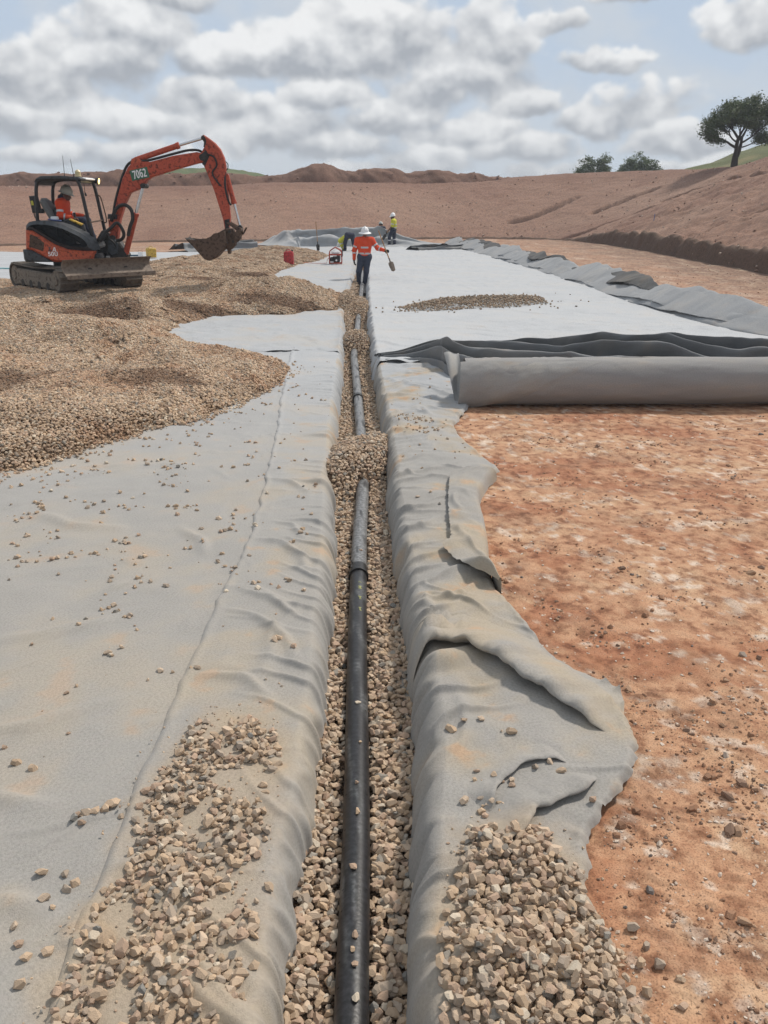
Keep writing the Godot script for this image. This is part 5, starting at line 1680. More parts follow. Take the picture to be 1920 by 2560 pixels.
	b.tube([Vector3(-0.1, 0.0, 0), Vector3(0.55, 0.01, 0.05)], 0.035, 12)
	part("pipe_wall", b, mat("blue_pipe", Color(0.04, 0.09, 0.13), 0.5), o)
	o = thing("hose", Vector3(-13.6, 0.04, -30.5), "thin turquoise hose lying across the pale fabric behind the excavator", "hose")
	b = MB.new()
	var hp := []
	for k in 30: hp.append(Vector3(k * 0.14, fl(-13.6 + k * 0.14, -30.5) - 0.01, 0.15 * sin(k * 0.32) + 0.05 * sin(k * 1.1)))
	b.tube(hp, 0.02, 8)
	part("hose_line", b, mat("turquoise_hose", Color(0.16, 0.42, 0.44), 0.5), o)
	# a shovel left standing in the gravel
	shovel("shovel standing upright in the gravel before the far fabric heap", Vector3(-2.20, 1.28, -41.2), Vector3(-2.12, 0.02, -41.2), Vector3(0.2, 0, 1), M.dark_steel)
	var v := thing("survey_stake", Vector3(14.6, 1.15, -46.0), "thin blue survey stake standing on the right earth bank", "stake")
	b = MB.new()
	b.box(T(Vector3(0, 0.15, 0), Vector3(0, 0, -0.08)), Vector3(0.035, 0.5, 0.025), 0.005)
	part("stake_post", b, M.blue, v)

# ------------------------------------------------------------------ excavator
func words(s: String, h: float, m: Material, x: Transform3D, parent: Node, called: String, squeeze := 1.0) -> void:
	var f := SystemFont.new()
	f.font_names = PackedStringArray(["Droid Sans"])
	f.font_weight = 700
	var t := TextMesh.new()
	t.text = s; t.font = f; t.font_size = 64; t.pixel_size = h / 46.0; t.depth = 0.004
	var o := put(called, t, m, parent)
	o.transform = x * Transform3D(Basis.from_scale(Vector3(squeeze, 1, 1)), Vector3.ZERO)

func ram(parent: Node, called: String, a: Vector3, mid: Vector3, b: Vector3, r: float) -> void:
	var q := MB.new()
	var d := (mid - a).normalized()
	q.tube([a, a + d * 0.03, mid - d * 0.07, mid - d * 0.07, mid], [r * 0.9, r, r, r * 1.15, r * 1.15], 16)
	q.tube([a + Vector3(0, 0, -r), a + Vector3(0, 0, r)], r * 0.9, 12)
	var o := part(called, q, M.orange_arm, parent)
	q = MB.new()
	q.tube([mid - d * 0.01, b], r * 0.52, 14)
	part("rod", q, M.chrome, o)
	q = MB.new()
	q.tube([b + Vector3(0, 0, -r), b + Vector3(0, 0, r)], r * 0.85, 12)
	part("rod_eye", q, M.dark_steel, o)

func arc(pts: Array, n := 8) -> Array:  # a smooth line through the points
	var r := []
	for i in pts.size() - 1:
		for k in n:
			r.append((pts[i] as Vector3).cubic_interpolate(pts[i + 1], pts[maxi(i - 1, 0)], pts[mini(i + 2, pts.size() - 1)], k / float(n)))
	r.append(pts[pts.size() - 1])
	return r

const EX := Vector3(-6.9, 0.38, -19.8)

func excavator() -> void:
	var o := thing("mini_excavator", EX, "orange mini excavator on rubber tracks standing on the gravel heap, arm reaching right", "excavator")
	var b: MB
	# undercarriage
	var th := deg_to_rad(48.0)
	var U := Transform3D(Basis(Vector3(cos(th), 0, sin(th)), Vector3.UP, Vector3(-sin(th), 0, cos(th))), Vector3(0.45, 0, -0.30))
	for s in [1.0, -1.0]:
		b = MB.new()
		var loop := []
		var hl := 1.08
		for k in 97:
			var u := k / 96.0 * (4 * hl + TAU * 0.245)
			var q: Vector3
			if u < 2 * hl: q = Vector3(-hl + u, 0.49 - 0.03 * sin(u / (2 * hl) * PI), 0)
			elif u < 2 * hl + PI * 0.245:
				var a := (u - 2 * hl) / 0.245
				q = Vector3(hl + sin(a) * 0.245, 0.245 + cos(a) * 0.245, 0)
			elif u < 4 * hl + PI * 0.245: q = Vector3(hl - (u - 2 * hl - PI * 0.245), 0.0, 0)
			else:
				var a := (u - 4 * hl - PI * 0.245) / 0.245
				q = Vector3(-hl - sin(a) * 0.245, 0.245 - cos(a) * 0.245, 0)
			loop.append(q)
		for k in 96:
			var p0: Vector3 = loop[k]
			var p1: Vector3 = loop[k + 1]
			var e := (p1 - p0).normalized()
			var n := Vector3(-e.y, e.x, 0)
			var mid := (p0 + p1) * 0.5
			var x := U * Transform3D(Basis(e, n, Vector3.BACK), mid + Vector3(0, 0, s * 0.73))
			b.box(x, Vector3(p0.distance_to(p1) * 1.08, 0.026, 0.40), 0.004)
			if k % 2 == 0: b.box(x * T(Vector3(0, 0.022, 0)), Vector3(0.045, 0.03, 0.385), 0.008)
		var track := part("track", b, M.track, o)
		b = MB.new()
		b.prism(V2([-1.0, 0.045, 1.0, 0.045, 1.04, 0.2, 0.98, 0.38, -0.9, 0.40, -1.02, 0.25]), U * T(Vector3(0, 0, s * 0.73)), 0.365, 0.03)
		part("track_frame", b, M.dusty_steel, track)
		for e in [-1.08, 1.08]:
			b = MB.new()
			b.tube([U * Vector3(e, 0.245, s * 0.73 - 0.17), U * Vector3(e, 0.245, s * 0.73 + 0.17)], 0.205, 24)
			b.tube([U * Vector3(e, 0.245, s * 0.73 + s * 0.17), U * Vector3(e, 0.245, s * 0.73 + s * 0.195)], [0.10, 0.09], 18)
			part("sprocket" if e < 0 else "idler_wheel", b, M.dusty_steel, track)
		for e in [-0.66, -0.22, 0.22, 0.66]:
			b = MB.new()
			b.tube([U * Vector3(e, 0.10, s * 0.73 - 0.17), U * Vector3(e, 0.10, s * 0.73 + 0.185)], 0.085, 14)
			part("road_roller", b, M.dark_steel, track)
	b = MB.new()
	b.box(U * T(Vector3(0, 0.33, 0)), Vector3(0.9, 0.24, 1.15), 0.04)
	b.lathe([Vector2(0, 0.43), Vector2(0.42, 0.43), Vector2(0.42, 0.60), Vector2(0, 0.60)], U, 28)
	part("turntable", b, M.dark_steel, o)
	# dozer blade
	b = MB.new()
	var prof := PackedVector2Array()
	for k in 9:
		var t := k / 8.0
		prof.append(Vector2(1.66 + 0.16 * pow(t * 2.0 - 1.0, 2.0) - 0.10 * t, 0.36 + 0.33 * t))
	for k in 9:
		var t := 1.0 - k / 8.0
		prof.append(Vector2(1.66 + 0.16 * pow(t * 2.0 - 1.0, 2.0) - 0.10 * t - 0.03, 0.36 + 0.33 * t))
	b.prism(prof, U, 1.96, 0.004)
	b.box(U * T(Vector3(1.83, 0.355, 0)), Vector3(0.035, 0.09, 1.96), 0.008)
	var blade := part("dozer_blade", b, M.blade, o)
	b = MB.new()
	for s in [-0.4, 0.4]:
		b.tube([U * Vector3(0.35, 0.30, s * 0.9), U * Vector3(1.64, 0.46, s)], 0.055, 10)
	b.tube([U * Vector3(0.4, 0.4, 0), U * Vector3(1.6, 0.58, 0)], 0.045, 10)
	part("blade_arm", b, M.dark_steel, blade)
	# house
	b = MB.new()
	b.prism(V2([-0.10, 0.60, 1.2, 0.60, 1.34, 0.66, 1.30, 0.76, 0.1, 0.80]), T(Vector3(0, 0, -0.05)), 1.66, 0.03)
	part("deck", b, M.frame_dark, o)
	b = MB.new()
	b.prism(V2([-0.075, 1.24, -0.12, 0.86, 0.01, 0.84, 0.25, 0.70, 0.43, 0.605, 0.79, 0.60, 1.24, 0.665, 1.275, 0.82, 1.04, 0.825, 0.74, 0.855, 0.48, 0.955, 0.28, 1.085, 0.06, 1.225]), T(Vector3(0, 0, 0.77)), 0.25, 0.04)
	var side := part("side_panel", b, M.orange, o)
	b = MB.new()
	b.prism(V2([0.01, 1.16, 0.12, 1.12, 0.285, 0.985, 0.24, 0.82, -0.035, 0.91]), T(Vector3(0, 0, 0.896)), 0.008, 0.003)
	for k in 7:
		b.box(T(Vector3(0.115, 0.90 + k * 0.034, 0.902), Vector3(0, 0, -0.12)), Vector3(0.23 - 0.012 * absf(k - 3), 0.01, 0.012), 0.003)
	part("vent_grille", b, M.rust, side)
	words("Z", 0.085, M.charcoal, T(Vector3(0.375, 0.865, 0.899)), side, "lettering")
	words("A", 0.085, M.white, T(Vector3(0.475, 0.855, 0.899), Vector3(0, 0, -0.1)), side, "lettering")
	words("50U", 0.085, M.white, T(Vector3(0.435, 0.765, 0.899)), side, "lettering")
	b = MB.new()
	b.prism(V2([-0.075, 1.245, -0.06, 1.33, 0.0, 1.39, 0.10, 1.415, 0.23, 1.42, 0.40, 1.41, 0.53, 1.385, 0.72, 1.33, 0.89, 1.25, 1.05, 1.17, 1.17, 1.08, 1.235, 0.97, 1.275, 0.83, 1.04, 0.828, 0.74, 0.858, 0.48, 0.958, 0.28, 1.088, 0.06, 1.228]), T(Vector3(0, 0, 0.61)), 0.60, 0.07)
	part("engine_cover", b, M.charcoal, o)
	b = MB.new()
	b.prism(V2([-0.06, 1.20, -0.05, 1.32, 0.0, 1.38, 0.12, 1.40, 0.33, 1.38, 0.36, 0.86, -0.07, 0.86]), T(Vector3(0, 0, -0.32)), 1.24, 0.05)
	part("rear_cover", b, M.charcoal, o)
	b = MB.new()
	b.prism(V2([-0.19, 0.855, -0.01, 0.842, 0.25, 0.70, 0.41, 0.602, -0.16, 0.605, -0.19, 0.66]), T(Vector3(0, 0, -0.04)), 1.86, 0.04)
	part("counterweight", b, M.charcoal, o)
	b = MB.new()
	b.prism(V2([0.30, 0.78, 1.05, 0.78, 1.05, 0.90, 0.72, 0.94, 0.66, 1.25, 0.32, 1.25]), T(Vector3(0, 0, -0.22)), 0.86, 0.03)
	part("seat_base", b, M.frame_dark, o)
	b = MB.new()
	b.prism(V2([0.26, 1.26, 0.72, 1.27, 0.74, 1.34, 0.68, 1.38, 0.34, 1.37]), T(Vector3(0, 0, -0.12)), 0.46, 0.04)
	var seat := part("seat", b, M.rubber, o)
	b = MB.new()
	b.prism(V2([0.20, 1.36, 0.32, 1.36, 0.24, 1.62, 0.13, 1.80, 0.04, 1.86, -0.01, 1.78, 0.06, 1.62]), T(Vector3(0.0, 0, -0.12)), 0.42, 0.05)
	part("backrest", b, M.seat_grey, seat)
	b = MB.new()
	b.prism(V2([0.28, 1.40, 0.36, 1.40, 0.37, 1.62, 0.30, 1.70, 0.24, 1.62]), T(Vector3(0.02, 0, -0.12)), 0.40, 0.03)
	part("jacket_on_seat", b, M.frame_dark, seat)
	b = MB.new()
	b.prism(V2([0.64, 1.43, 0.70, 1.45, 0.94, 1.345, 0.92, 1.27, 0.74, 1.345]), T(Vector3(0, 0, 0.30)), 0.10, 0.015)
	part("armrest", b, M.yellow_plastic, o)
	b = MB.new()
	b.prism(V2([0.55, 1.42, 0.66, 1.46, 0.95, 1.33, 1.02, 1.0, 0.95, 0.86, 0.5, 1.2]), T(Vector3(0, 0, 0.27)), 0.16, 0.03)
	part("side_console", b, M.frame_dark, o)
	for q in [[0.70, 0.10], [0.82, -0.36]]:
		b = MB.new()
		b.tube([Vector3(q[0], 1.36, q[1]), Vector3(q[0] + 0.03, 1.46, q[1]), Vector3(q[0] + 0.02, 1.49, q[1]), Vector3(q[0] + 0.02, 1.57, q[1])], [0.012, 0.012, 0.024, 0.026], 10)
		part("control_lever", b, M.rubber, o)
	b = MB.new()
	b.box(T(Vector3(0.40, 1.46, 0.43)), Vector3(0.14, 0.07, 0.12), 0.015)
	part("white_tub", b, M.white, o)
	b = MB.new()
	b.box(T(Vector3(0.40, 1.425, 0.43), Vector3(0, 0.2, -0.12)), Vector3(0.26, 0.025, 0.18), 0.008)
	part("folded_rag", b, M.blue, o)
	# canopy
	for z in [0.42, -0.60]:
		b = MB.new()
		b.tube(arc([Vector3(0.03, 1.36, z), Vector3(0.06, 1.75, z), Vector3(0.10, 2.08, z), Vector3(0.20, 2.21, z), Vector3(0.5, 2.235, z), Vector3(0.97, 2.215, z)], 5), 0.036, 10)
		part("canopy_post", b, M.frame_dark, o)
		b = MB.new()
		b.tube(arc([Vector3(0.95, 2.21, z), Vector3(1.01, 2.05, z), Vector3(1.09, 1.45, z), Vector3(1.16, 0.95, z), Vector3(1.20, 0.70, z)], 4), 0.036, 10)
		part("canopy_post", b, M.frame_dark, o)
	b = MB.new()
	b.prism(V2([0.08, 2.17, 0.12, 2.235, 0.22, 2.285, 0.6, 2.295, 0.98, 2.27, 1.06, 2.235, 1.05, 2.205, 0.6, 2.235, 0.2, 2.215]), T(Vector3(0, 0, -0.09)), 1.12, 0.012)
	part("canopy_roof", b, M.charcoal, o)
	b = MB.new()
	b.box(T(Vector3(0.10, 2.16, -0.09)), Vector3(0.06, 0.09, 1.0), 0.015)
	b.box(T(Vector3(0.99, 2.18, -0.09)), Vector3(0.06, 0.06, 1.0), 0.015)
	part("canopy_crossbar", b, M.frame_dark, o)
	b = MB.new()
	b.box(T(Vector3(1.01, 2.245, -0.18), Vector3(0, 0, -0.25)), Vector3(0.12, 0.03, 0.72), 0.008)
	part("roof_edge_trim", b, M.white, o)
	b = MB.new()
	b.lathe([Vector2(0, -0.06), Vector2(0.045, -0.06), Vector2(0.07, 0.03), Vector2(0.07, 0.05), Vector2(0, 0.05)], T(Vector3(1.08, 2.21, -0.52), Vector3(0, 0, -PI / 2 - 0.15)), 18)
	var wl := part("work_lamp", b, M.frame_dark, o)
	b = MB.new()
	b.lathe([Vector2(0, 0.062), Vector2(0.062, 0.055), Vector2(0.064, 0.045)], T(Vector3(1.08, 2.21, -0.52), Vector3(0, 0, -PI / 2 - 0.15)), 18)
	part("lamp_lens", b, M.lamp, wl)
	var L := OmniLight3D.new()
	L.name = "work_lamp_light"
	L.position = Vector3(1.17, 2.20, -0.52)
	L.light_energy = 0.03; L.light_color = Color(1, 0.85, 0.55); L.omni_range = 40.0; L.omni_attenuation = 2.0; L.light_size = 0.06; L.shadow_enabled = true
	o.add_child(L)
	b = MB.new()
	b.lathe([Vector2(0.07, 0), Vector2(0.07, 0.02), Vector2(0.055, 0.025), Vector2(0.06, 0.10), Vector2(0.03, 0.135), Vector2(0, 0.14)], T(Vector3(0.84, 2.285, -0.05)), 16)
	part("beacon", b, mat("beacon_glass", Color(0.62, 0.52, 0.30), 0.3), o)
	for q in [[Vector3(0.54, 2.28, -0.1), Vector3(0.545, 2.70, -0.1)], [Vector3(0.735, 2.28, -0.1), Vector3(0.70, 2.63, -0.1)]]:
		b = MB.new()
		b.tube([q[0], q[0].lerp(q[1], 0.12), q[1]], [0.014, 0.007, 0.004], 6)
		part("aerial", b, M.frame_dark, o)
	b = MB.new()
	b.tube([Vector3(0.90, 2.2, -0.2), Vector3(0.90, 1.98, -0.2), Vector3(0.91, 1.94, -0.2), Vector3(0.92, 1.90, -0.2)], [0.006, 0.006, 0.022, 0.02], 8)
	part("radio_microphone", b, M.rubber, o)
	b = MB.new()
	b.tube(arc([Vector3(1.03, 1.91, -0.60), Vector3(1.09, 1.905, -0.60), Vector3(1.13, 1.80, -0.60), Vector3(1.19, 1.42, -0.60), Vector3(1.15, 1.35, -0.60), Vector3(1.09, 1.40, -0.60)], 4), 0.014, 8)
	b.tube([Vector3(1.07, 1.37, 0.42), Vector3(1.10, 1.40, -0.6)], 0.016, 8)
	part("handrail", b, M.rust, o)
	b = MB.new()
	b.prism(V2([-0.20, 1.90, -0.05, 1.91, 0.0, 1.56, -0.17, 1.56]), T(Vector3(-0.01, 0, 0.0)), 0.16, 0.015)
	var rb := part("rear_box", b, M.frame_dark, o)
	b = MB.new()
	b.box(T(Vector3(-0.15, 1.76, 0.082), Vector3(0, 0, 0.1)), Vector3(0.05, 0.09, 0.004), 0.001)
	part("warning_label", b, mat("label_yellow", Color(0.5, 0.48, 0.06), 0.6), rb)
	b = MB.new()
	b.tube(arc([Vector3(-0.17, 1.58, 0), Vector3(-0.14, 1.46, 0.03), Vector3(-0.05, 1.40, 0.0), Vector3(0.03, 1.36, 0)], 4), 0.012, 6)
	b.box(T(Vector3(0.0, 1.60, 0.0)), Vector3(0.10, 0.10, 0.08), 0.01)
	part("bracket", b, M.frame_dark, rb)
	# swing post and front
	b = MB.new()
	b.prism(V2([1.10, 1.02, 1.42, 1.06, 1.60, 1.00, 1.78, 0.70, 1.70, 0.58, 1.25, 0.56, 1.12, 0.66]), T(Vector3(0, 0, -0.02)), 0.30, 0.03)
	var sp := part("swing_post", b, M.dark_steel, o)
	b = MB.new()
	b.prism(V2([1.40, 1.02, 1.52, 1.04, 1.60, 0.95, 1.57, 0.74, 1.44, 0.68, 1.36, 0.78]), T(Vector3(0, 0, 0.15)), 0.05, 0.012)
	part("cover_plate", b, M.charcoal, sp)
	b = MB.new()
	b.box(T(Vector3(1.24, 0.92, 0.2), Vector3(0, 0, 0.3)), Vector3(0.18, 0.13, 0.1), 0.03)
	b.tube([Vector3(1.18, 0.66, 0.2), Vector3(1.40, 0.66, 0.2)], 0.03, 10)
	part("fittings", b, mat("dusty_fittings", Color(0.30, 0.29, 0.28), 0.8), sp)
	b = MB.new()
	for k in 5:
		b.tube(arc([Vector3(1.10, 0.86 + k * 0.03, 0.25 - k * 0.08), Vector3(1.28, 1.12 + k * 0.02, 0.24 - k * 0.06), Vector3(1.5, 0.98, 0.2 - k * 0.05), Vector3(1.55, 0.86, 0.16)], 4), 0.02, 8)
	part("hose_bundle", b, M.rubber, sp)
	# boom
	b = MB.new()
	var bz := 0.0
	b.prism(V2([1.40, 1.06, 1.44, 1.00, 1.54, 1.00, 1.58, 1.06, 1.66, 1.41, 1.80, 1.74, 1.93, 1.96, 2.03, 2.00, 2.22, 2.06, 2.30, 2.20, 2.42, 2.275, 2.90, 2.415, 3.40, 2.545, 3.52, 2.56, 3.56, 2.66, 3.52, 2.74, 3.40, 2.765, 2.90, 2.69, 2.42, 2.575, 2.20, 2.575, 2.04, 2.56, 1.94, 2.47, 1.80, 2.24, 1.66, 1.87, 1.52, 1.45]), T(Vector3(0, 0, bz)), 0.21, 0.018)
	var boom := part("boom", b, M.orange_arm, o)
	b = MB.new()
	for s in [-1.0, 1.0]: b.prism(V2([2.0, 2.52, 2.03, 2.63, 2.12, 2.66, 2.24, 2.60, 2.26, 2.55]), T(Vector3(0, 0, bz + s * 0.085)), 0.03, 0.006)
	part("cylinder_bracket", b, M.orange, boom)
	b = MB.new()
	b.prism(V2([-0.19, -0.105, 0.19, -0.105, 0.19, 0.105, -0.19, 0.105]), T(Vector3(2.175, 2.335, bz + 0.109), Vector3(0, 0, 0.2)), 0.008, 0.002)
	var pl := part("number_plate", b, M.sign_green, boom)
	words("7062", 0.16, M.white, T(Vector3(2.175, 2.335, bz + 0.1145), Vector3(0, 0, 0.2)), pl, "digits", 0.60)
	b = MB.new()
	b.tube([Vector3(1.49, 1.05, bz - 0.16), Vector3(1.49, 1.05, bz + 0.16)], 0.06, 14)
	b.tube([Vector3(3.52, 2.66, bz - 0.15), Vector3(3.52, 2.66, bz + 0.15)], 0.07, 14)
	b.tube([Vector3(2.24, 2.10, bz - 0.16), Vector3(2.24, 2.10, bz + 0.20)], 0.05, 14)
	part("pivot_pin", b, M.dark_steel, boom)
	b = MB.new()
	b.tube(arc([Vector3(1.44, 1.2, bz), Vector3(1.60, 1.82, bz + 0.02), Vector3(1.86, 2.44, bz), Vector3(2.05, 2.60, bz)], 6), 0.028, 8)
	b.tube(arc([Vector3(2.15, 2.60, bz + 0.05), Vector3(2.35, 2.60, bz + 0.04), Vector3(2.9, 2.73, bz + 0.04), Vector3(3.2, 2.80, bz), Vector3(3.42, 2.80, bz), Vector3(3.56, 2.72, bz)], 6), 0.025, 8)
	b.box(T(Vector3(3.28, 2.795, bz)), Vector3(0.07, 0.03, 0.12), 0.008)
	part("boom_hose", b, M.rubber, boom)
	b = MB.new()
	b.tube(arc([Vector3(1.50, 1.40, 0.14), Vector3(1.56, 1.52, 0.18), Vector3(1.68, 1.68, 0.2), Vector3(1.84, 1.72, 0.22), Vector3(1.96, 1.63, 0.24), Vector3(1.98, 1.45, 0.24), Vector3(1.90, 1.28, 0.22), Vector3(1.84, 1.1, 0.2)], 6), 0.037, 10)
	b.tube(arc([Vector3(1.26, 1.02, 0.28), Vector3(1.38, 1.16, 0.28), Vector3(1.52, 1.27, 0.27), Vector3(1.63, 1.36, 0.27), Vector3(1.71, 1.31, 0.27), Vector3(1.765, 1.14, 0.25), Vector3(1.70, 1.03, 0.22), Vector3(1.58, 1.00, 0.2)], 6), 0.035, 10)
	b.tube([Vector3(1.24, 1.01, 0.28), Vector3(1.42, 1.15, 0.28)], [0.05, 0.055], 10)
	part("looped_hose", b, M.rubber, boom)
	b = MB.new()
	b.prism(V2([1.42, 1.44, 1.62, 1.44, 1.63, 1.53, 1.44, 1.54]), T(Vector3(0, 0, 0.06)), 0.2, 0.012)
	part("hose_clamp", b, M.frame_dark, boom)
	b = MB.new()
	b.prism(V2([1.42, 1.16, 1.60, 1.30, 1.63, 1.43, 1.43, 1.43]), T(Vector3(0, 0, 0.115)), 0.03, 0.008)
	part("boom_guard", b, M.orange, boom)
	ram(o, "boom_cylinder", Vector3(1.72, 0.74, 0.06), Vector3(2.04, 1.56, 0.16), Vector3(2.245, 2.10, 0.17), 0.062)
	ram(o, "arm_cylinder", Vector3(2.12, 2.62, bz), Vector3(3.03, 2.90, bz), Vector3(3.55, 3.04, bz), 0.058)
	# arm
	b = MB.new()
	b.prism(V2([3.52, 3.06, 3.555, 3.10, 3.66, 3.035, 3.79, 2.94, 3.89, 2.82, 3.96, 2.66, 3.985, 2.50, 3.975, 2.36, 3.995, 1.99, 4.02, 1.46, 3.99, 1.31, 3.95, 1.21, 3.89, 1.22, 3.865, 1.42, 3.71, 2.01, 3.58, 2.37, 3.49, 2.58, 3.48, 2.74, 3.56, 2.86, 3.575, 2.95]), T(Vector3(0, 0, bz)), 0.17, 0.016)
	var arm := part("arm", b, M.orange_arm, o)
	b = MB.new()
	b.prism(V2([3.515, 3.045, 3.555, 3.095, 3.60, 3.05, 3.62, 2.96, 3.575, 2.86, 3.545, 2.86, 3.56, 2.95]), T(Vector3(0, 0, bz)), 0.176, 0.008)
	b.prism(V2([3.46, 2.72, 3.60, 2.80, 3.66, 2.68, 3.56, 2.50, 3.50, 2.52]), T(Vector3(0, 0, bz)), 0.186, 0.01)
	b.prism(V2([3.88, 1.42, 4.01, 1.45, 3.97, 1.25, 3.90, 1.22]), T(Vector3(0, 0, bz)), 0.18, 0.01)
	part("greasy_plate", b, M.dark_steel, arm)
	b = MB.new()
	b.tube(arc([Vector3(3.62, 2.72, 0.10), Vector3(3.76, 2.66, 0.115), Vector3(3.80, 2.50, 0.115), Vector3(3.70, 2.36, 0.11), Vector3(3.78, 2.20, 0.11), Vector3(3.86, 2.10, 0.10)], 6), 0.018, 8)
	b.tube(arc([Vector3(3.96, 2.60, 0.0), Vector3(4.02, 2.53, 0.0), Vector3(4.01, 2.44, 0.0), Vector3(3.97, 2.41, 0)], 5), 0.01, 6)
	b.tube(arc([Vector3(3.965, 2.38, 0.05), Vector3(3.95, 2.1, 0.09), Vector3(4.0, 1.8, 0.08), Vector3(4.05, 1.72, 0.05)], 5), 0.022, 8)
	part("arm_hose", b, M.rubber, arm)
	ram(o, "bucket_cylinder", Vector3(3.985, 2.30, bz), Vector3(4.11, 1.74, bz), Vector3(4.21, 1.27, bz), 0.052)
	b = MB.new()
	for s in [-1.0, 1.0]:
		b.prism(V2([3.93, 1.36, 4.0, 1.38, 4.20, 1.27, 4.235, 1.22, 4.19, 1.18, 4.12, 1.22]), T(Vector3(0, 0, bz + s * 0.12)), 0.03, 0.008)
		b.prism(V2([4.17, 1.26, 4.25, 1.26, 4.24, 1.12, 4.13, 0.95, 4.07, 0.97, 4.10, 1.12]), T(Vector3(0, 0, bz + s * 0.15)), 0.03, 0.008)
	b.tube([Vector3(4.21, 1.22, -0.18), Vector3(4.21, 1.22, 0.18)], 0.045, 12)
	b.tube([Vector3(4.25, 1.12, -0.1), Vector3(4.34, 1.26, -0.06)], 0.02, 8)
	b.box(T(Vector3(4.17, 1.08, 0)), Vector3(0.10, 0.14, 0.22), 0.02)
	part("bucket_link", b, M.rust, o)
	# bucket
	b = MB.new()
	var bp := V2([3.11, 1.035, 3.28, 1.015, 3.47, 1.03, 3.62, 1.09, 3.68, 1.15, 3.80, 1.165, 3.90, 1.19, 3.93, 0.95, 3.86, 0.82, 3.78, 0.76, 3.70, 0.67, 3.60, 0.61, 3.53, 0.595, 3.45, 0.63, 3.36, 0.73, 3.22, 0.90, 3.12, 0.99])
	for s in [-1.0, 1.0]: b.prism(bp, T(Vector3(0, 0, bz + s * 0.31)), 0.022, 0.004)
	var shell := V2([3.12, 1.0, 3.22, 0.905, 3.36, 0.735, 3.45, 0.635, 3.53, 0.60, 3.60, 0.615, 3.70, 0.675, 3.78, 0.765, 3.86, 0.825, 3.93, 0.95, 3.90, 1.185])
	for i in shell.size() - 1:
		var e := shell[i + 1] - shell[i]
		b.box(T(Vector3((shell[i].x + shell[i + 1].x) / 2, (shell[i].y + shell[i + 1].y) / 2, bz), Vector3(0, 0, e.angle())), Vector3(e.length() + 0.012, 0.022, 0.60), 0.004)
	var bucket := part("bucket", b, M.rust, o)
	for k in 4:
		b = MB.new()
		b.prism(V2([3.18, 1.0, 3.06, 1.06, 3.055, 1.05, 3.15, 0.95]), T(Vector3(0, 0, bz - 0.24 + k * 0.16)), 0.06, 0.01)
		part("tooth", b, M.dark_steel, bucket)
	b = MB.new()
	b.prism(V2([3.75, 1.16, 3.92, 1.25, 4.06, 1.24, 4.12, 1.08, 4.10, 0.90, 4.02, 0.82, 3.98, 0.80, 3.98, 0.72, 3.93, 0.72, 3.92, 0.80, 3.86, 0.86, 3.80, 1.0]), T(Vector3(0, 0, bz)), 0.24, 0.015)
	for q in [[4.0, 1.185], [4.065, 0.98]]: b.tube([Vector3(q[0], q[1], -0.17), Vector3(q[0], q[1], 0.17)], 0.048, 14)
	part("quick_hitch", b, M.rust, o)
	b = MB.new()
	for q in [[4.0, 1.185], [4.065, 0.98]]: b.tube([Vector3(q[0], q[1], 0.16), Vector3(q[0], q[1], 0.174)], 0.03, 12)
	part("hitch_pin", b, M.dark_steel, o)

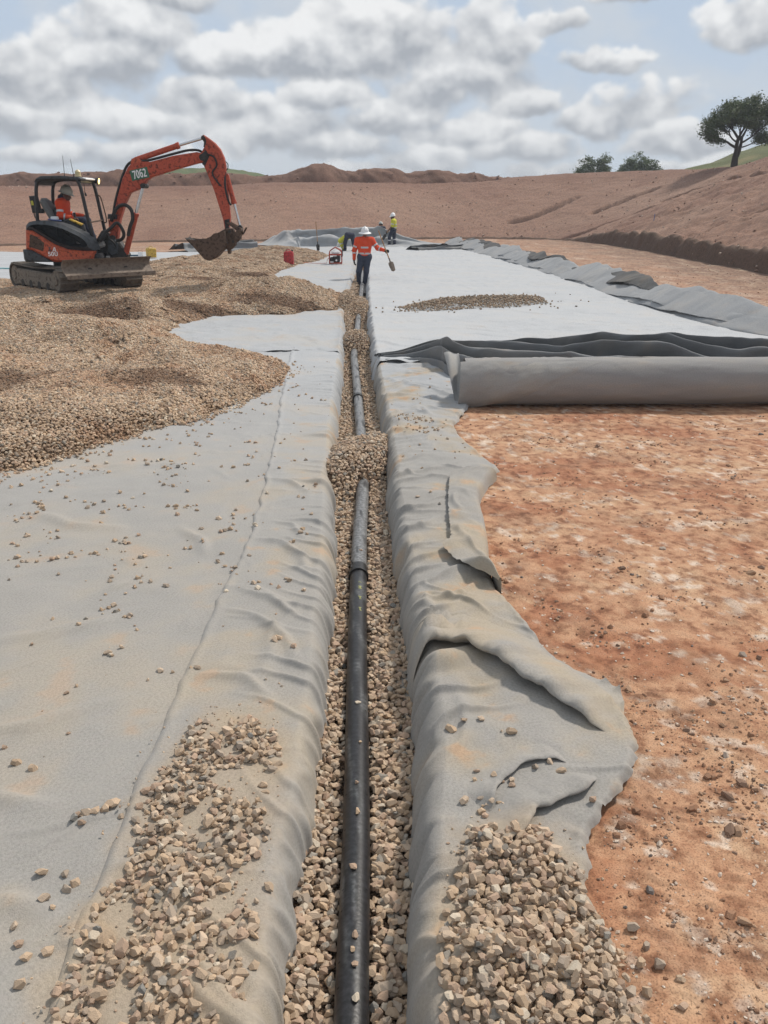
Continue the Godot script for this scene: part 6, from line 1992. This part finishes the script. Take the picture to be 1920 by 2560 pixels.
# ------------------------------------------------------------------ people
func blob(b: MB, bones: Array, cell: float, k: float, color: Callable) -> void:  # bones of [a, b, radius at a, radius at b]; one smooth skin over all of them
	var lo := Vector3.INF
	var hi := -Vector3.INF
	for q in bones:
		var r: float = maxf(q[2], q[3]) + k + cell * 3
		for e in [q[0], q[1]]:
			lo = lo.min(e - Vector3.ONE * r)
			hi = hi.max(e + Vector3.ONE * r)
	var n := Vector3i(((hi - lo) / cell).ceil()) + Vector3i.ONE
	var f := PackedFloat32Array()
	f.resize(n.x * n.y * n.z)
	f.fill(1e3)
	var sx := 1
	var sy := n.x
	var sz := n.x * n.y
	for q in bones:
		var a: Vector3 = q[0]
		var e: Vector3 = q[1] - a
		var l2 := maxf(e.length_squared(), 1e-9)
		var r0: float = q[2]
		var dr: float = q[3] - r0
		var m: float = maxf(q[2], q[3]) + k + cell * 2
		var i0 := Vector3i(((a.min(q[1]) - Vector3.ONE * m - lo) / cell).floor()).max(Vector3i.ZERO)
		var i1 := Vector3i(((a.max(q[1]) + Vector3.ONE * m - lo) / cell).ceil()).min(n - Vector3i.ONE)
		for z in range(i0.z, i1.z + 1):
			for y in range(i0.y, i1.y + 1):
				for x in range(i0.x, i1.x + 1):
					var p := lo + Vector3(x, y, z) * cell - a
					var t := clampf(p.dot(e) / l2, 0.0, 1.0)
					var d := p.distance_to(e * t) - (r0 + dr * t)
					if d > m: continue
					var id := x + y * sy + z * sz
					var g := f[id]
					var h := k - absf(g - d)
					f[id] = minf(g, d) - (h * h * 0.25 / k if h > 0.0 else 0.0)
	var vid := {}
	var pos := PackedVector3Array()
	for z in n.z - 1:
		for y in n.y - 1:
			var row := y * sy + z * sz
			for x in n.x - 1:
				var id := row + x
				var c0 := f[id]
				if absf(c0) > cell * 4.0: continue
				var c := [c0, f[id + 1], f[id + sy], f[id + sy + 1], f[id + sz], f[id + sz + 1], f[id + sz + sy], f[id + sz + sy + 1]]
				var neg := 0
				for v in c:
					if v < 0.0: neg += 1
				if neg == 0 or neg == 8: continue
				var s := Vector3.ZERO
				var cnt := 0
				for ed in [[0, 1], [2, 3], [4, 5], [6, 7], [0, 2], [1, 3], [4, 6], [5, 7], [0, 4], [1, 5], [2, 6], [3, 7]]:
					var va: float = c[ed[0]]
					var vb: float = c[ed[1]]
					if (va < 0.0) == (vb < 0.0): continue
					var t := va / (va - vb)
					var pa := Vector3(ed[0] & 1, (ed[0] >> 1) & 1, ed[0] >> 2)
					var pb := Vector3(ed[1] & 1, (ed[1] >> 1) & 1, ed[1] >> 2)
					s += pa.lerp(pb, t)
					cnt += 1
				vid[id] = pos.size()
				pos.append(lo + (Vector3(x, y, z) + s / cnt) * cell)
	var nr := PackedVector3Array()
	nr.resize(pos.size())
	for i in pos.size():
		var q := (pos[i] - lo) / cell
		var x := clampi(int(q.x + 0.5), 1, n.x - 2)
		var y := clampi(int(q.y + 0.5), 1, n.y - 2)
		var z := clampi(int(q.z + 0.5), 1, n.z - 2)
		var id := x + y * sy + z * sz
		nr[i] = Vector3(minf(f[id + 1], 1) - minf(f[id - 1], 1), minf(f[id + sy], 1) - minf(f[id - sy], 1), minf(f[id + sz], 1) - minf(f[id - sz], 1)).normalized()
	for id in vid:
		for ax in [[sx, sy, sz], [sy, sz, sx], [sz, sx, sy]]:
			if (f[id] < 0.0) == (f[id + ax[0]] < 0.0): continue
			var a = vid.get(id)
			var c = vid.get(id - ax[1])
			var d = vid.get(id - ax[1] - ax[2])
			var e = vid.get(id - ax[2])
			if a == null or c == null or d == null or e == null: continue
			for tr in [[a, c, d], [a, d, e]]:
				var v0 := b.v.size()
				b.tri(pos[tr[0]], pos[tr[1]], pos[tr[2]], nr[tr[0]], nr[tr[1]], nr[tr[2]])
				for i in range(v0, v0 + 3): b.c[i] = color.call(b.v[i])

func hand_bones(w: Vector3, dir: Vector3, palm: Vector3, curl: float, k := 1.0) -> Array:  # dir: along the palm; palm: the way the palm faces
	var side := dir.cross(palm).normalized()
	var r := []
	var root := w + dir * 0.03 * k
	for i in 4:
		r.append([root + side * (i - 1.5) * 0.012 * k, w + dir * 0.085 * k + side * (i - 1.5) * 0.019 * k, 0.014 * k, 0.011 * k])
		var p := w + dir * 0.09 * k + side * (i - 1.5) * 0.020 * k
		var len: float = [0.036, 0.042, 0.039, 0.030][i] * k
		var a := 0.0
		for s in 3:
			a += curl * [0.6, 0.9, 0.7][s]
			var q = p + (dir * cos(a) + palm * sin(a)) * len * [1.0, 0.7, 0.55][s]
			r.append([p, q, 0.0095 * k, 0.0085 * k])
			p = q
	var tb := w + dir * 0.03 * k + side * -0.026 * k
	var t1 := tb + (dir * 0.6 - side * 0.7 + palm * 0.25).normalized() * 0.042 * k
	r.append([tb, t1, 0.014 * k, 0.011 * k])
	r.append([t1, t1 + (dir * 0.85 - side * 0.1 + palm * (0.3 + curl * 0.5)).normalized() * 0.032 * k, 0.0105 * k, 0.009 * k])
	return r

func person(at_: Vector3, label: String, j: Dictionary, s: Dictionary) -> Node3D:  # joints are given from the point on the ground; L is the person's left
	var o := thing("person", at_, label, "person", "workers on the site")
	var face: Vector3 = j.face.normalized()
	var up: Vector3 = j.get("head_up", Vector3.UP).normalized()
	var rt := face.cross(up).normalized()  # the person's own right
	var head: Vector3 = j.head
	var chest: Vector3 = (j.shL + j.shR) * 0.5
	var hips: Vector3 = (j.hipL + j.hipR) * 0.5
	var skin: Color = s.get("skin", Color(0.20, 0.095, 0.055))
	var hair: Color = Color(0.02, 0.014, 0.01)
	var torso := []
	for t in ["L", "R"]:
		torso.append([chest.lerp(j["sh" + t], 0.55) - (chest - hips) * 0.06, hips.lerp(j["hip" + t], 0.55) + (chest - hips) * 0.10, 0.098, 0.098])
		torso.append([chest.lerp(j["sh" + t], 0.2), j["sh" + t], 0.075, 0.062])
	var fwd: Vector3 = j.get("front", face)
	torso.append([chest - (chest - hips) * 0.2 + fwd * 0.03, hips + (chest - hips) * 0.3 + fwd * 0.025, 0.085, 0.09])
	var arms := []
	var legs := []
	var feet := []
	for t in ["L", "R"]:
		arms.append([j["sh" + t], j["el" + t], 0.054, 0.042])
		arms.append([j["el" + t], j["wr" + t], 0.042, 0.029])
		legs.append([hips.lerp(j["hip" + t], 0.95), j["kn" + t], 0.092, 0.058])
		legs.append([j["kn" + t], j["an" + t], 0.058, 0.04])
		feet.append([j["an" + t], j["an" + t] + Vector3(0, -0.04, 0), 0.045, 0.045])
		feet.append([j["an" + t] + Vector3(0, -0.045, 0), j["to" + t], 0.042, 0.036])
	legs.append([j.hipL, j.hipR, 0.10, 0.10])
	var neck := [[chest + (head - chest) * 0.15, head - up * 0.06 - face * 0.01, 0.06, 0.052]]
	var hands := []
	for t in ["L", "R"]:
		var fd: Vector3 = (j["wr" + t] - j["el" + t]).normalized()
		if j.has("hd" + t): fd = j["hd" + t].normalized()
		var pm: Vector3 = j.get("pm" + t, rt * (1.0 if t == "L" else -1.0))
		pm = (pm - fd * pm.dot(fd)).normalized()
		hands.append(hand_bones(j["wr" + t], fd, pm, j.get("cu" + t, 0.5)))
	# one continuous body
	var b := MB.new()
	var plain := func(_p): return skin
	blob(b, torso + arms + legs + feet + neck + [[j.wrL, j.wrL + (j.wrL - j.elL).normalized() * 0.03, 0.029, 0.026], [j.wrR, j.wrR + (j.wrR - j.elR).normalized() * 0.03, 0.029, 0.026]], 0.02, 0.05, plain)
	var hb := [[head + up * 0.025 - face * 0.022, head + up * 0.022 + face * 0.018, 0.088, 0.082], [head + up * 0.0 + face * 0.015, head - up * 0.075 + face * 0.045, 0.07, 0.042], [head - up * 0.02 + face * 0.08, head - up * 0.045 + face * 0.108, 0.012, 0.017], [head - up * 0.088 + face * 0.072, head - up * 0.088 + face * 0.078, 0.018, 0.018], [head - up * 0.06 - face * 0.02, head - up * 0.16 - face * 0.02, 0.052, 0.054]]
	for q in [-1.0, 1.0]:
		hb.append([head + rt * q * 0.083 - up * 0.005 - face * 0.005, head + rt * q * 0.086 - up * 0.04, 0.016, 0.011])
		hb.append([head + rt * q * 0.02 + up * 0.015 + face * 0.088, head + rt * q * 0.052 + up * 0.012 + face * 0.072, 0.013, 0.012])
	blob(b, hb, 0.007, 0.022, func(p):
		var q: Vector3 = p - head
		var x := absf(q.dot(rt))
		var y := q.dot(up)
		var z := q.dot(face)
		if z > 0.03 and Vector2(x - 0.034, (y + 0.008) * 1.5).length() < 0.013: return Color(0.03, 0.02, 0.016)
		if z > 0.05 and x < 0.025 and absf(y + 0.062) < 0.006: return skin * 0.45
		if y > 0.05 or (z < -0.01 and y > -0.03): return hair
		return skin)
	for h in hands: blob(b, h, 0.005, 0.006, plain)
	part("body", b, M.skin, o)
	# clothes
	var grow := func(bs: Array, by: float) -> Array:
		var r := []
		for q in bs: r.append([q[0], q[1], q[2] + by, q[3] + by])
		return r
	var white := func(_p): return Color.WHITE
	b = MB.new()
	var sleeves := []
	for q in arms: sleeves.append([q[0], q[0].lerp(q[1], 0.97), q[2], q[3]])
	var cut: float = s.get("sleeve", 1.0)
	var sl: Array = sleeves if cut >= 1.0 else [sleeves[0], sleeves[2]]
	blob(b, grow.call(torso, 0.017) + grow.call(sl, 0.02) + [[hips + (chest - hips) * 0.18, hips + (chest - hips) * 0.3, 0.135, 0.13], [chest + (head - chest) * 0.12, chest + (head - chest) * 0.32, 0.075, 0.066]], 0.02, 0.05, white)
	var shirt := part("shirt", b, s.shirt, o)
	b = MB.new()
	for t in s.get("bands", [0.22, 0.58]):
		band(b, hips.lerp(chest, t), (chest - hips).normalized(), (j.shR - j.shL).normalized(), 0.175 if not s.has("slim") else 0.165, 0.142, 0.05)
	for t in ["L", "R"]:
		band(b, (j["sh" + t] as Vector3).lerp(j["el" + t], 0.62), (j["el" + t] - j["sh" + t]).normalized(), face, 0.071, 0.071, 0.045)
		if cut >= 1.0: band(b, (j["el" + t] as Vector3).lerp(j["wr" + t], 0.35), (j["wr" + t] - j["el" + t]).normalized(), face, 0.065, 0.065, 0.035)
	part("reflective_bands", b, M.silver, shirt)
	b = MB.new()
	var tl := []
	for q in legs: tl.append(q)
	blob(b, grow.call(tl, 0.021) + [[hips, hips + (chest - hips) * 0.16, 0.13, 0.127], [j.anL + (j.knL - j.anL) * 0.12, j.anL, 0.062, 0.064], [j.anR + (j.knR - j.anR) * 0.12, j.anR, 0.062, 0.064]], 0.02, 0.045, white)
	var tr := part("trousers", b, s.trousers, o)
	if s.has("leg_band"):
		b = MB.new()
		for t in ["L", "R"]: band(b, (j["kn" + t] as Vector3).lerp(j["an" + t], 0.4), (j["an" + t] - j["kn" + t]).normalized(), face, 0.079, 0.079, 0.05)
		part("reflective_bands", b, M.silver, tr)
	for t in [0, 2]:
		b = MB.new()
		blob(b, grow.call([feet[t], feet[t + 1]], 0.012), 0.014, 0.03, white)
		part("boot", b, M.boot, o)
	if s.has("gloves"):
		for h in hands:
			b = MB.new()
			blob(b, grow.call(h, 0.004) + [[h[0][0] - (h[0][1] - h[0][0]), h[0][0], 0.036, 0.03]], 0.006, 0.007, white)
			part("glove", b, M.glove, o)
	# hard hat
	var H := Transform3D(Basis(rt, up, -face), head + up * 0.045)
	b = MB.new()
	var br: float = s.get("brim", 0.0)
	b.lathe([Vector2(0.0, 0.125), Vector2(0.045, 0.118), Vector2(0.085, 0.092), Vector2(0.112, 0.05), Vector2(0.122, 0.0), Vector2(0.124, -0.012), Vector2(0.130 + br, -0.022 - br * 0.35), Vector2(0.130 + br, -0.026 - br * 0.35), Vector2(0.118, -0.016), Vector2(0.112, 0.0), Vector2(0.1, 0.05), Vector2(0.0, 0.11)], H * Transform3D(Basis.from_scale(Vector3(0.94, 1.05, 1.12)), Vector3.ZERO), 28)
	if br < 0.02: b.prism(V2([-0.085, 0.0, 0.085, 0.0, 0.06, 0.055, 0.0, 0.07, -0.06, 0.055]), H * T(Vector3(0, -0.018, -0.115), Vector3(-PI / 2 - 0.25, 0, 0)), 0.008, 0.002)
	b.tube([H * Vector3(0, 0.05, 0.127), H * Vector3(0, 0.125, 0.06), H * Vector3(0, 0.138, 0), H * Vector3(0, 0.125, -0.06), H * Vector3(0, 0.05, -0.127)], 0.013, 8)
	part("hard_hat", b, s.get("hat", M.white), o)
	if s.has("collar"):
		b = MB.new()
		blob(b, [[chest + up * 0.06 - face * 0.05, chest + up * 0.10 - face * 0.055, 0.07, 0.06], [head - up * 0.1 - face * 0.05, head - up * 0.02 - face * 0.07, 0.06, 0.05]], 0.012, 0.03, white)
		part("neck_shade", b, M.navy, o)
	return o

func band(b: MB, c: Vector3, ax: Vector3, side: Vector3, rx: float, rz: float, h: float) -> void:
	side = (side - ax * side.dot(ax)).normalized()
	b.lathe([Vector2(0.985, -h / 2), Vector2(1.03, -h / 2), Vector2(1.03, h / 2), Vector2(0.985, h / 2)], Transform3D(Basis(side * rx, ax, side.cross(ax) * rz), c), 22)

func crew() -> void:
	# the worker in the trench
	var g := Vector3(-0.05, -0.28, -26.7)
	var pose := {
		"face": Vector3(0.05, -0.1, 1), "front": Vector3(0.1, 0, 1), "head": Vector3(0.05, 1.50, 0.03), "shL": Vector3(0.245, 1.31, 0.02), "shR": Vector3(-0.165, 1.31, 0.02),
		"elL": Vector3(0.40, 1.09, 0.08), "wrL": Vector3(0.60, 1.04, 0.22), "elR": Vector3(-0.25, 1.04, -0.02), "wrR": Vector3(-0.26, 0.79, 0.05),
		"hdL": Vector3(0.6, -0.1, 0.6), "pmL": Vector3(0.5, -0.2, -0.6), "cuL": 1.25, "cuR": 0.6,
		"hipL": Vector3(0.13, 0.86, 0.0), "hipR": Vector3(-0.06, 0.86, 0.0), "knL": Vector3(0.08, 0.47, 0.06), "knR": Vector3(-0.13, 0.47, 0.09), "anL": Vector3(0.02, 0.08, 0.02), "anR": Vector3(-0.14, 0.12, 0.0), "toL": Vector3(0.05, 0.035, 0.18), "toR": Vector3(-0.17, 0.07, 0.16)}
	for k in pose:
		if pose[k] is Vector3 and not k in ["face", "front", "hdL", "pmL"]: pose[k] = pose[k] * 1.05
	person(g, "worker in orange shirt and white wide brimmed hard hat standing in the trench with shovel", pose,
		{"shirt": M.hivis_orange, "trousers": M.denim, "brim": 0.07, "gloves": true, "skin": Color(0.17, 0.085, 0.055)})
	shovel("shovel with a pale wooden handle held out by the worker in orange", Vector3(0.395, 1.36, -26.60), Vector3(0.84, 0.24, -26.22), Vector3(0.2, 0.1, 1), M.blade)
	# the one bending down behind the generator
	g = Vector3(-0.70, 0.03, -41.2)
	person(g, "worker in navy trousers bending right over with head down behind the generator", {
		"face": Vector3(-0.5, -0.8, -0.3), "head_up": Vector3(-0.6, -0.4, 0.5), "front": Vector3(-0.5, -0.8, 0.1), "head": Vector3(-0.42, 0.30, -0.42), "shL": Vector3(-0.44, 0.42, -0.08), "shR": Vector3(-0.30, 0.46, -0.42),
		"elL": Vector3(-0.36, 0.22, -0.06), "wrL": Vector3(-0.30, 0.05, -0.18), "elR": Vector3(-0.26, 0.25, -0.50), "wrR": Vector3(-0.22, 0.06, -0.46),
		"hipL": Vector3(-0.10, 0.68, 0.10), "hipR": Vector3(0.12, 0.66, -0.05), "knL": Vector3(-0.20, 0.36, 0.08), "knR": Vector3(0.18, 0.34, -0.02), "anL": Vector3(-0.20, 0.08, 0.06), "anR": Vector3(0.22, 0.02, 0.12), "toL": Vector3(-0.30, 0.03, 0.0), "toR": Vector3(0.12, -0.01, 0.02)},
		{"shirt": M.hivis_yellow, "trousers": M.navy, "bands": [0.6], "brim": 0.0})
	# the one standing in yellow
	g = Vector3(1.36, 0.03, -45.4)
	person(g, "worker in yellow shirt and white hard hat standing on the far fabric looking left", {
		"face": Vector3(-0.9, -0.2, 0.45), "front": Vector3(-0.8, 0, 0.6), "head": Vector3(0.02, 1.40, 0.02), "shL": Vector3(0.02, 1.20, 0.19), "shR": Vector3(0.13, 1.20, -0.16),
		"elL": Vector3(-0.02, 0.95, 0.24), "wrL": Vector3(-0.20, 0.74, 0.16), "elR": Vector3(0.19, 0.93, -0.2), "wrR": Vector3(0.15, 0.68, -0.17),
		"hipL": Vector3(0.02, 0.80, 0.09), "hipR": Vector3(0.10, 0.80, -0.08), "knL": Vector3(-0.14, 0.43, 0.10), "knR": Vector3(0.09, 0.43, -0.06), "anL": Vector3(-0.14, 0.08, 0.04), "anR": Vector3(0.12, 0.08, 0.06), "toL": Vector3(-0.26, 0.035, 0.12), "toR": Vector3(0.0, 0.035, 0.14)},
		{"shirt": M.hivis_yellow, "trousers": M.navy, "leg_band": true, "slim": true, "sleeve": 0.5, "brim": 0.0, "skin": Color(0.09, 0.045, 0.03)})
	shovel("short dark trowel like shovel held low by the worker in yellow", Vector3(1.17, 0.78, -45.22), Vector3(0.86, 0.34, -45.1), Vector3(0.2, 0, 1), M.dark_steel)
	# the one behind the heap
	g = Vector3(0.86, -0.02, -49.2)
	person(g, "worker crouching behind the far fabric heap, only hat and dark back showing", {
		"face": Vector3(0.1, -0.5, -1), "head_up": Vector3(0, 1, -0.4), "front": Vector3(0.0, -0.4, -1), "head": Vector3(0.0, 0.96, -0.10), "shL": Vector3(-0.18, 0.80, -0.03), "shR": Vector3(0.18, 0.80, -0.03),
		"elL": Vector3(-0.24, 0.56, -0.14), "wrL": Vector3(-0.16, 0.40, -0.32), "elR": Vector3(0.24, 0.56, -0.14), "wrR": Vector3(0.16, 0.40, -0.32),
		"hipL": Vector3(-0.10, 0.36, 0.10), "hipR": Vector3(0.10, 0.36, 0.10), "knL": Vector3(-0.16, 0.46, -0.28), "knR": Vector3(0.16, 0.46, -0.28), "anL": Vector3(-0.14, 0.09, -0.02), "anR": Vector3(0.14, 0.09, -0.02), "toL": Vector3(-0.15, 0.04, -0.18), "toR": Vector3(0.15, 0.04, -0.18)},
		{"shirt": M.navy, "trousers": M.navy, "bands": [], "hat": mat("dull_hat", Color(0.42, 0.44, 0.42), 0.6)})
	# the operator
	g = EX + Vector3(0.40, 0.80, -0.12)
	person(g, "operator in an orange shirt and pale hard hat seated at the controls of the excavator", {
		"face": Vector3(1, -0.35, 0.12), "head_up": Vector3(0.25, 1, 0), "front": Vector3(1, 0.1, 0.05), "head": Vector3(0.13, 1.14, 0.02), "shL": Vector3(0.03, 0.96, -0.19), "shR": Vector3(0.02, 0.96, 0.21),
		"elL": Vector3(0.05, 0.72, -0.26), "wrL": Vector3(0.36, 0.69, -0.24), "elR": Vector3(0.03, 0.70, 0.27), "wrR": Vector3(0.27, 0.66, 0.22), "cuL": 1.1, "cuR": 1.1, "pmL": Vector3(0, -1, 0), "pmR": Vector3(0, -1, 0),
		"hipL": Vector3(0.02, 0.58, -0.09), "hipR": Vector3(0.02, 0.58, 0.09), "knL": Vector3(0.46, 0.60, -0.14), "knR": Vector3(0.47, 0.59, 0.14), "anL": Vector3(0.56, 0.22, -0.12), "anR": Vector3(0.57, 0.21, 0.12), "toL": Vector3(0.70, 0.14, -0.12), "toR": Vector3(0.71, 0.13, 0.12)},
		{"shirt": M.hivis_orange, "trousers": M.navy, "bands": [0.25], "brim": 0.03, "collar": true, "skin": Color(0.12, 0.055, 0.04), "hat": mat("dusty_hat", Color(0.40, 0.40, 0.36), 0.6)})

# ------------------------------------------------------------------ trees
func limb(b: MB, r: RandomNumberGenerator, a: Vector3, dir: Vector3, len: float, rad: float, depth: int, tips: Array, spread: float, lift: float) -> void:
	var pts := [a]
	var rs := [rad]
	var d := dir
	for k in 5:
		d = (d + Vector3(r.randf_range(-1, 1), r.randf_range(-0.6, 0.8) + lift, r.randf_range(-1, 1)) * 0.18).normalized()
		pts.append(pts[k] + d * len / 5)
		rs.append(rad * lerpf(1.0, 0.58, (k + 1) / 5.0))
	b.tube(pts, rs, 7 if depth > 1 else 5, false)
	if depth <= 1:
		tips.append(pts[3])
	if depth == 0:
		tips.append(pts[5])
		return
	var n := 3 if depth > 1 else 4
	for k in n:
		var ax := Vector3(r.randfn(), r.randfn() * 0.5, r.randfn()).normalized()
		var nd := (d + (ax - d * ax.dot(d)) * spread).normalized()
		limb(b, r, pts[5 if k < 2 else 3], nd, len * r.randf_range(0.6, 0.85), rad * 0.55, depth - 1, tips, spread, lift)

func leaves(r: RandomNumberGenerator, tips: Array, per: int, size: float, radius: float, cols: Array) -> ArrayMesh:
	var b := MB.new()
	for t in tips:
		var shade: Color = cols[r.randi() % cols.size()]
		var rr := radius * r.randf_range(0.7, 1.2)
		for k in per:
			var q := Vector3(r.randfn(), r.randfn() * 0.6, r.randfn()) * rr * 0.55
			var c: Vector3 = t + q
			var u := Vector3(r.randfn(), r.randfn() * 0.6, r.randfn()).normalized()
			var w := u.cross(Vector3(r.randfn(), r.randfn(), r.randfn())).normalized()
			var s := size * r.randf_range(0.6, 1.25)
			var k2 := r.randf_range(0.75, 1.25)
			b.col = Color(shade.r * k2, shade.g * k2, shade.b * k2)
			var up := (w.cross(u) + Vector3.UP * 0.3).normalized()
			b.tri(c - u * s, c + w * s * 0.42 + up * s * 0.1, c + u * s, up, up, up)
			b.tri(c - u * s, c + u * s, c - w * s * 0.42 + up * s * 0.1, up, up, up)
	return b.done()

func trees() -> void:
	var greens := [Color(0.070, 0.10, 0.038), Color(0.056, 0.085, 0.032), Color(0.09, 0.12, 0.048), Color(0.076, 0.095, 0.042)]
	var r := RandomNumberGenerator.new()
	r.seed = 404
	var o := thing("tree", Vector3(22.95, 4.55, -57.6), "lone dark tree with a wide flat topped crown on the crest at the right", "tree", "trees on the crest")
	var b := MB.new()
	var tips := []
	b.tube([Vector3(0, -0.6, 0), Vector3(0, 0.15, 0), Vector3(0.02, 0.5, 0.0), Vector3(0.0, 0.85, 0), Vector3(0.05, 1.25, 0)], [0.23, 0.18, 0.125, 0.115, 0.095], 10)
	b.tube([Vector3(0.08, 0.2, 0), Vector3(0.2, 0.5, 0.02), Vector3(0.25, 0.95, 0.02), Vector3(0.27, 1.3, 0)], [0.15, 0.105, 0.09, 0.07], 10)
	for q in [[Vector3(-0.02, 0.68, 0), Vector3(-1, 0.45, 0.2), 1.15, 0.085], [Vector3(0.05, 1.22, 0), Vector3(-0.55, 0.9, -0.3), 1.0, 0.085], [Vector3(0.05, 1.22, 0), Vector3(0.2, 1, 0.5), 1.05, 0.08], [Vector3(0.27, 1.28, 0), Vector3(0.7, 0.8, -0.3), 1.0, 0.075], [Vector3(0.25, 0.95, 0), Vector3(1, 0.42, 0.25), 1.1, 0.065], [Vector3(0.27, 0.7, 0), Vector3(1, 0.12, -0.1), 0.95, 0.045], [Vector3(0.0, 1.0, 0), Vector3(-0.8, 0.7, -0.7), 0.95, 0.06], [Vector3(0.2, 1.2, 0), Vector3(0.3, 0.8, -0.9), 0.95, 0.06], [Vector3(0.1, 1.1, 0), Vector3(0.1, 0.8, 0.95), 0.9, 0.06]]:
		limb(b, r, q[0], q[1].normalized(), q[2], q[3], 2, tips, 0.75, 0.12)
	for k in 150:  # the fill of the crown: wide, rounded above, flat below and a little higher on the right
		var a := r.randf() * TAU
		var d := sqrt(r.randf())
		var x := cos(a) * d * 2.25
		var top := 3.42 - 0.42 * d * d - 0.75 * pow(d, 6.0) + 0.17 * x
		tips.append(Vector3(x + 0.12, lerpf(1.95 + 0.12 * d, top, pow(r.randf(), 0.6)), sin(a) * d * 1.6))
	part("trunk", b, M.bark, o)
	put("crown", leaves(r, tips, 70, 0.075, 0.34, greens), M.leaf, o)
	for q in [[Vector3(20.8, 3.2, -84.0), "two topped dark bushy tree, left of the pair beyond the right crest", [[-0.7, 1.9, 0.7, 0.85], [0.8, 2.1, 0.62, 0.85], [-1.1, 1.2, 0.65, 0.65], [0.05, 1.0, 0.75, 0.65], [0.85, 1.3, 0.6, 0.7]]], [Vector3(24.9, 3.2, -84.5), "rounded dark bushy tree, right of the pair beyond the right crest", [[-0.2, 2.25, 1.0, 0.85], [-1.0, 1.6, 0.8, 0.75], [0.9, 1.8, 0.9, 0.75], [1.55, 1.2, 0.65, 0.6], [0.2, 1.3, 1.1, 0.75], [-1.35, 1.0, 0.6, 0.6]]]]:
		var t := thing("bushy_tree", q[0], q[1], "tree", "trees on the crest")
		b = MB.new()
		tips = []
		b.tube([Vector3(0, -1.0, 0), Vector3(0.03, 0.6, 0), Vector3(-0.1, 1.4, 0), Vector3(-0.3, 2.0, 0)], [0.2, 0.16, 0.12, 0.05], 8)
		for s in q[2]:
			b.tube([Vector3(0, 0.7, 0), Vector3(s[0] * 0.6, s[1] * 0.8, 0)], [0.09, 0.03], 6)
			for k in 30:
				var v := Vector3(r.randfn(), r.randfn(), r.randfn()).normalized() * pow(r.randf(), 0.35)
				tips.append(Vector3(s[0], s[1], 0) + v * Vector3(s[2], s[3], 0.9))
		part("trunk", b, M.bark, t)
		put("crown", leaves(r, tips, 60, 0.085, 0.32, [Color(0.115, 0.15, 0.065), Color(0.09, 0.12, 0.055), Color(0.13, 0.165, 0.07)]), M.leaf, t)
